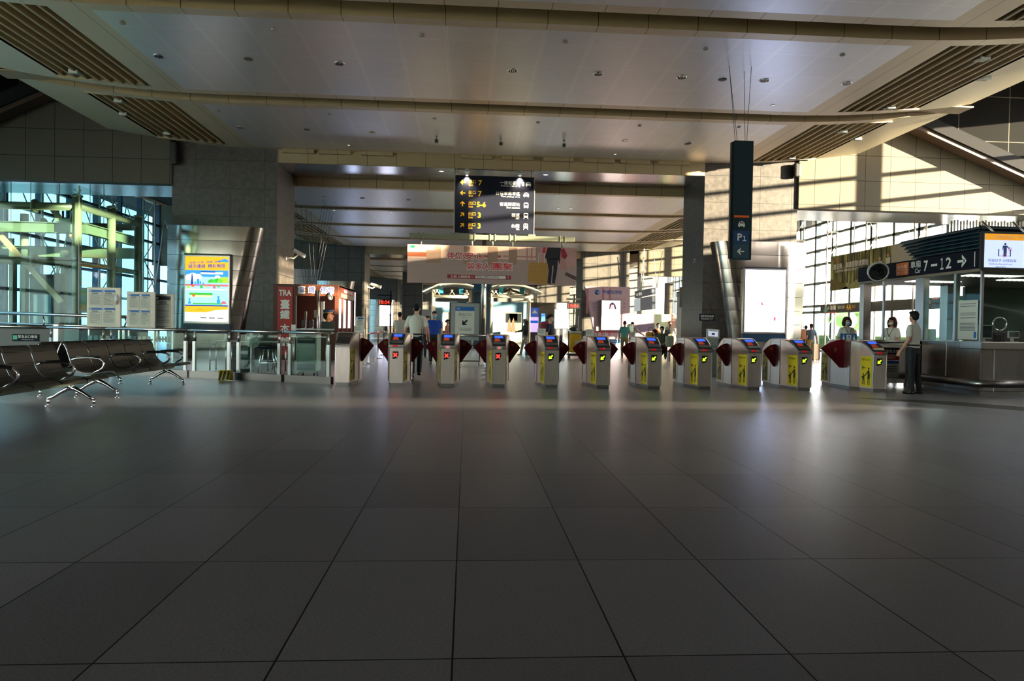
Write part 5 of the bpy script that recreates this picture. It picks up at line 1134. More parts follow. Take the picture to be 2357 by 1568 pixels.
# back wall of the office, granite like
b = MB(); b.box(XO+2.9, XR, YE, YE+.1, 0, 2.5, mat('office_back_wall', '4a4c44', .5, noise=.25, nscale=2)); b.build('back_wall', t)
b = MB(); b.box(XO-.02, XR, YO-.0, YE, 2.5, 2.56, mat('office_ceiling', '8a7a68', .5, noise=.05)); b.build('ceiling_panel', t)
for k, (xa, ya) in enumerate(((XO+.35, 14.3), (XO+.35, 16.2), (XO+1.9, 15.2))):
    b = MB(); b.box(xa, xa+1.2, ya, ya+.35, 2.485, 2.50, emat('office_lamp_white', 'fff0e6', 3.0), .003)
    for j in range(10): b.box(xa+.06+j*.12, xa+.07+j*.12, ya, ya+.35, 2.475, 2.486, M_WHITE)
    b.build('ceiling_lamp', t)
b = MB(); b.box(XO-.06, XR, YO-.0, YE+.0, 2.56, 2.93, M_NAVY, .01); b.build('sign_band', t)
sb = [o for o in t.children if o.name.startswith('sign_band')][0]
xf = XO-.062; xd = (0, -1, 0); b = MB(); ym = lambda u: onx(u, 620, xf).y; zm = 2.745
b.box(xf-.002, xf, ym(2091), ym(2063), 2.60, 2.89, mat('sign_orange', 'e8741c', .5)); b.text('自由座', (xf-.003, (ym(2091)+ym(2063))/2, 2.80), .08, M_TXTW, xd=xd, w=.36); b.text('Non-reserved', (xf-.003, (ym(2091)+ym(2063))/2, 2.73), .03, M_TXTW, xd=xd, w=.36); b.text('10·11·12', (xf-.003, (ym(2091)+ym(2063))/2, 2.66), .05, M_TXTW, xd=xd, w=.36)
b.text('車廂', (xf, (ym(2094)+ym(2121))/2, 2.81), .16, M_TXTW, xd=xd, w=.36, bold=.01); b.text('Car', (xf, ym(2113), 2.66), .10, M_TXTW, xd=xd)
b.text('7', (xf, ym(2131), 2.745), .24, M_TXTW, xd=xd, w=.14, bold=.02); b.box(xf-.003, xf, ym(2157), ym(2143), 2.715, 2.765, M_TXTW); b.text('１', (xf, ym(2168), 2.745), .24, M_TXTW, xd=xd, w=.10, bold=.035); b.text('2', (xf, ym(2183), 2.745), .24, M_TXTW, xd=xd, w=.17, bold=.02)
arrow(b, (xf, ym(2214), 2.745), .27, 0, M_TXTW, xd=xd, th=.10, d=.004); b.box(xf-.003, xf, ym(2243)-.01, ym(2243)+.01, 2.60, 2.90, M_TXTW); b.build('lettering', sb)
t2 = thing('louvred_crown', 'dark teal louvred box on the office roof above the car sign', 'louvre box', (XO+1, 14.8, 2.94))
for k in range(6):
    b = MB(); z = 2.96+k*.078; b.prism([(XO-.05+k*.0, YO), (XR, YO), (XR, 15.7+k*.10), (XO-.05, 15.7+k*.10)], z, z+.018, M_TEAL, plane='xy'); 
    plate([(XO-.05, YO, z), (XO-.05, 15.7+k*.1, z), (XO+.02, 15.7+k*.1, z+.07), (XO+.02, YO, z+.07)], (.012, 0, 0), M_TEAL, b); plate([(XO-.05, YO, z), (XR, YO, z), (XR, YO+.07, z+.07), (XO-.05, YO+.07, z+.07)], (0, .012, 0), M_TEAL, b); b.build('louvre', t2)
b = MB(); b.box(XO+.1, XR, YO+.15, 15.6, 2.94, 3.42, M_BLACK); b.build('core', t2)
# hanging monitor
t = thing('information_monitor', 'large hanging monitor showing a handrail safety notice, cut by the right edge', 'monitor', (XO+1, 13.2, 2.5)); x0, x1, z0, z1 = R4(2262, 532, 2420, 624, 13.2)
b = MB(); b.box(x0, x1, 13.2, 13.28, z0, z1, M_BLACK, .008); b.build('bezel', t)
b = MB(); m = .045; b.box(x0+m, x1-m, 13.196, 13.20, z0+m, z1-m, emat('screen_pale_blue', 'c4d2f4', .85)); b.box(x0+m, x1-m, 13.193, 13.196, z1-.17, z1-m, emat('screen_orange', 'd8921e', .8))
Pm = lambda u, v: at(u, v, 13.19); si = emat('screen_navy', '2c3c66', .5); sr = emat('screen_red', 'b03468', .6)
b.text('搭乘電扶梯時', Pm(2312, 546), .065, M_TXTW, w=.40); b.text('While', Pm(2352, 546), .055, M_TXTW)
c = Pm(2314, 562); b.lathe([(0, 0), (.022, 0), (.022, .002)], c, si, 14, Matrix.Rotation(PI/2, 3, 'X'))
b.prism([(c.x-.055, c.z-.12), (c.x-.05, c.z-.03), (c.x+.04, c.z-.03), (c.x+.10, c.z-.09), (c.x+.09, c.z-.10), (c.x+.035, c.z-.06), (c.x+.03, c.z-.24), (c.x-.03, c.z-.24), (c.x-.035, c.z-.06), (c.x-.045, c.z-.12)], 13.19, 13.192, si)
for dx in (-.14, .10): b.box(c.x+dx, c.x+dx+.02, 13.19, 13.192, c.z-.24, c.z-.10, si)
b.box(c.x-.12, c.x+.10, 13.19, 13.192, c.z-.235, c.z-.23, si)
for dx, dz in ((.10, -.10), (-.01, -.225)): b.tube([(c.x+dx+.035*math.cos(k*PI/8), 13.19, c.z+dz+.03*math.sin(k*PI/8)) for k in range(16)], .004, sr, 4, closed=True)
b.text('緊握扶手 站穩踏階', Pm(2307, 600), .055, si, w=.58); b.text('Hold the handrail and', Pm(2303, 608), .035, si, w=.48); b.text('stand firm', Pm(2303, 614), .035, si)
b.build('screen', t); b = MB()
for dx in (.25, .9): b.cyl((x0+dx, 13.25, z1), (x0+dx, 13.55, 3.5), .02, M_STEEL, 8)
b.build('bracket', t)
# big drum fan beside the car sign
P = at(2021, 625, 15.9); t = thing('drum_fan', 'large round grey fan mounted left of the car number sign', 'fan', P); rot = Vector((-.35, -.9, -.25)).to_track_quat('Z', 'Y').to_matrix()
b = MB(); b.lathe([(.20, -.10), (.225, -.06), (.23, .06), (.215, .08), (.20, .08), (.20, .03), (.0, .02)], P, mat('fan_shell', 'b8b6ac', .4), 32, rot); b.build('shell', t)
b = MB()
for r_ in (.05, .08, .11, .14, .17): b.tube([P+rot @ Vector((r_*math.cos(k*PI/14), r_*math.sin(k*PI/14), .07)) for k in range(28)], .004, M_DKGREY, 4, closed=True)
b.lathe([(.195, .055), (0, .055)], P, mat('fan_face', '4c4a40', .5), 24, rot); b.build('grille', t)
b = MB(); b.box(P.x+.14, P.x+.22, P.y-.02, P.y+.06, P.z-.34, P.z+.05, M_WHITE, .01); b.cyl(P+Vector((.15, 0, -.05)), P+Vector((0, .05, 0)), .02, M_STEEL, 8); b.box(P.x+.16, P.x+.20, P.y, P.y+.06, 0, P.z-.3, M_STEEL, .005); b.build('bracket', t)
# desk things
def R_on(x0, x1, y0, y1, z0, z1, nm, lb, cat, m, extra=None, group=None):
    t = thing(nm, lb, cat, ((x0+x1)/2, y0, z0), group); b = MB(); b.box(x0, x1, y0, y1, z0, z1, m, .01); b.build('body', t)
    if extra: extra(t)
    return t
def mon(u0, v0, u1, v1, Y, lb):
    x0, x1, z0, z1 = R4(u0, v0, u1, v1, Y); t = thing('computer_monitor', lb, 'monitor', ((x0+x1)/2, Y, 1.08)); b = MB(); b.box(x0, x1, Y, Y+.04, z0+.06, z1, M_WHITE, .01); b.build('case', t); b = MB(); b.box(x0+.015, x1-.015, Y-.004, Y, z0+.09, z1-.015, mat('screen_off_grey', '3e474c', .2)); b.build('screen', t)
    b = MB(); b.box((x0+x1)/2-.03, (x0+x1)/2+.03, Y+.04, Y+.06, 1.08, z1-.1, M_WHITE); b.box((x0+x1)/2-.09, (x0+x1)/2+.09, Y-.02, Y+.12, 1.08, 1.095, M_WHITE, .004); b.build('stand', t)
mon(2253, 748, 2284, 787, YO+.25, 'computer monitor at the left end of the steel counter ledge'); mon(2322, 762, 2346, 786, YO+.25, 'small monitor near the right edge on the counter ledge')
x0, x1, z0, z1 = R4(2291, 770, 2306, 787, YO+.1); R_on(x0, x1, YO+.1, YO+.16, 1.082, z1, 'card_reader_terminal', 'black card terminal on the counter ledge below the speech ring', 'terminal', M_BLACK)
x0, x1, z0, z1 = R4(2287, 765, 2314, 784, YO+.4); t = R_on(x0, x1, YO+.4, YO+.46, 1.085, z1+.0, 'desk_telephone', 'dark telephone console behind the card terminal', 'telephone', M_DKGREY)
# printed notice on the side glass, small cards on the ledge
ya, yb = onx(2204, 740, XO-.003).y, onx(2249, 740, XO-.003).y
t = thing('glass_notice', 'tall white printed notice taped inside the side glass of the office', 'notice', (XO, (ya+yb)/2, 1.1)); b = MB(); b.box(XO+.008, XO+.012, yb, ya, 1.12, 1.93, M_PAPER); b.build('sheet', t); b = MB()
for z in (1.85, 1.80, 1.66, 1.62, 1.56, 1.45, 1.42, 1.39, 1.36, 1.33, 1.30): b.box(XO+.005, XO+.007, yb+.06, ya-.06, z, z+.012, M_INKG)
b.box(XO+.005, XO+.007, yb+.03, yb+.10, 1.15, 1.28, M_BLUE); b.build('print', t)
x0, x1, z0, z1 = R4(2114, 757, 2136, 782, 15.2); t = thing('acrylic_card_holder', 'white card in an acrylic holder on the office ledge beside the steel post', 'card holder', (x0, 15.2, 1.09)); b = MB(); b.box(x0+.15, x1+.15, 15.15, 15.16, 1.09, z1, M_PAPER); b.box(x0+.14, x1+.16, 15.12, 15.2, 1.09, 1.10, M_GLASS); b.build('card', t)
# emergency gate beside the staff
t = thing('staff_swing_gate', 'steel staff gate with emergency exit plate and red, blue and white notices', 'gate', (9.6, 15.6, 0))
xg0, xg1 = 8.95, 10.2
b = MB(); b.cyl((xg0, 15.6, 1.03), (xg1+.05, 15.6, 1.03), .04, M_PIPE, 14); b.build('handrail', t); b = MB(); b.box(xg0, xg1-.1, 15.58, 15.62, .08, .98, M_OST, .006); b.build('panel', t)
b = MB(); b.box(xg1-.08, xg1+.04, 15.55, 15.68, 0, 1.08, M_STEEL, .01); b.build('post', t)
Pq = lambda u, v: at(u, v, 15.57); a = Pq(2024, 800); c = Pq(2060, 817); b = MB(); b.box(a.x, c.x+.1, 15.57, 15.58, c.z, a.z, M_NAVY); b.box(a.x+.02, a.x+.10, 15.565, 15.57, c.z+.03, a.z-.03, MATS['exit_green']); b.text('緊急出口', ((a.x+c.x)/2+.12, 15.566, (a.z+c.z)/2), .07, M_TXTW, w=.3); b.build('exit_plate', t)
b = MB(); b.box(a.x+.05, c.x+.1, 15.57, 15.58, c.z-.12, c.z-.01, M_RED); b.box(a.x+.12, c.x+.1, 15.57, 15.58, c.z-.52, c.z-.14, M_PAPER); b.box(a.x+.12, c.x+.1, 15.566, 15.57, c.z-.20, c.z-.14, M_BLUE); b.text('請勿推門', ((a.x+c.x)/2+.05, 15.565, c.z-.06), .06, M_TXTW, w=.28)
for k in range(3): b.box(a.x+.15, c.x+.05, 15.566, 15.57, c.z-.28-.05*k, c.z-.265-.05*k, M_INK)
b.build('notices', t)
# counter behind with the second attendant
t = thing('inner_desk', 'low steel desk in front of the two staff women', 'desk', (9.2, 17.0, 0)); b = MB(); b.box(8.9, 10.25, 16.45, 16.62, 0, 1.0, M_OST, .01); b.build('front', t); b = MB(); b.box(8.88, 10.27, 16.3, 16.7, 1.0, 1.05, M_STEEL, .01); b.build('desktop', t)

# ------------------------------------------------------------------ right aisle: forest banner, pipe screen, doors
Xb = 21.4; ya, yb = onx(1912, 600, Xb).y, onx(2166, 600, Xb).y; yc = onx(2052, 600, Xb).y
t = thing('forest_banner', 'long hanging banner with a sunlit forest path and white slogan along the right window wall', 'banner', (Xb, (ya+yb)/2, 3.7)); z0, z1 = 3.72, 5.72
M_FOR = bpy.data.materials.new('forest_print'); M_FOR.use_nodes = True; nt = M_FOR.node_tree; bs = nt.nodes['Principled BSDF']; bs.inputs['Roughness'].default_value = .6
tc = nt.nodes.new('ShaderNodeTexCoord'); mp = nt.nodes.new('ShaderNodeMapping'); mp.inputs['Scale'].default_value = (1, 1.3, .35); n = nt.nodes.new('ShaderNodeTexNoise'); n.inputs['Scale'].default_value = 1.6; n.inputs['Detail'].default_value = 8
cr = nt.nodes.new('ShaderNodeValToRGB'); cr.color_ramp.elements[0].position = .35; cr.color_ramp.elements[0].color = hexc('1e2010'); cr.color_ramp.elements[1].position = .68; cr.color_ramp.elements[1].color = hexc('c8c068'); e_ = cr.color_ramp.elements.new(.5); e_.color = hexc('68682c')
nt.links.new(tc.outputs['Object'], mp.inputs[0]); nt.links.new(mp.outputs[0], n.inputs['Vector']); nt.links.new(n.outputs[0], cr.inputs[0]); nt.links.new(cr.outputs[0], bs.inputs['Base Color'])
b = MB(); b.box(Xb, Xb+.06, yc, ya, z0, z1, M_FOR); b.box(Xb, Xb+.06, yb, yc, z0, z1, mat('banner_pale_print', 'b4ae9a', .6, noise=.05)); b.build('panel', t)
b = MB(); L_ = ya-yc; Yv = lambda f: ya-f*L_; xf = Xb-.004
def PY(pts, m, k=1): b.add([Vector((Xb-.003*k, Yv(u), z0+v*(z1-z0))) for u, v in pts], [tuple(range(len(pts)))], m)
PY([(.2, 0), (.45, .22), (.75, .36), (1, .45), (1, 0)], mat('forest_path_print', 'a09a5c', .6, noise=.3, nscale=2)); PY([(0, 0), (0, .35), (.2, .22), (.35, .0)], mat('forest_bush_print', '6a5c1c', .6, noise=.5, nscale=4))
for f in (.22, .30, .42, .50, .60, .66, .72, .84, .92): PY([(f, .18), (f+.022, .18), (f+.018, 1), (f+.003, 1)], mat('forest_trunk_print', '2c2414', .7, noise=.3), 2)
for f, hh in ((.83, .74), (.95, .80)):
    PY([(f-.03, hh-.34), (f+.03, hh-.34), (f+.035, hh-.10), (f-.03, hh-.10)], M_PAPER, 3); PY([(f+.018*math.cos(k*PI/5), hh-.04+.05*math.sin(k*PI/5)) for k in range(10)], M_SKIN, 4)
b.text('進站後，高鐵假期就開始', (Xb-.012, Yv(.36), z0+.68*(z1-z0)), .34, M_TXTW, xd=xd, w=L_*.60, bold=.02); b.text('全新旅程 開啟你的美好了', (Xb-.012, Yv(.30), z0+.54*(z1-z0)), .14, M_TXTW, xd=xd, w=L_*.42); b.text('高鐵假期', (Xb-.012, Yv(.10), z0+.84*(z1-z0)), .14, M_RED, xd=xd); b.build('print', t)
for f in (0, .25, .5, .75, 1.): b = MB(); y = yb+(ya-yb)*f; b.cyl((Xb+.03, y, z1), (Xb+.03, y, 9.2), .015, M_STEEL, 6); b.build('hanger', t)
t = thing('pipe_screen', 'row of vertical grey pipes hanging above the office roof at the right', 'screen', (12, 18.2, 3.5))
x0 = at(2190, 520, 18.6).x; 
for k in range(26):
    x = x0+k*.09; y = 18.6; b = MB(); b.cyl((x, y, 3.25), (x, y, 4.35+.02*(k % 3)), .022, MATS['white_plastic'] if k % 3 else M_STEEL, 8); b.build('pipe', t)
b = MB(); b.tube([(x0-.1, 18.55, 3.95), (x0+.8, 18.55, 4.12), (x0+2.5, 18.55, 4.15)], .02, M_DKGREY, 6); b.box(x0-.1, x0+2.5, 18.5, 18.7, 2.9, 3.25, M_IB, .01); b.build('frame', t)
b = MB(); b.box(x0+.1, x0+.3, 17.95, 18.0, 2.93, 3.0, M_STEEL); 
for x in (x0-.05, x0+2.4): b.box(x, x+.08, 18.55, 18.65, 0, 2.95, M_STEEL)
b.build('support', t)
# door header band with exit signs along the right glazing
t = thing('door_header', 'dark door header with white and yellow exit 4A lettering along the right window wall', 'sign', (22.2, 38, 2.5)); Xh = 22.1
b = MB(); b.box(Xh, Xh+.3, 28.5, onx(1888, 720, Xh).y, 2.45, 2.98, M_DKGREY, .01); b.build('band', t)
b = MB(); yy = lambda u: onx(u, 715, Xh).y; xd = (0, -1, 0)
arrow(b, (Xh, yy(1907), 2.74), .28, PI, M_TXTW, xd=xd, d=.01); 
for u in (1914, 1921): b.box(Xh-.01, Xh, yy(u)-.13, yy(u)+.13, 2.62, 2.88, M_TXTW, .02)
b.text('捷運 台鐵', (Xh-.01, yy(1936), 2.76), .20, M_TXTW, xd=xd, w=.75); b.text('4A', (Xh-.01, yy(1954), 2.74), .36, M_TXTY, xd=xd, w=.55, bold=.02); b.text('出口', (Xh-.01, yy(1965), 2.76), .2, M_TXTY, xd=xd, w=.36)
b.box(Xh-.01, Xh, yy(1925), yy(1905), 2.46, 2.50, M_TXTO); b.box(Xh-.01, Xh, yy(1905), yy(1896), 2.52, 2.72, MATS['exit_green'])
b.text('車站廣場', (Xh-.01, yy(2133), 2.78), .2, M_TXTW, xd=xd, w=.55); b.text('Station plaza', (Xh-.01, yy(2133), 2.62), .08, M_TXTW, xd=xd, w=.5); b.box(Xh-.01, Xh, yy(2160), yy(2146), 2.90, 2.94, M_TXTO); b.build('lettering', t)
t = thing('exit_sign', 'green lit emergency exit sign seen through the office glass', 'exit sign', (22, 29.6, 2.9)); b = MB(); ya_, yb_ = yy(2212), yy(2250); b.box(Xh-.2, Xh-.1, yb_, ya_, 2.35, 2.85, M_DKGREY, .01); b.build('case', t); b = MB(); b.box(Xh-.21, Xh-.2, yb_+.06, ya_-.06, 2.42, 2.78, emat('exit_sign_green', '1fae6c', .9)); b.text('出口 EXIT', (Xh-.215, (ya_+yb_)/2, 2.6), .2, M_TXTW, xd=xd, w=(ya_-yb_)*.6); b.build('face', t)

# ------------------------------------------------------------------ people
def remeshed(b, name, parent, vox, m, smooth_it=3):
    """fuse the builder's volumes into one continuous skin"""
    off = ORG.get(parent.name, Vector())
    for v in b.bm.verts: v.co -= off
    me = bpy.data.meshes.new('tmp'); bmesh.ops.recalc_face_normals(b.bm, faces=b.bm.faces); b.bm.to_mesh(me); b.bm.free()
    o = bpy.data.objects.new('tmp', me); COL.objects.link(o)
    rm = o.modifiers.new('r', 'REMESH'); rm.mode = 'VOXEL'; rm.voxel_size = vox
    sm = o.modifiers.new('s', 'SMOOTH'); sm.iterations = smooth_it; sm.factor = .5
    dg = bpy.context.evaluated_depsgraph_get(); ev = o.evaluated_get(dg); m2 = bpy.data.meshes.new_from_object(ev)
    bpy.data.objects.remove(o); bpy.data.meshes.remove(me)
    m2.name = name; m2.materials.clear(); m2.materials.append(m)
    for p in m2.polygons: p.use_smooth = True; p.material_index = 0
    r = bpy.data.objects.new(name, m2); COL.objects.link(r); r.parent = parent; ORG[r.name] = off
    return r
def limb(b, pts, rs, m, seg=12):
    b.tube(pts, rs, m, seg)
    for p, r in zip(pts, rs): b.ell(p, (r, r, r), m, seg=seg, rings=8)
def torso(b, secs, m, seg=20):
    """secs: (centre, rx, ry) stacked"""
    vs = []; n = len(secs)
    for c, rx, ry in secs:
        for k in range(seg):
            a = 2*PI*k/seg; ca, sa = math.cos(a), math.sin(a)
            vs.append(Vector(c)+Vector((rx*math.copysign(abs(ca)**.85, ca), ry*math.copysign(abs(sa)**.85, sa), 0)))
    fs = [(i*seg+k, i*seg+(k+1) % seg, (i+1)*seg+(k+1) % seg, (i+1)*seg+k) for i in range(n-1) for k in range(seg)]
    fs += [tuple(range(seg))[::-1], tuple((n-1)*seg+k for k in range(seg))]
    b.add(vs, fs, m, True)
BASE = dict(hipL=(-.09, 0, .90), hipR=(.09, 0, .90), kneeL=(-.10, -.02, .48), kneeR=(.10, -.02, .48), ankL=(-.10, .02, .08), ankR=(.10, .02, .08),
            shL=(-.17, 0, 1.385), shR=(.17, 0, 1.385), elL=(-.225, .02, 1.10), elR=(.225, .02, 1.10), wrL=(-.235, -.06, .86), wrR=(.235, -.06, .86), head=(0, -.005, 1.575), neck=(0, .01, 1.43), chest=(0, 0, 1.27), waist=(0, .0, 1.04), pelvis=(0, 0, .93))
def person(label, P, h, face, pose={}, top=None, sleeve='short', legs=None, shorts=False, hair='short', haircol=None, mask=None, vox=.013, female=False, lanyard=False, group=None, headturn=0, shoes=None, belt=False, shirt_len=.93, skirt=False, badge=False, cap=None, wide=1.0, collar=False):
    """face = heading in degrees: 0 looks towards the camera (-y), 180 away, 90 towards +x; local -x side is drawn first (L)"""
    s = h/1.70; J = {k: Vector(v) for k, v in BASE.items()}
    for k, v in pose.items(): J[k] = Vector(v)
    for k in ('shL', 'shR'): J[k] = Vector((J[k].x*(.86 if female else .96), J[k].y, J[k].z-.012))
    J0 = dict(J)
    rot = Matrix.Rotation(math.radians(face), 3, 'Z'); O = Vector((P[0], P[1], P[2] if len(P) > 2 else 0))
    T = lambda v: O+rot @ (Vector(v)*s)
    t = thing('person', label, 'person', O, group)
    J = {k: T(v) for k, v in J.items()}; S = lambda r: r*s
    top = top or M_SHIRTW; legs = legs or M_NAVYT; haircol = haircol or M_HAIR
    fe = .90 if female else 1.0; fe *= wide
    R3 = rot.to_4x4()
    def tor(b, grow, z0, m, upto=1.0):
        pe, wa, ch, ne = (J0[k] for k in ('pelvis', 'waist', 'chest', 'neck'))
        secs = [(pe+Vector((0, 0, -.10)), .135*fe+(.015 if female else 0), .10), (pe, .155*fe+(.015 if female else 0), .112), (wa, .138*fe-(.012 if female else 0), .098), ((wa+ch)/2, .150*fe, .105), (ch, .168*fe, .112), (ch+(ne-ch)*.45, .160*fe, .10), (ch+(ne-ch)*.72, .105*fe, .080), (ne+Vector((0, 0, -.01)), .07, .065)]
        secs = [q for q in secs if q[0].z >= z0-.02]
        b2 = MB(); torso(b2, [(c*s, (rx+grow)*s, (ry+grow)*s) for c, rx, ry in secs], m)
        for v in b2.bm.verts: v.co = O+rot @ v.co
        tmp = b2.bm; tmp.verts.ensure_lookup_table(); tmp.verts.index_update()
        b.add([v.co.copy() for v in tmp.verts], [[v.index for v in f.verts] for f in tmp.faces], m, True); tmp.free()
    # continuous body
    b = MB(); m = M_SKIN; tor(b, -.012, .5, m)
    hd = J['head']; hr = rot @ Matrix.Rotation(math.radians(headturn), 3, 'Z')
    H = lambda v: hd+hr @ (Vector(v)*s)
    b.ell(H((0, .012, .022)), (S(.073), S(.090), S(.100)), m, hr); b.ell(H((0, -.028, -.045)), (S(.055), S(.058), S(.062)), m, hr); b.ell(H((0, -.052, -.085)), (S(.028), S(.024), S(.022)), m, hr)
    b.tube([H((0, -.088, .012)), H((0, -.108, -.018)), H((0, -.092, -.030))], [S(.009), S(.014), S(.010)], m, 8)
    b.ell(H((0, -.084, -.055)), (S(.024), S(.010), S(.010)), m, hr)
    for q in (-1, 1): b.ell(H((q*.076, .012, -.005)), (S(.010), S(.018), S(.030)), m, hr)
    limb(b, [J['neck']+Vector((0, 0, -.03*s)), hd+hr @ Vector((0, .015*s, -.07*s))], [S(.055), S(.05)], m)
    for q, a, e, w in ((-1, 'shL', 'elL', 'wrL'), (1, 'shR', 'elR', 'wrR')):
        A, E, W_ = J[a], J[e], J[w]; k = .88 if female else 1
        limb(b, [J['neck']+Vector((0, 0, -.055*s)), A+Vector((0, 0, -.012*s))], [S(.038), S(.038*k)], m)
        limb(b, [A, A.lerp(E, .5), E, E.lerp(W_, .35), W_], [S(.040*k), S(.042*k), S(.038*k), S(.038*k), S(.026*k)], m)
        d = (W_-E).normalized(); side = d.cross(Vector((0, 1, 0)) if abs(d.y) < .8 else Vector((0, 0, 1))).normalized()
        fwd = rot @ Vector((0, -1, 0)); wdir = (fwd-d*fwd.dot(d)); wdir = wdir.normalized() if wdir.length > .1 else Vector((1, 0, 0)); nrm = d.cross(wdir).normalized()
        pc = W_+d*.05*s
        b.tube([W_, W_+d*.03*s, W_+d*.085*s], [S(.024), S(.032), S(.034)], m, 10)
        inw = (Vector((O.x, O.y, 0))-Vector((W_.x, W_.y, 0)));  inw = inw.normalized() if inw.length > 1e-3 else nrm
        cu = nrm if nrm.dot(inw) > 0 else -nrm
        for i, (off, ln) in enumerate(((-.027, .062), (-.009, .074), (.009, .078), (.027, .068))):
            r0 = W_+d*.085*s+wdir*off*s; b.tube([r0-d*.02*s, r0+d*ln*.45*s+cu*.006*s, r0+d*ln*.8*s+cu*.022*s, r0+d*ln*.95*s+cu*.036*s], [S(.0105), S(.010), S(.0095), S(.008)], m, 6)
        r0 = W_+d*.035*s+wdir*.028*s; b.tube([r0, r0+(wdir*.03+d*.02+cu*.012)*s, r0+(wdir*.034+d*.05+cu*.022)*s], [S(.013), S(.011), S(.009)], m, 6)
    for a, e, w in (('hipL', 'kneeL', 'ankL'), ('hipR', 'kneeR', 'ankR')):
        limb(b, [J[a], J[a].lerp(J[e], .5), J[e], J[e].lerp(J[w], .35), J[w]], [S(.082*fe), S(.068*fe), S(.048), S(.046), S(.032)], m)
        f = rot @ Vector((0, -1, 0)); 
        limb(b, [J[w]+Vector((0, 0, -.03*s)), J[w]+f*.12*s+Vector((0, 0, -.05*s))], [S(.035), S(.024)], m)
    remeshed(b, 'body', t, vox*s, m, 2)
    # face
    b = MB()
    for q in (-1, 1): b.ell(H((q*.028, -.080, .010)), (S(.012), S(.006), S(.007)), M_BLACK, hr, seg=8, rings=6); b.tube([H((q*.014, -.090, .030)), H((q*.030, -.090, .034)), H((q*.044, -.080, .029))], S(.0035), haircol, 5)
    b.build('eyes', t)
    if not mask: b = MB(); b.ell(H((0, -.092, -.056)), (S(.020), S(.005), S(.006)), mat('lips', 'a05a50', .5), hr, seg=10, rings=6); b.build('mouth', t)
    # hair
    b = MB()
    if hair == 'short': b.ell(H((0, .028, .042)), (S(.083), S(.092), S(.092)), haircol, hr); b.ell(H((0, -.045, .088)), (S(.060), S(.050), S(.036)), haircol, hr); b.ell(H((0, .055, -.01)), (S(.070), S(.055), S(.06)), haircol, hr)
    elif hair == 'crop': b.ell(H((0, .022, .036)), (S(.079), S(.092), S(.090)), haircol, hr); b.ell(H((0, .05, .0)), (S(.068), S(.058), S(.055)), haircol, hr)
    elif hair in ('bob', 'long', 'wavy'):
        L_ = {'bob': -.115, 'long': -.24, 'wavy': -.15}[hair]
        b.ell(H((0, .030, .040)), (S(.092), S(.098), S(.096)), haircol, hr); b.ell(H((0, -.050, .078)), (S(.070), S(.048), S(.040)), haircol, hr)
        for q in (-1, 1): b.tube([H((q*.075, -.008, .05)), H((q*.092, -.012, -.03)), H((q*.082, -.018, L_))], [S(.035), S(.036), S(.022)], haircol, 10)
        b.tube([H((0, .065, .04)), H((0, .08, -.05)), H((0, .07, L_))], [S(.07), S(.072), S(.05)], haircol, 12)
        for q in (-1, 1): b.tube([H((q*.05, .05, .02)), H((q*.062, .055, -.05)), H((q*.06, .045, L_-.005))], [S(.05), S(.05), S(.034)], haircol, 12)
    elif hair == 'bun': b.ell(H((0, .028, .038)), (S(.082), S(.094), S(.092)), haircol, hr); b.ell(H((0, -.045, .082)), (S(.060), S(.048), S(.036)), haircol, hr); b.ell(H((0, .125, .03)), (S(.035), S(.035), S(.035)), haircol, hr)
    remeshed(b, 'hair', t, max(.010, vox*.9)*s, haircol, 2)
    if cap: b = MB(); b.ell(H((0, .02, .062)), (S(.092), S(.104), S(.075)), cap, hr); b.tube([H((0, -.07, .065)), H((0, -.15, .05))], [S(.06), S(.045)], cap, 10); b.build('cap', t)
    if mask:
        b = MB(); b.ell(H((0, -.055, -.050)), (S(.060), S(.058), S(.048)), mask, hr); b.tube([H((-.055, -.055, -.03)), H((-.078, .01, .0))], S(.003), mask, 5); b.tube([H((.055, -.055, -.03)), H((.078, .01, .0))], S(.003), mask, 5); b.build('face_mask', t)
    # top
    b = MB(); tor(b, .010, shirt_len, top)
    for a, e, w in (('shL', 'elL', 'wrL'), ('shR', 'elR', 'wrR')):
        A, E, W_ = J[a], J[e], J[w]; limb(b, [J['neck']+Vector((0, 0, -.055*s)), A+Vector((0, 0, -.006*s))], [S(.047), S(.054)], top)
        if sleeve == 'short': limb(b, [A+Vector((0, 0, -.008*s)), A.lerp(E, .45), A.lerp(E, .66)], [S(.056), S(.057), S(.058)], top)
        elif sleeve == 'long': limb(b, [A, A.lerp(E, .5), E, E.lerp(W_, .9)], [S(.058), S(.055), S(.050), S(.040)], top)
        else: limb(b, [A, A.lerp(E, .12)], [S(.066), S(.064)], top)
    sh = remeshed(b, 'shirt', t, vox*s, top, 3)
    if collar:
        b = MB(); n = J['neck']; pts = [n+rot @ Vector((.072*s*math.sin(k*PI/6), .062*s*math.cos(k*PI/6)+.006*s, (.0 if abs(k) < 4 else -.03)*s)) for k in range(-5, 6)]; b.tube(pts, S(.014), top, 8); b.build('collar', t)
    # legs
    b = MB(); pe = J['pelvis']
    b2 = MB(); torso(b2, [((J0['pelvis']+Vector((0, 0, -.12)))*s, .150*fe*s, .118*s), (J0['pelvis']*s, .165*fe*s, .122*s), ((J0['pelvis']+Vector((0, 0, .075)))*s, .148*fe*s, .110*s)], legs)
    for v in b2.bm.verts: v.co = O+rot @ v.co
    tmp = b2.bm; tmp.verts.ensure_lookup_table(); tmp.verts.index_update(); b.add([v.co.copy() for v in tmp.verts], [[v.index for v in f.verts] for f in tmp.faces], legs, True); tmp.free()
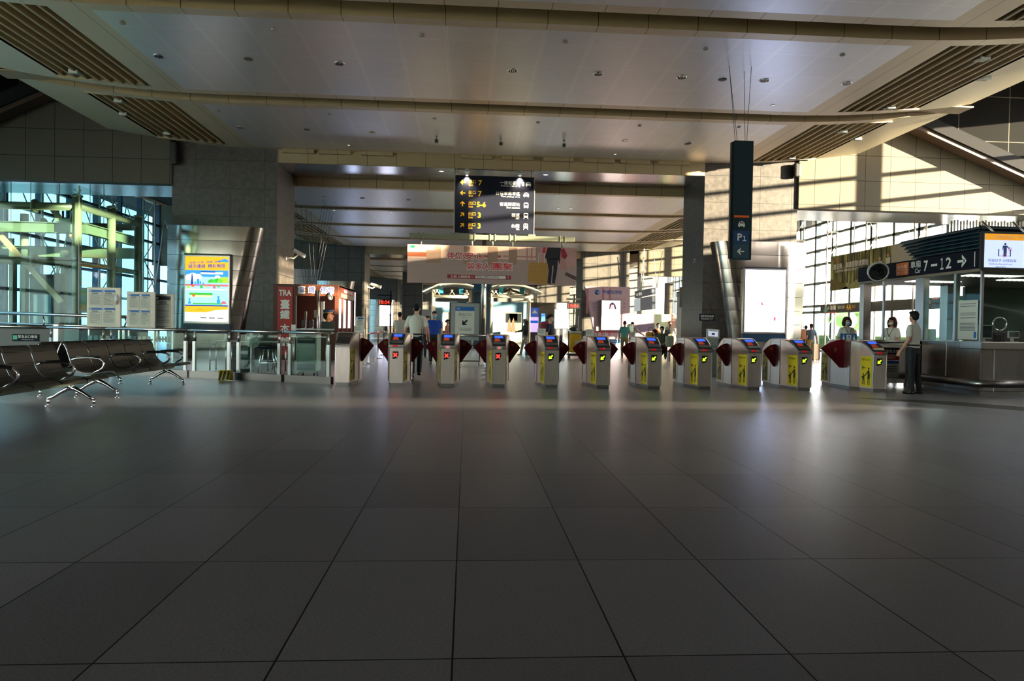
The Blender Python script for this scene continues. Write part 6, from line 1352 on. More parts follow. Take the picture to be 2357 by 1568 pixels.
    for a, e, w in (('hipL', 'kneeL', 'ankL'), ('hipR', 'kneeR', 'ankR')):
        A, K, W_ = J[a], J[e], J[w]
        if shorts: limb(b, [A, A.lerp(K, .5), A.lerp(K, .95)], [S(.098), S(.088), S(.080)], legs)
        else: limb(b, [A, A.lerp(K, .5), K, K.lerp(W_, .5), W_+(K-W_)*.05], [S(.098*fe), S(.084*fe), S(.068), S(.062), S(.056)], legs)
    remeshed(b, 'shorts' if shorts else 'trousers', t, vox*s, legs, 3)
    if belt: b = MB(); b.tube([O+rot @ (Vector((.160*fe*math.cos(k*PI/12), .122*math.sin(k*PI/12), 1.0))*s) for k in range(24)], S(.018), M_BLACK, 8, closed=True); b.build('belt', t)
    for w in ('ankL', 'ankR'):
        b = MB(); f = rot @ Vector((0, -1, 0)); a = J[w]; low = a+Vector((0, 0, -.045*s)); ft = f
        if w in pose and len(pose[w]) > 3: pass
        limb(b, [low+ft*-.03*s, low+ft*.06*s+Vector((0, 0, -.006*s)), low+ft*.15*s+Vector((0, 0, -.010*s))], [S(.040), S(.038), S(.027)], shoes or M_SHOE); b.box(0, 0, 0, 0, 0, 0, M_SHOE) if 0 else None
        b.build('shoe', t)
    if lanyard:
        b = MB(); fr = rot @ Vector((0, -1, 0))
        for q in (-1, 1): b.tube([T((q*.07, .03, 1.455)), T((q*.075, -.09, 1.40)), T((q*.03, -.132, 1.25)), T((0, -.135, 1.17))], S(.006), M_BLACK, 5)
        b.ell(T((0, -.14, 1.14)), (S(.03), S(.008), S(.04)), M_WHITE, rot); b.build('lanyard', t)
    return t
M_TEE = mat('grey_white_tee', 'b8b2a6', .85, bump=.25, bscale=9); M_BLUET = mat('royal_blue_tee', '14429c', .8, bump=.25, bscale=9); M_PINKT = mat('salmon_top', 'd08472', .8, bump=.2); M_MASKB = mat('mask_light_blue', '8ec4d0', .7)
M_KHAKI = mat('khaki_cloth', 'a08c58', .85, noise=.1); M_TEALT = mat('teal_tee', '5ca49c', .8); M_DNAVY = mat('navy_tee', '1a2034', .8); M_OLIVE = mat('olive_tee', '4e5444', .8); M_BRN = mat('dark_brown_jacket', '3a2c26', .8); M_JEANB = mat('grey_blue_shirt', '54606e', .8)
UP = lambda u, Y: at(u, 800, Y).x
# the attendant walking away through the second gate lane
person('attendant in white shirt and black trousers walking away between the second and third gates', (UP(958, 16.5), 16.5), 1.74, 176,
       dict(kneeL=(-.10, .10, .50), ankL=(-.12, .34, .17), kneeR=(.10, -.12, .50), ankR=(.11, -.20, .09), elL=(-.255, .03, 1.12), wrL=(-.27, -.05, .88), elR=(.25, .0, 1.10), wrR=(.235, -.10, .90)), hair='crop', belt=True, collar=True, vox=.010)
t = thing('walkie_talkie', 'black radio clipped to the belt of the walking attendant', 'radio', (UP(972, 16.3), 16.3, .95)); P = at(968, 784, 16.33)
b = MB(); b.box(P.x-.04, P.x+.04, P.y-.03, P.y+.02, P.z-.04, P.z+.10, M_BLACK, .015); b.cyl((P.x+.02, P.y-.01, P.z+.08), (P.x+.02, P.y-.01, P.z+.27), .008, M_BLACK, 6); b.build('body', t); b = MB(); b.box(P.x-.03, P.x+.02, P.y-.04, P.y-.02, P.z-.06, P.z-.0, M_WHITE, .01); b.build('key_ring', t)
# the attendant standing by the wide gate, back three-quarter, looking left into the hall
person('staff man in white shirt and loose black trousers standing at the wide gate, looking away', (9.04, 13.72), 1.68, 215,
       dict(kneeL=(-.13, .03, .48), ankL=(-.20, .06, .08), kneeR=(.08, .0, .48), ankR=(.06, .02, .08), elL=(-.235, .0, 1.10), wrL=(-.22, -.05, .86), elR=(.24, .02, 1.12), wrR=(.25, -.12, .90)), hair='short', belt=True, collar=True, lanyard=False, vox=.010, headturn=-25, wide=1.08)
P = at(2090, 805, 13.85); t = thing('walkie_talkie', 'black radio on the belt of the staff man at the wide gate', 'radio', P); b = MB(); b.box(P.x-.03, P.x+.05, 13.80, 13.88, P.z-.03, P.z+.12, M_BLACK, .015); b.cyl((P.x+.02, 13.84, P.z+.1), (P.x+.02, 13.84, P.z+.2), .008, M_BLACK, 6); b.build('body', t)
b = MB(); b.ell((P.x+.08, 13.84, P.z), (.03, .02, .04), M_STEEL, seg=8); b.build('keys', t)
person('staff woman with brown bob hair and light blue mask facing us behind the wide gate', (UP(1948, 16.95), 16.95), 1.62, 0,
       dict(elL=(-.235, -.02, 1.12), wrL=(-.06, -.22, .99), elR=(.235, .0, 1.10), wrR=(.225, -.05, .88)), hair='bob', haircol=M_HAIRB, mask=M_MASKB, female=True, lanyard=True, collar=True, vox=.010)
person('staff woman with wavy dark brown hair leaning on the desk behind the staff man', (UP(2052, 17.15), 17.15), 1.64, -62,
       dict(elL=(-.22, -.08, 1.12), wrL=(-.14, -.28, 1.05), elR=(.23, -.06, 1.11), wrR=(.10, -.27, 1.05)), hair='wavy', haircol=M_HAIRB, mask=mat('mask_cream', 'cfc8b4', .7), female=True, lanyard=True, collar=True, vox=.010)
person('man in plain grey white tee shirt standing beyond the second gate, back to us', (UP(920, 24.5), 24.5), 1.70, 165, {}, top=M_TEE, hair='crop', vox=.014, wide=1.15)
person('teenager in royal blue tee shirt and mask walking towards us left of the board', (UP(999, 23.0), 23.0), 1.71, 5, dict(kneeR=(.10, -.10, .49), ankR=(.10, -.14, .08)), top=M_BLUET, hair='short', mask=M_MASKB, vox=.014, wide=1.12, shirt_len=.86)
person('person in mauve clothes half hidden behind the walking attendant', (UP(984, 27.5), 27.5), 1.62, 20, {}, top=mat('mauve_top', '8c7478', .8), hair='short', vox=.016)
person('girl in salmon pink top left of the entrance board, facing right', (UP(1030, 29), 29.0), 1.52, 70, {}, top=M_PINKT, sleeve='long', hair='bun', mask=M_MASKB, female=True, vox=.016)
person('woman in pale cap and brown jacket pulling a suitcase towards the right', (UP(1209, 31.5), 31.5), 1.62, -75, dict(kneeL=(-.10, .08, .49), ankL=(-.10, .26, .12), kneeR=(.10, -.16, .50), ankR=(.1, -.26, .08), elL=(-.22, -.10, 1.15), wrL=(-.22, -.32, 1.10)), top=M_BRN, sleeve='long', legs=mat('beige_trousers', 'a08c78', .8), hair='long', haircol=M_HAIRB, cap=mat('cap_cream', 'c8bca4', .8), mask=M_MASKB, female=True, vox=.015, shirt_len=.84, shoes=M_WHITE)
person('woman in navy tee shirt with black bun and mask behind the fifth gate', (UP(1266, 20.5), 20.5), 1.62, 62, dict(elL=(-.24, .02, 1.10), wrL=(-.24, -.03, .86)), top=M_DNAVY, hair='bun', mask=mat('mask_grey_green', '9cb4a4', .7), female=True, vox=.012, wide=1.1)
person('boy in teal tee shirt and khaki trousers walking away before the massage chair wall', (UP(1437, 30), 30.0), 1.60, 175, dict(kneeL=(-.10, .1, .5), ankL=(-.12, .2, .12), elL=(-.24, .0, 1.10), elR=(.24, .02, 1.10)), top=M_TEALT, legs=M_KHAKI, hair='crop', haircol=M_HAIRB, vox=.015)
person('boy in white tee shirt stretching his arm beside the boy in teal', (UP(1455, 31.5), 31.5), 1.57, 150, dict(elL=(-.30, -.12, 1.20), wrL=(-.46, -.24, 1.08)), top=M_WHITE, legs=M_BRN, shorts=True, hair='short', vox=.015)
person('man in cream tee shirt and olive shorts with a crossbody bag walking towards us', (UP(1541, 39), 39.0), 1.72, 0, dict(elL=(-.26, .03, 1.14), wrL=(-.32, -.02, .92), elR=(.29, .04, 1.15), wrR=(.36, .0, .93)), top=mat('cream_tee', 'b4a890', .8), legs=mat('olive_shorts', '76744a', .8), shorts=True, hair='short', mask=M_BLACK, vox=.016, wide=1.15)
SIT = dict(pelvis=(0, .05, .48), waist=(0, .03, .62), chest=(0, 0, .85), neck=(0, -.01, 1.0), head=(0, -.04, 1.14), hipL=(-.09, .03, .47), hipR=(.09, .03, .47), kneeL=(-.12, -.38, .48), kneeR=(.12, -.38, .48), ankL=(-.12, -.40, .08), ankR=(.12, -.40, .08), shL=(-.17, 0, .955), shR=(.17, 0, .955), elL=(-.22, -.10, .70), elR=(.22, -.10, .70), wrL=(-.08, -.30, .60), wrR=(.08, -.30, .60))
person('seated man in olive tee shirt and mask behind the seventh gate', (UP(1523, 27), 27.0, .10), 1.70, -12, SIT, top=M_OLIVE, hair='short', mask=M_MASKB, vox=.014, shirt_len=.45)
person('seated woman with long black hair bending forward in front of a yellow bag', (UP(1508, 27.8), 27.8, .05), 1.60, -60, SIT, top=mat('yellow_top', 'd09a38', .8), hair='long', female=True, vox=.015, shirt_len=.45)
person('person in orange top standing behind the seated woman', (UP(1514, 30), 30.0), 1.52, 10, {}, top=mat('orange_top', 'd0764c', .8), sleeve='long', hair='short', mask=M_MASKB, vox=.016)
person('person in black with an orange print seen at the right column edge', (UP(1854, 31.5), 31.5), 1.55, 160, {}, top=M_BLACK, legs=M_NAVYT, hair='short', haircol=M_HAIRB, vox=.016)
person('traveller in grey blue shirt and khaki trousers with a brown suitcase', (UP(1866, 30.5), 30.5), 1.62, 190, dict(elL=(-.23, .08, 1.12), wrL=(-.26, .10, .88), kneeR=(.1, .06, .5), ankR=(.1, .18, .12)), top=M_JEANB, legs=M_KHAKI, hair='short', haircol=M_HAIRB, vox=.015)
person('booth clerk in black vest and lilac shirt behind the tablets', (X_(721), YB+1.9), 1.62, 10, dict(elL=(-.24, -.02, 1.10), wrL=(-.16, -.25, 1.06), elR=(.24, -.02, 1.10), wrR=(.16, -.25, 1.06)), top=mat('lilac_shirt', '9a94a8', .8), hair='short', vox=.014)

# things people carry
def suitcase(u, Y, w, h, d, m, label, handle=.25, rotz=0):
    x = UP(u, Y); t = thing('suitcase', label, 'suitcase', (x, Y, 0), None, rotz)
    for nm, f in (('shell', lambda b: [b.box(x-w/2, x+w/2, Y-d/2, Y+d/2, .05, .05+h, m, .04)]+[b.box(x-w/2+.04+k*(w-.08)/4-.006, x-w/2+.04+k*(w-.08)/4+.006, Y-d/2-.006, Y-d/2, .10, h, M_DKGREY) for k in range(5)]),
                  ('handle', lambda b: b.tube([(x-.08, Y, h+.04), (x-.08, Y, h+.05+handle), (x+.08, Y, h+.05+handle), (x+.08, Y, h+.04)], .01, M_STEEL, 6))):
        b = MB(); f(b); b.build(nm, t)
    for sx in (-1, 1):
        b = MB()
        for sy in (-1, 1): b.cyl((x+sx*(w/2-.04)-.01, Y+sy*(d/2-.04), .028), (x+sx*(w/2-.04)+.01, Y+sy*(d/2-.04), .028), .028, M_BLACK, 10)
        b.build('wheels', t)
suitcase(1218, 29.8, .34, .50, .24, mat('case_blue_grey', '5c6878', .35), 'small blue grey suitcase pulled by the woman in the cap')
suitcase(1877, 29.6, .32, .68, .26, mat('case_brown', '6e4a34', .4), 'brown suitcase beside the traveller in khaki trousers', .35)
suitcase(1292, 30.5, .30, .45, .22, mat('case_slate_blue', '3c4e6c', .35), 'slate blue suitcase standing near the yellow cleaning cart')
def bag(u, v, Y, r, m, nm, label, cat, strap=None):
    P = at(u, v, Y); t = thing(nm, label, cat, P); b = MB(); b.box(P.x-r[0], P.x+r[0], Y-r[1], Y+r[1], P.z-r[2], P.z+r[2], m, min(r)*.7); b.build('body', t)
    b = MB(); b.tube([at(a, c, Y+(d if d is not None else 0)) for a, c, d in strap] if strap else [(P.x-r[0]*.5, Y, P.z+r[2]*.9), (P.x-r[0]*.3, Y, P.z+r[2]*1.5), (P.x+r[0]*.3, Y, P.z+r[2]*1.5), (P.x+r[0]*.5, Y, P.z+r[2]*.9)], .012, m if strap else M_DKGREY, 6); b.build('strap', t)
    return t
bag(1254, 757, 20.75, (.12, .11, .22), mat('red_backpack', '8c2434', .7), 'backpack', 'dark red backpack worn by the woman in the navy tee shirt', 'backpack', [(1256, 748, -.1), (1262, 743, -.15), (1266, 750, -.2)])
bag(1451, 756, 31.2, (.14, .10, .20), mat('grey_green_backpack', '26322c', .8), 'backpack', 'grey green backpack on the boy in the white tee shirt', 'backpack', [(1449, 751, -.1), (1452, 746, -.1), (1456, 751, -.1)])
bag(1536, 765, 38.8, (.16, .06, .12), M_BLACK, 'crossbody_bag', 'dark crossbody bag on the man in the cream tee shirt', 'bag', [(1538, 762, -.02), (1543, 752, -.02), (1545, 747, -.02)])
bag(1541, 786, 26.6, (.16, .10, .22), mat('pale_paper_bag', 'b4b49a', .7), 'paper_bag', 'pale green paper bag beside the seated man', 'bag')
bag(1497, 785, 28.2, (.20, .14, .36), mat('mustard_bag', 'd8a236', .6), 'holdall', 'mustard yellow bag beside the seated long haired woman', 'bag')
bag(1847, 770, 31.2, (.14, .10, .24), mat('orange_print_bag', 'b4744c', .7), 'backpack', 'orange printed backpack on the person at the right column', 'backpack')
for x0, x1, lb in ((1494, 1535, 'steel bench under the seated travellers behind the seventh gate'),):
    a, c = UP(x0, 27.9), UP(x1, 27.9); t = thing('waiting_bench', lb, 'bench', ((a+c)/2, 27.6, 0)); b = MB(); b.box(a, c, 27.05, 27.55, .38, .43, M_STEELD, .01); b.build('seat', t)
    for x in (a+.1, c-.1): b = MB(); b.box(x-.03, x+.03, 27.15, 27.45, 0, .38, M_STEEL, .01); b.build('leg', t)

# ------------------------------------------------------------------ middle distance and far hall
# entrance board on castors
Yq = 22.3; x0, x1, z0, z1 = R4(1037, 697, 1103, 784, Yq)
t = thing('entrance_board', 'standing white entrance board with blue header and black arrow behind the third gate', 'sign board', ((x0+x1)/2, Yq, 0))
b = MB(); b.box(x0, x1, Yq, Yq+.03, z0, z1, mat('board_grey_face', '9ca09a', .5), .005); b.build('panel', t)
b = MB()
for x in (x0-.015, x1+.015): b.box(x-.015, x+.015, Yq-.01, Yq+.04, .12, z1+.02, M_BLACK, .003)
b.box(x0, x1, Yq-.01, Yq+.04, z1, z1+.02, M_BLACK); b.box(x0, x1, Yq-.01, Yq+.04, .12, .15, M_BLACK); b.box(x0, x1, Yq-.01, Yq+.04, .62, .65, M_BLACK); b.build('frame', t)
w, h = x1-x0, z1-z0; b = MB(); px0, px1, pz0, pz1 = x0+.17*w, x0+.82*w, z0+.17*h, z0+.9*h; b.box(px0, px1, Yq-.003, Yq, pz0, pz1, M_PAPER); b.box(px0, px1, Yq-.005, Yq-.003, pz1-.13, pz1, M_BLUE)
b.text('進站入口', ((px0+px1)/2, Yq-.004, pz1-.24), .10, M_INKG, w=.40); b.text('Entrance', ((px0+px1)/2, Yq-.004, pz1-.33), .035, M_INKG); arrow(b, ((px0+px1)/2, Yq-.005, pz1-.50), .22, -PI*.75, M_INK, th=.12)
for k in range(3): b.box(px0+.1+.03*k, px1-.08, Yq-.004, Yq-.003, pz1-.68-.04*k, pz1-.67-.04*k, M_INKG)
b.text('公告', (px0+.09, Yq-.006, pz1-.06), .05, M_TXTW); b.build('poster', t)
for x in (x0, x1):
    b = MB(); b.cyl((x, Yq+.0, .12), (x, Yq-.05, .07), .015, M_BLACK, 6); b.cyl((x-.015, Yq-.05, .05), (x+.015, Yq-.05, .05), .05, M_BLACK, 14); b.build('castor', t)
# queue stanchions with red belts
def stanchion(x, y, lb):
    t = thing('queue_post', lb, 'queue post', (x, y, 0), 'chrome queue posts'); b = MB(); b.lathe([(.03, .02), (.025, .06), (.025, .93), (.032, .94), (.032, 1.0), (.0, 1.01)], (x, y, 0), M_CHROME, 14); b.build('pole', t); b = MB(); b.lathe([(.17, 0), (.17, .012), (.10, .028), (.03, .035)], (x, y, 0), M_CHROME, 20); b.build('base', t); return t
L1 = [(828, 844, 'farthest left queue post beside the leftmost gate'), (848, 838, 'queue post left of the red belt end near the second gate'), (870, 826, 'queue post in the middle of the red belt behind the second gate'), (883, 818, 'queue post at the right end of the red belt')]
pts = []
for u, v, lb in L1: P = onz(u, v); stanchion(P.x, P.y, lb); pts.append(P)
def belt(a, c, lb, z=.95): b = MB(); plate([Vector((a.x, a.y, z-.025)), Vector((c.x, c.y, z-.025)), Vector((c.x, c.y, z+.025)), Vector((a.x, a.y, z+.025))], (0, .006, 0), mat('red_belt', 'b01c2c', .7), b); tag(b.build('queue_belt'), lb, 'belt')
a = onz(812, 815)
belt(pts[1], pts[2], 'red belt between the two queue posts behind the leftmost gates'); belt(pts[2], pts[3], 'short red belt stretched to the farthest queue post')
names = ['nearest', 'second nearest', 'third nearest', 'fourth nearest', 'farthest']
for k, v in enumerate((874, 864, 855, 848, 842)):
    P = onz(1124-(k*2.2), v); stanchion(P.x, P.y, 'queue post of the line behind the fourth gate, %s one' % names[k])
for k, v in enumerate((848, 840, 833)):
    P = onz(1053-k, v); stanchion(P.x, P.y, 'queue post of the line behind the third gate, %s one' % names[k])
t = thing('lane_rail', 'horizontal steel rail behind the entrance board between the third and fourth gate', 'rail', (.0, 19, 0)); A, B_ = at(1042, 772, 19.5), at(1122, 773, 19.5); b = MB(); b.cyl(A, B_, .03, M_PIPE, 12); b.build('rail', t)
for P in (A, B_): b = MB(); b.cyl((P.x, P.y, 0), P, .025, M_STEEL, 10); b.build('post', t)
# small hanging notice stand
x0, x1, z0, z1 = R4(819, 729, 838, 766, 22.5); t = thing('notice_stand', 'small white notice on a stand right of the lunchbox booth', 'notice stand', ((x0+x1)/2, 22.5, 0)); b = MB(); b.box(x0, x1, 22.5, 22.53, z0, z1, M_STEEL, .004); b.build('frame', t); b = MB(); sheet(b, x0+.02, x1-.02, z0+.02, z1-.02, 22.5, M_BLUE, 70); b.build('sheet', t)
b = MB(); b.cyl(((x0+x1)/2, 22.52, 0), ((x0+x1)/2, 22.52, z0), .02, M_STEEL, 8); b.lathe([(.16, 0), (.16, .015), (.02, .03)], ((x0+x1)/2, 22.52, 0), M_STEEL, 18); b.build('stand', t)
# self service kiosk screen on the right
x0, x1, z0, z1 = R4(1627, 757, 1656, 779, 18); t = thing('information_kiosk', 'white touch screen kiosk between the seventh and eighth gates, beyond them', 'kiosk', ((x0+x1)/2, 18, 0)); xf = Matrix.Translation(Vector(((x0+x1)/2, 18, (z0+z1)/2))) @ Matrix.Rotation(-.2, 4, 'X') @ Matrix.Rotation(.06, 4, 'Y')
w, h = (x1-x0)/2, (z1-z0)/2
b = MB(); b.box(-w, w, 0, .05, -h, h, M_WHITE, .015, xf); b.build('head', t); b = MB(); b.box(-w*.75, w*.72, -.006, 0, -h*.62, h*.7, emat('kiosk_screen', 'b8bcd0', .7), 0, xf); b.box(-w*.65, w*.6, -.009, -.006, h*.5, h*.62, M_INK, 0, xf); b.box(-.04, .04, -.009, -.006, -h*.3, h*.1, M_INK, 0, xf); b.build('screen', t)
b = MB(); b.box((x0+x1)/2-.16, (x0+x1)/2+.16, 18.03, 18.28, 0, z0+.02, mat('kiosk_body', 'a8aca6', .45), .015); b.text('旅遊資訊', ((x0+x1)/2, 18.03, z0-.22), .045, M_INK, w=.24); b.text('i', ((x0+x1)/2, 18.03, z0-.12), .06, M_INKG); b.build('body', t)
# plates on the right column's inner steel edge
x0, x1, z0, z1 = R4(1618, 722, 1653, 739, 24.5); t = thing('information_plate', 'black plate with white lettering on the right column beside the steel cladding', 'sign', (x0, 24.9, z0)); b = MB(); b.box(x0, x1, 24.86, 24.9, z0, z1, M_NAVY, .004); b.build('plate', t); b = MB(); b.text('遊客資訊查詢機', ((x0+x1)/2, 24.856, z1-.08), .09, M_TXTW, w=(x1-x0)*.86); b.text('Information kiosk', ((x0+x1)/2, 24.856, z1-.16), .04, M_TXTW, w=(x1-x0)*.8); b.text('Travel information inquiry', ((x0+x1)/2, 24.856, z1-.21), .03, M_TXTW, w=(x1-x0)*.8); b.build('lettering', t)
# white cabinet block, vent and poster on the side of the right column
b = MB()
x0 = 8.46; t = thing('wall_display', 'grey mask poster and dark screen hung at the inner side of the right column', 'display', (x0-.1, 26.5, 2)); A, B_ = R4(1565, 661, 1590, 708, 28)[:2], R4(1565, 661, 1590, 708, 28)[2:]
b = MB(); b.box(A[0], A[1], 28, 28.06, B_[0], B_[1], mat('mask_poster_face', '9c9690', .5), .008); b.box(A[0], A[1], 27.99, 28, B_[1]-.12, B_[1], mat('poster_orange_grey', 'a07868', .5)); b.ell(((A[0]+A[1])/2-.05, 28, (B_[0]+B_[1])/2+.08), (.09, .01, .13), M_INKG); b.ell(((A[0]+A[1])/2+.10, 28, (B_[0]+B_[1])/2+.10), (.05, .01, .10), M_INK)
for k in range(3): b.box(A[0]+.05, A[1]-.05, 27.995, 28, B_[0]+.08+k*.05, B_[0]+.09+k*.05, M_INKG)
b.build('poster', t); b = MB(); b.box(A[1], A[1]+.16, 28.02, 28.3, B_[0]+.05, B_[1]+.02, M_BLACK, .01); b.build('dark_screen', t); b = MB(); b.box(A[1]-.02, 8.5, 28.1, 28.2, B_[1]-.25, B_[1]-.18, M_STEEL); b.build('bracket', t)
x0, x1, z0, z1 = R4(1573, 720, 1618, 800, 30); t = thing('white_partition', 'white marble service block left of the right column with a roller vent above', 'partition', ((x0+x1)/2, 30, 0)); b = MB(); b.box(x0, x1+.3, 30, 31, 0, 2.9, mat('partition_white', 'b8ad98', .5, noise=.08, nscale=2), .01); b.build('block', t); b = MB(); b.box(x0, x1+.3, 29.96, 30.0, 2.15, 2.4, M_STEEL); b.build('trim_band', t)
x0, x1, z0, z1 = R4(1577, 622, 1620, 652, 30); b = MB(); b.box(x0, x1+.2, 30.0, 30.1, z0-.6, z1, M_WHITE, .01)
for k in range(8): b.box(x0+.05, x1, 29.97, 30.0, z0+k*(z1-z0)/8.5, z0+(k+.45)*(z1-z0)/8.5, M_INKG)
b.build('vent_grille', t)
b = MB(); b.box(x0-.1, x1+.4, 30, 30.9, 2.9, z0-.6+.02, M_CONC); b.build('upper_block', t)
# cleaning cart
P = onz(1325, 812); P.y = 28.5; P.x = UP(1324, 28.5); t = thing('cleaning_cart', 'cleaning cart with bright yellow bag under the right red clock', 'cleaning cart', (P.x, P.y, 0))
b = MB(); b.box(P.x-.26, P.x+.20, P.y-.25, P.y+.25, .25, 1.02, mat('cart_yellow_bag', 'e8ac14', .5, noise=.1), .06); b.build('waste_bag', t); b = MB(); b.box(P.x-.32, P.x+.26, P.y-.3, P.y+.3, .12, .2, M_DKGREY, .02)
for sx in (-.28, .22): b.cyl((P.x+sx, P.y, .2), (P.x+sx, P.y, 1.1), .02, M_DKGREY, 8)
b.build('frame', t); b = MB(); b.box(P.x-.28, P.x+.22, P.y-.28, P.y+.28, 1.02, 1.12, M_PAPER, .04); b.ell((P.x-.1, P.y, 1.2), (.16, .12, .09), M_DKGREY); b.ell((P.x, P.y, 1.3), (.12, .1, .08), M_CREAM); b.build('cloths', t); b = MB(); b.tube([(P.x+.08, P.y, .9), (P.x+.12, P.y, 1.75)], .015, M_TXTW, 6); b.tube([(P.x-.02, P.y, .9), (P.x, P.y, 1.68)], .015, M_YEL, 6); b.build('mop_handles', t)
b = MB(); b.lathe([(0, 0), (.09, 0), (.09, .005)], (P.x+.06, P.y-.26, .45), mat('cart_orange', 'd0602c', .5), 14, Matrix.Rotation(PI/2, 3, 'X')); b.box(P.x-.05, P.x+.14, P.y-.262, P.y-.25, .52, .75, M_PAPER); b.build('label_plate', t)
for sx in (-.25, .2): b = MB(); b.cyl((P.x+sx-.02, P.y-.2, .06), (P.x+sx+.02, P.y-.2, .06), .06, M_BLACK, 12); b.cyl((P.x+sx-.02, P.y+.2, .06), (P.x+sx+.02, P.y+.2, .06), .06, M_BLACK, 12); b.build('castors', t)
# red LED clocks on T posts
def clock(u0, v0, u1, v1, Y, pu, lb):
    x0, x1, z0, z1 = R4(u0, v0, u1, v1, Y); xp = at(pu, 700, Y).x; t = thing('led_clock', lb, 'clock', ((x0+x1)/2, Y, z0), 'red digital clocks')
    b = MB(); b.box(x0, x1, Y, Y+.12, z0, z1, M_BLACK, .008); b.build('case', t); b = MB(); b.text('18:04', ((x0+x1)/2, Y-.002, (z0+z1)/2), (z1-z0)*.66, M_REDL, w=(x1-x0)*.82); b.build('digits', t)
    b = MB(); b.box(min(x0, xp)-.05, max(x1, xp)+.1, Y+.02, Y+.10, z1+.16, z1+.26, M_BLACK); b.cyl(((x0+x1)/2, Y+.06, z1), ((x0+x1)/2, Y+.06, z1+.2), .02, M_BLACK, 6); b.cyl((xp, Y+.06, 0), (xp, Y+.06, z1+.5), .05, M_BLACK, 10); b.build('pole', t)
clock(871, 689, 899, 703, 40, 899, 'red digital clock reading 18:04 above the small bright poster, left one'); clock(1306, 697, 1334, 711, 40, 1322, 'red digital clock reading 18:04 above the white screen, right one')
# ticket island with canopies in the centre
M_KB = mat('kiosk_blue_panel', '6f97ac', .45, noise=.05); M_KL = emat('kiosk_glow_wall', 'f8e6c0', .9); M_TP = mat('cream_tube', 'c0b8a4', .35, .2)
def island(u0, u1, Y, lb, seed):
    x0, x1 = UP(u0, Y), UP(u1, Y); zt = at(u0, 682, Y).z; t = thing('ticket_island', lb, 'ticket booth', ((x0+x1)/2, Y+1, 0)); r = random.Random(seed)
    zp0, zp1 = at(u0, 718, Y).z, at(u0, 694, Y).z
    b = MB(); b.box(x0+.1, x1-.1, Y+.3, Y+.45, zp0, zp1, M_KB, .01); b.box(x0+.1, x0+.5, Y+.3, Y+.45, 0, zp0, M_KB); b.box(x1-.35, x1-.1, Y+.3, Y+.45, 0, zp0, M_KB); b.build('blue_fascia', t)
    b = MB(); b.box(x0+.5, x1-.35, Y+.6, Y+.7, 0, zp0, M_KL); b.build('glowing_back_wall', t)  # light on this wall is put into its own emission
    b = MB(); b.box(x0+.5, x1-.35, Y+.0, Y+.5, 0, 1.0, mat('island_counter', '8a8e88', .5), .02); b.build('counter', t)
    b = MB()
    for k in range(3): xx = x0+.8+k*(x1-x0-1.4)/3; b.box(xx, xx+.45, Y+.55, Y+.6, 1.5+.1*(k % 2), 2.0, (M_DKGREY, M_BRN, M_PAPER)[k % 3], .01)
    b.build('wall_posters', t)
    for x in (x0, x1): b = MB(); b.cyl((x, Y, 0), (x, Y, zt+.35), .09, M_TP, 12); b.build('tube_post', t)
    b = MB(); b.cyl((x0, Y, zt), (x1, Y, zt), .09, M_TP, 12); b.cyl((x0, Y, zt), (x0, Y+3, zt), .07, M_TP, 10); b.cyl((x1, Y, zt), (x1, Y+3, zt), .07, M_TP, 10); b.build('tube_beam', t)
    return t, x0, x1, zt
for u0, u1, lb, sd_, sg in ((996, 1081, 'left half of the blue ticket island under a curved canopy', 1, 1), (1130, 1216, 'right half of the blue ticket island under a curved canopy', 2, -1)):
    Y = 38; t, x0, x1, zt = island(u0, u1, Y, lb, sd_)
    ua, ub = (972, 1088) if sg > 0 else (1128, 1240); xa, xb = UP(ua, Y), UP(ub, Y); ztop = at(1050, 655, Y).z
    b = MB(); n = 12; vs = []; 
    for k in range(n+1):
        f = k/n; x = xa+(xb-xa)*f; zz = ztop-.45*(abs(f-(.62 if sg > 0 else .38))*1.6)**2
        for y in (Y-1.2, Y+2.5): vs += [Vector((x, y, zz)), Vector((x, y, zz+.05))]
    fs = []
    for k in range(n): a = k*4; c = a+4; fs += [(a, a+2, c+2, c), (a+1, c+1, c+3, a+3), (a, c, c+1, a+1), (a+2, a+3, c+3, c+2)]
    b.add(vs, fs, mat('canopy_membrane', 'c4c2b4', .5), True); b.build('canopy', t)
    b = MB()
    for k in range(6):
        x = x0+(x1-x0)*k/5; b.cyl((x, Y, zt), (x+.25*(-1) ** k, Y-.3, ztop-.3), .025, M_TP, 6)
    b.tube([(x0, Y+.6, zt+.12), ((x0+x1)/2, Y+.6, zt+.4), (x1, Y+.6, zt+.1)], .06, mat('dark_arch_tube', '4c463e', .4), 8); b.build('strut', t)
    for k in (0, 1): b = MB(); xx = (x0 if sg > 0 else x1)+sg*(.4+k*(x1-x0-.9)); b.box(xx-.12, xx+.12, Y-.1, Y+.1, zt+.15, zt+.5, mat('teal_flag', '1c7890', .5), .02); b.build('teal_plate', t)
b = MB(); x = UP(1112, 37); b.cyl((x, 37.5, 0), (x, 37.5, 6.5), .14, M_STEEL, 16); tag(b.build('steel_mast'), 'tall round steel mast between the two ticket islands', 'mast')
b = MB(); x0, x1 = UP(1089, 39), UP(1123, 39); t = thing('island_centre', 'dark blue core with white fins joining the two ticket islands', 'partition', ((x0+x1)/2, 39.5, 0)); b.box(x0, x1, 39.5, 40, 0, 3.2, mat('deep_blue_core', '2c5068', .5), .02); b.build('core', t)
b = MB(); b.box(x0-.1, x1+.1, 39, 39.1, 3.2, 3.9, mat('deep_blue_core2', '1e5a78', .5), .01); b.build('head_panel', t)
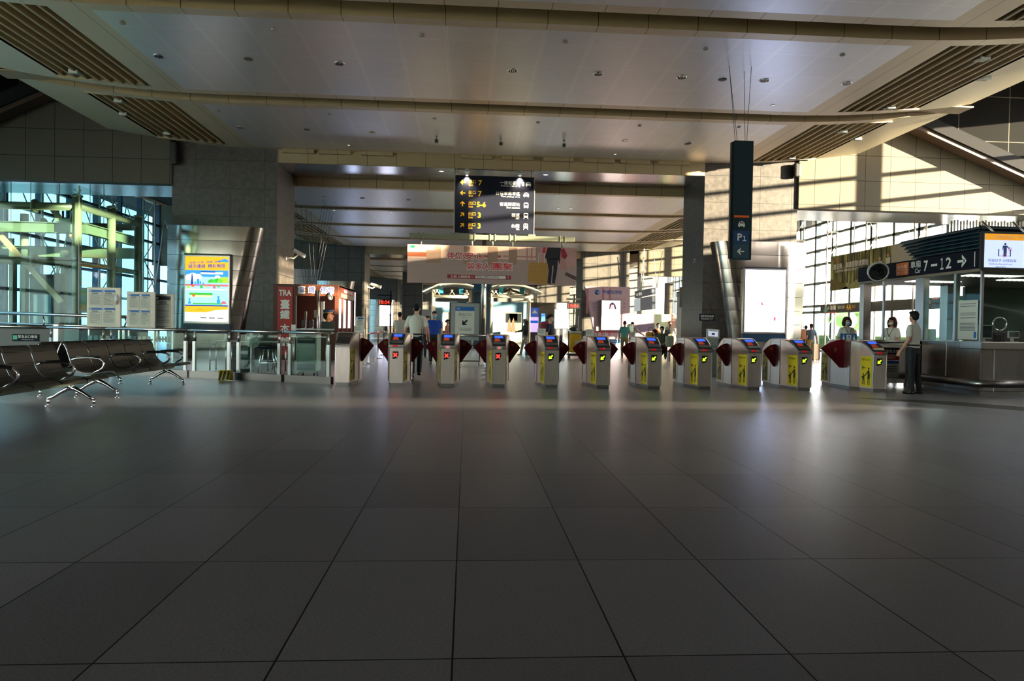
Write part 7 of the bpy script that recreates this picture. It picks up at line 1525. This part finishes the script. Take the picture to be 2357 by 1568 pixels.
for k in range(2): b = MB(); xx = UP(1172+k*9, 37.2); b.prism([(xx-.12, 1.0), (xx+.12, 1.0), (xx+.02, 1.75), (xx-.06, 1.6)], 37.3, 37.4, mat('brown_sail', '5c4a34', .6)); tag(b.build('display_fin'), '%s brown pointed display on the right ticket island counter' % ('left', 'right')[k], 'display')
# blue poster screens right of the islands
x0, x1, z0, z1 = R4(1216, 707, 1240, 765, 40); t = thing('poster_screen', 'tall blue and violet lit screen right of the ticket island', 'screen', ((x0+x1)/2, 40, 0)); b = MB(); b.box(x0, x1, 40, 40.15, 0, z1, M_DKGREY, .01); b.build('case', t); b = MB(); zm_ = at(1228, 730, 40).z; b.box(x0+.03, x1-.03, 39.98, 40, zm_, z1-.03, emat('screen_deep_blue', '2c4484', .9)); b.box(x0+.03, x1-.03, 39.98, 40, z0, zm_, emat('screen_violet', 'b49ad8', 1.1))
b.prism([((x0+x1)/2-.1, z1-.35), ((x0+x1)/2+.22, z1-.35), ((x0+x1)/2+.06, z1-.12)], 39.97, 39.98, M_TXTW); b.box(x0+.08, x1-.05, 39.97, 39.98, zm_-.35, zm_-.2, LDB); b.build('screen', t)
x0, x1, z0, z1 = R4(1246, 722, 1254, 790, 42); b = MB(); b.box(x0, x1, 42, 42.1, 0, z1, emat('screen_mid_blue', '2c68b4', .9), .01); tag(b.build('banner_stand'), 'narrow blue banner stand left of the woman in navy', 'banner stand')
b = MB(); x0, x1, z0, z1 = R4(971, 712, 990, 728, 33); b.box(x0, x1, 33, 33.03, z0, z1, M_WHITE, .004); b.cyl(((x0+x1)/2, 33.02, 0), ((x0+x1)/2, 33.02, z0), .02, M_STEEL, 8); tag(b.build('white_placard'), 'white placard on a pole right of the attendant\'s head', 'placard')
# massage chair wall wrapped round the far right column
YF = 45; t = thing('advert_wall', 'pink advertising wall with blue round logo and white massage poster on the far right column', 'advertising wall', (at(1400, 760, YF).x, YF, 0))
pf = lambda u, v: at(u, v, YF); A, Bq, C, D = pf(1347, 659), pf(1450, 661), pf(1450, 790), pf(1372, 790)
M_FUJ = mat('pale_pink_print', 'c8a6a8', .5, noise=.06, nscale=1.5); b = MB(); b.prism([(A.x, A.z), (Bq.x, Bq.z), (C.x, 0), (D.x+.1, 0)], YF, YF+.4, M_FUJ); b.build('panel', t)
b = MB()
for u in (1350, 1386, 1402):
    P = pf(u, 662); b.prism([(P.x, 0.8 if u > 1360 else 2.2), (P.x+.14, 0.8 if u > 1360 else 2.2), (P.x+.14, P.z-.05), (P.x, P.z-.05)], YF-.006, YF, mat('pink_stripe', 'b87478', .5))
P = pf(1375, 673); b.lathe([(0, 0), (.16, 0), (.16, .004)], P+Vector((0, -.01, 0)), M_BLUE, 24, Matrix.Rotation(PI/2, 3, 'X')); b.tube([P+Vector((-.06, -.02, .06)), P+Vector((-.03, -.02, -.02)), P+Vector((.06, -.02, -.06))], .022, M_TXTW, 6)
b.text('FUJI', pf(1394, 673)+Vector((.06, -.01, 0)), .27, mat('fuji_blue_letter', '2450a4', .5), bold=.03); b.text('按摩椅', pf(1416, 673)+Vector((.08, -.01, 0)), .27, M_BLUE, w=.72)
for k, ch in enumerate('樂園按'): b.text(ch, pf(1367, 700+k*7)+Vector((0, -.01, 0)), .17, mat('violet_letter', '7a74a8', .5))
for k, ch in enumerate('一擁多'): b.text(ch, pf(1437, 690+k*9)+Vector((0, -.01, 0)), .14 if k else .02, w=.14, m= mat('violet_letter', '7a74a8', .5))
b.build('print', t)
def girl_poster(b, x0, x1, z0, z1, y):
    w, h = x1-x0, z1-z0; b.box(x0, x1, y-.002, y, z0, z1, emat('lit_rose_white', 'fff0f4', 1.5)); X = lambda f: x0+f*w; Z = lambda f: z0+f*h
    b.prism([(X(.40), Z(.70)), (X(.42), Z(.88)), (X(.58), Z(.95)), (X(.74), Z(.86)), (X(.80), Z(.70)), (X(.70), Z(.72)), (X(.66), Z(.84)), (X(.50), Z(.84)), (X(.46), Z(.72))], y-.006, y-.002, emat('lit_hair_violet', '5a3a5c', .4))
    b.prism([(X(.48), Z(.72)), (X(.50), Z(.86)), (X(.66), Z(.86)), (X(.68), Z(.76)), (X(.58), Z(.69))], y-.008, y-.006, emat('lit_face', 'f4c4bc', .9)); b.prism([(X(.30), Z(.40)), (X(.34), Z(.66)), (X(.55), Z(.70)), (X(.72), Z(.64)), (X(.76), Z(.38)), (X(.5), Z(.32))], y-.005, y-.002, emat('lit_cloth', 'f4e4ee', 1.2)); b.prism([(X(.12), Z(.30)), (X(.4), Z(.26)), (X(.75), Z(.28)), (X(.74), Z(.34)), (X(.4), Z(.32)), (X(.2), Z(.38))], y-.007, y-.005, emat('lit_arm', 'f0b4b0', .9)); b.box(X(.5), X(.76), y-.006, y-.002, Z(.07), Z(.09), M_INKG)
lightbox(1384, 690, 1428, 762, YF-.3, 'lit poster of a woman in white set in the pink advertising wall', girl_poster, rim=.05, depth=.3)
b = MB(); P0, P1 = at(1364, 765, 43), at(1450, 766, 43); plate([P0, P1, P1+Vector((0, 0, .08)), P0+Vector((0, 0, .08))], (0, .01, 0), mat('red_belt', 'b01c2c', .7), b); 
for P in (P0, P0.lerp(P1, .33), P0.lerp(P1, .66), P1): b.cyl((P.x, P.y, 0), (P.x, P.y, P.z+.1), .03, M_PIPE, 8)
tag(b.build('queue_barrier'), 'red belt barrier in front of the pink advertising wall', 'barrier')
b = MB(); P = at(1376, 757, 42); b.box(P.x-.12, P.x+.12, 42, 42.03, P.z-.16, P.z+.16, M_BLACK, .005); b.box(P.x-.09, P.x+.09, 41.99, 42, P.z-.13, P.z+.13, M_PAPER); b.cyl((P.x, 42.02, 0), (P.x, 42.02, P.z-.16), .015, M_BLACK, 6); tag(b.build('framed_notice'), 'small black framed notice on a pole before the pink wall', 'notice')
t = thing('blue_plinth', 'low counter with a blue and white band at the foot of the pink wall', 'counter', at(1415, 790, 41)); x0, x1 = UP(1398, 41), UP(1428, 41); b = MB(); b.box(x0, x1, 41, 41.6, 0, .66, M_WHITE, .02); b.build('body', t); b = MB(); b.box(x0, x1, 40.98, 41, .42, .62, M_BLUE); b.text('舒壓體驗', ((x0+x1)/2, 40.98, .52), .10, M_TXTW); b.build('band', t)
# red glass partitions and direction signs in the right aisle
t = thing('printed_partition', 'long low partition printed in violet, pale green and salmon in the right aisle', 'partition', (at(1510, 780, 47).x, 47, 0)); pp = lambda u, v: at(u, v, 47)
for k, (ua, ub, c) in enumerate(((1450, 1507, '7a6878'), (1507, 1538, 'c4cca4'), (1538, 1556, 'c8907c'), (1556, 1566, '84b4bc'))):
    a, c_ = pp(ua, 727), pp(ub, 724); b = MB(); b.box(a.x, c_.x-.01, 47, 47.1, 0, c_.z, mat('partition_'+c, '#'+c, .5, noise=.25, nscale=2, stretch=(2, 1, .3))); b.build('panel', t)
t = thing('direction_sign', 'dark direction sign with orange panel hung over the right aisle', 'sign', (at(1485, 680, 46).x, 46, 3)); p6 = lambda u, v, Y=46: at(u, v, Y)
b = MB(); a, c, d, e_ = p6(1461, 671, 45), p6(1508, 662, 47), p6(1508, 677, 47), p6(1461, 687, 45); plate([a, c, d, e_], (.05, .1, 0), M_NAVY, b); b.build('board', t)
n_ = (c-a).normalized(); b = MB(); mid = (a+e_)/2+n_*.35; b.text('1-6 車廂', mid+n_*.2, .22, M_TXTW, xd=n_, w=.75); a2 = p6(1487, 668, 46.1); c2 = p6(1493, 667, 46.35); d2, e2 = p6(1493, 681, 46.35), p6(1487, 682, 46.1); plate([a2, c2, d2, e2], (-.005, -.01, 0), M_TXTO, b); b.text('7-12 →', p6(1502, 670, 46.7), .22, M_TXTW, xd=n_, w=.45); b.build('lettering', t)
b = MB(); a, c, d, e_ = p6(1460, 689, 45), p6(1508, 680, 47), p6(1508, 711, 47), p6(1460, 717, 45); plate([a, c, d, e_], (.05, .1, 0), mat('sign_dark_photo', '20242c', .6, noise=.4, nscale=3, spec=.15), b); plate([a, a.lerp(c, .28), e_.lerp(d, .28), e_], (-.01, -.02, 0), mat('grey_blue_panel', '6c7c88', .5), b); b.build('lower_screen', t)
b = MB()
for u, v, uu, vv, Y in ((1473, 671, 1486, 537, 45.5), (1512, 663, 1534, 522, 47), (1480, 671, 1484, 540, 45.5), (1512, 663, 1500, 530, 47)): b.cyl(at(u, v, Y), at(uu, vv, Y) if at(uu, vv, Y).z < 6.4 else at(u, v, Y)+(at(uu, vv, Y)-at(u, v, Y))*((6.55-at(u, v, Y).z)/(at(uu, vv, Y).z-at(u, v, Y).z)), .02, M_TRUSS, 6)
b.build('suspension_wires', t)
b = MB(); a = at(1540, 650, 49.5); c = at(1554, 725, 49.5); b.box(a.x, c.x, 50.2, 50.6, 0, a.z, M_GRANF); tag(b.build('dark_pier'), 'narrow dark pier at the end of the right aisle window', 'pier')
# outside: hedge, low building, trees seen through the doors on the right
b = MB(); b.box(27, 28.2, 20, 90, -.3, 1.1, M_HEDGE, .3); o = tag(b.build('hedge'), 'clipped green hedge outside the right glass wall', 'hedge')
M_BLD = mat('pale_building', 'b8bcb8', .6, noise=.05); M_BWN = mat('building_glass', '7a98a8', .3)
for k, (x0, y0, w, d, h) in enumerate(((70, 60, 18, 30, 12), (60, 105, 20, 24, 9))):
    t = thing('office_block', '%s pale building with blue windows outside the right glass wall' % ('nearer', 'farther')[k], 'building', (x0+w/2, y0+d/2, -.3), 'buildings outside')
    b = MB(); b.box(x0, x0+w, y0, y0+d, -.3, h, M_BLD, .1); b.build('walls', t)
    for r_ in range(int(h//3)):
        b = MB()
        b.box(x0-.06, x0, y0+1, y0+d-1, 1+r_*3, 2.4+r_*3, M_BWN); b.build('window_band', t)
for k in range(7):
    x, y = 36+(k*7) % 13, 24+k*11; t = thing('tree', 'round green tree outside the right glass wall', 'tree', (x, y, -.3), 'trees outside the right glass wall'); b = MB(); b.tube([(x, y, -.3), (x+.1, y, 1.4), (x, y+.1, 2.4)], [.16, .12, .08], M_BRN, 8); b.build('trunk', t); b = MB(); r = random.Random(k)
    for j in range(9): b.ell((x+r.uniform(-1.1, 1.1), y+r.uniform(-1.1, 1.1), 2.9+r.uniform(-.7, .9)), (r.uniform(.7, 1.2), r.uniform(.7, 1.2), r.uniform(.6, .9)), M_HEDGE, seg=10, rings=7)
    b.build('crown', t)
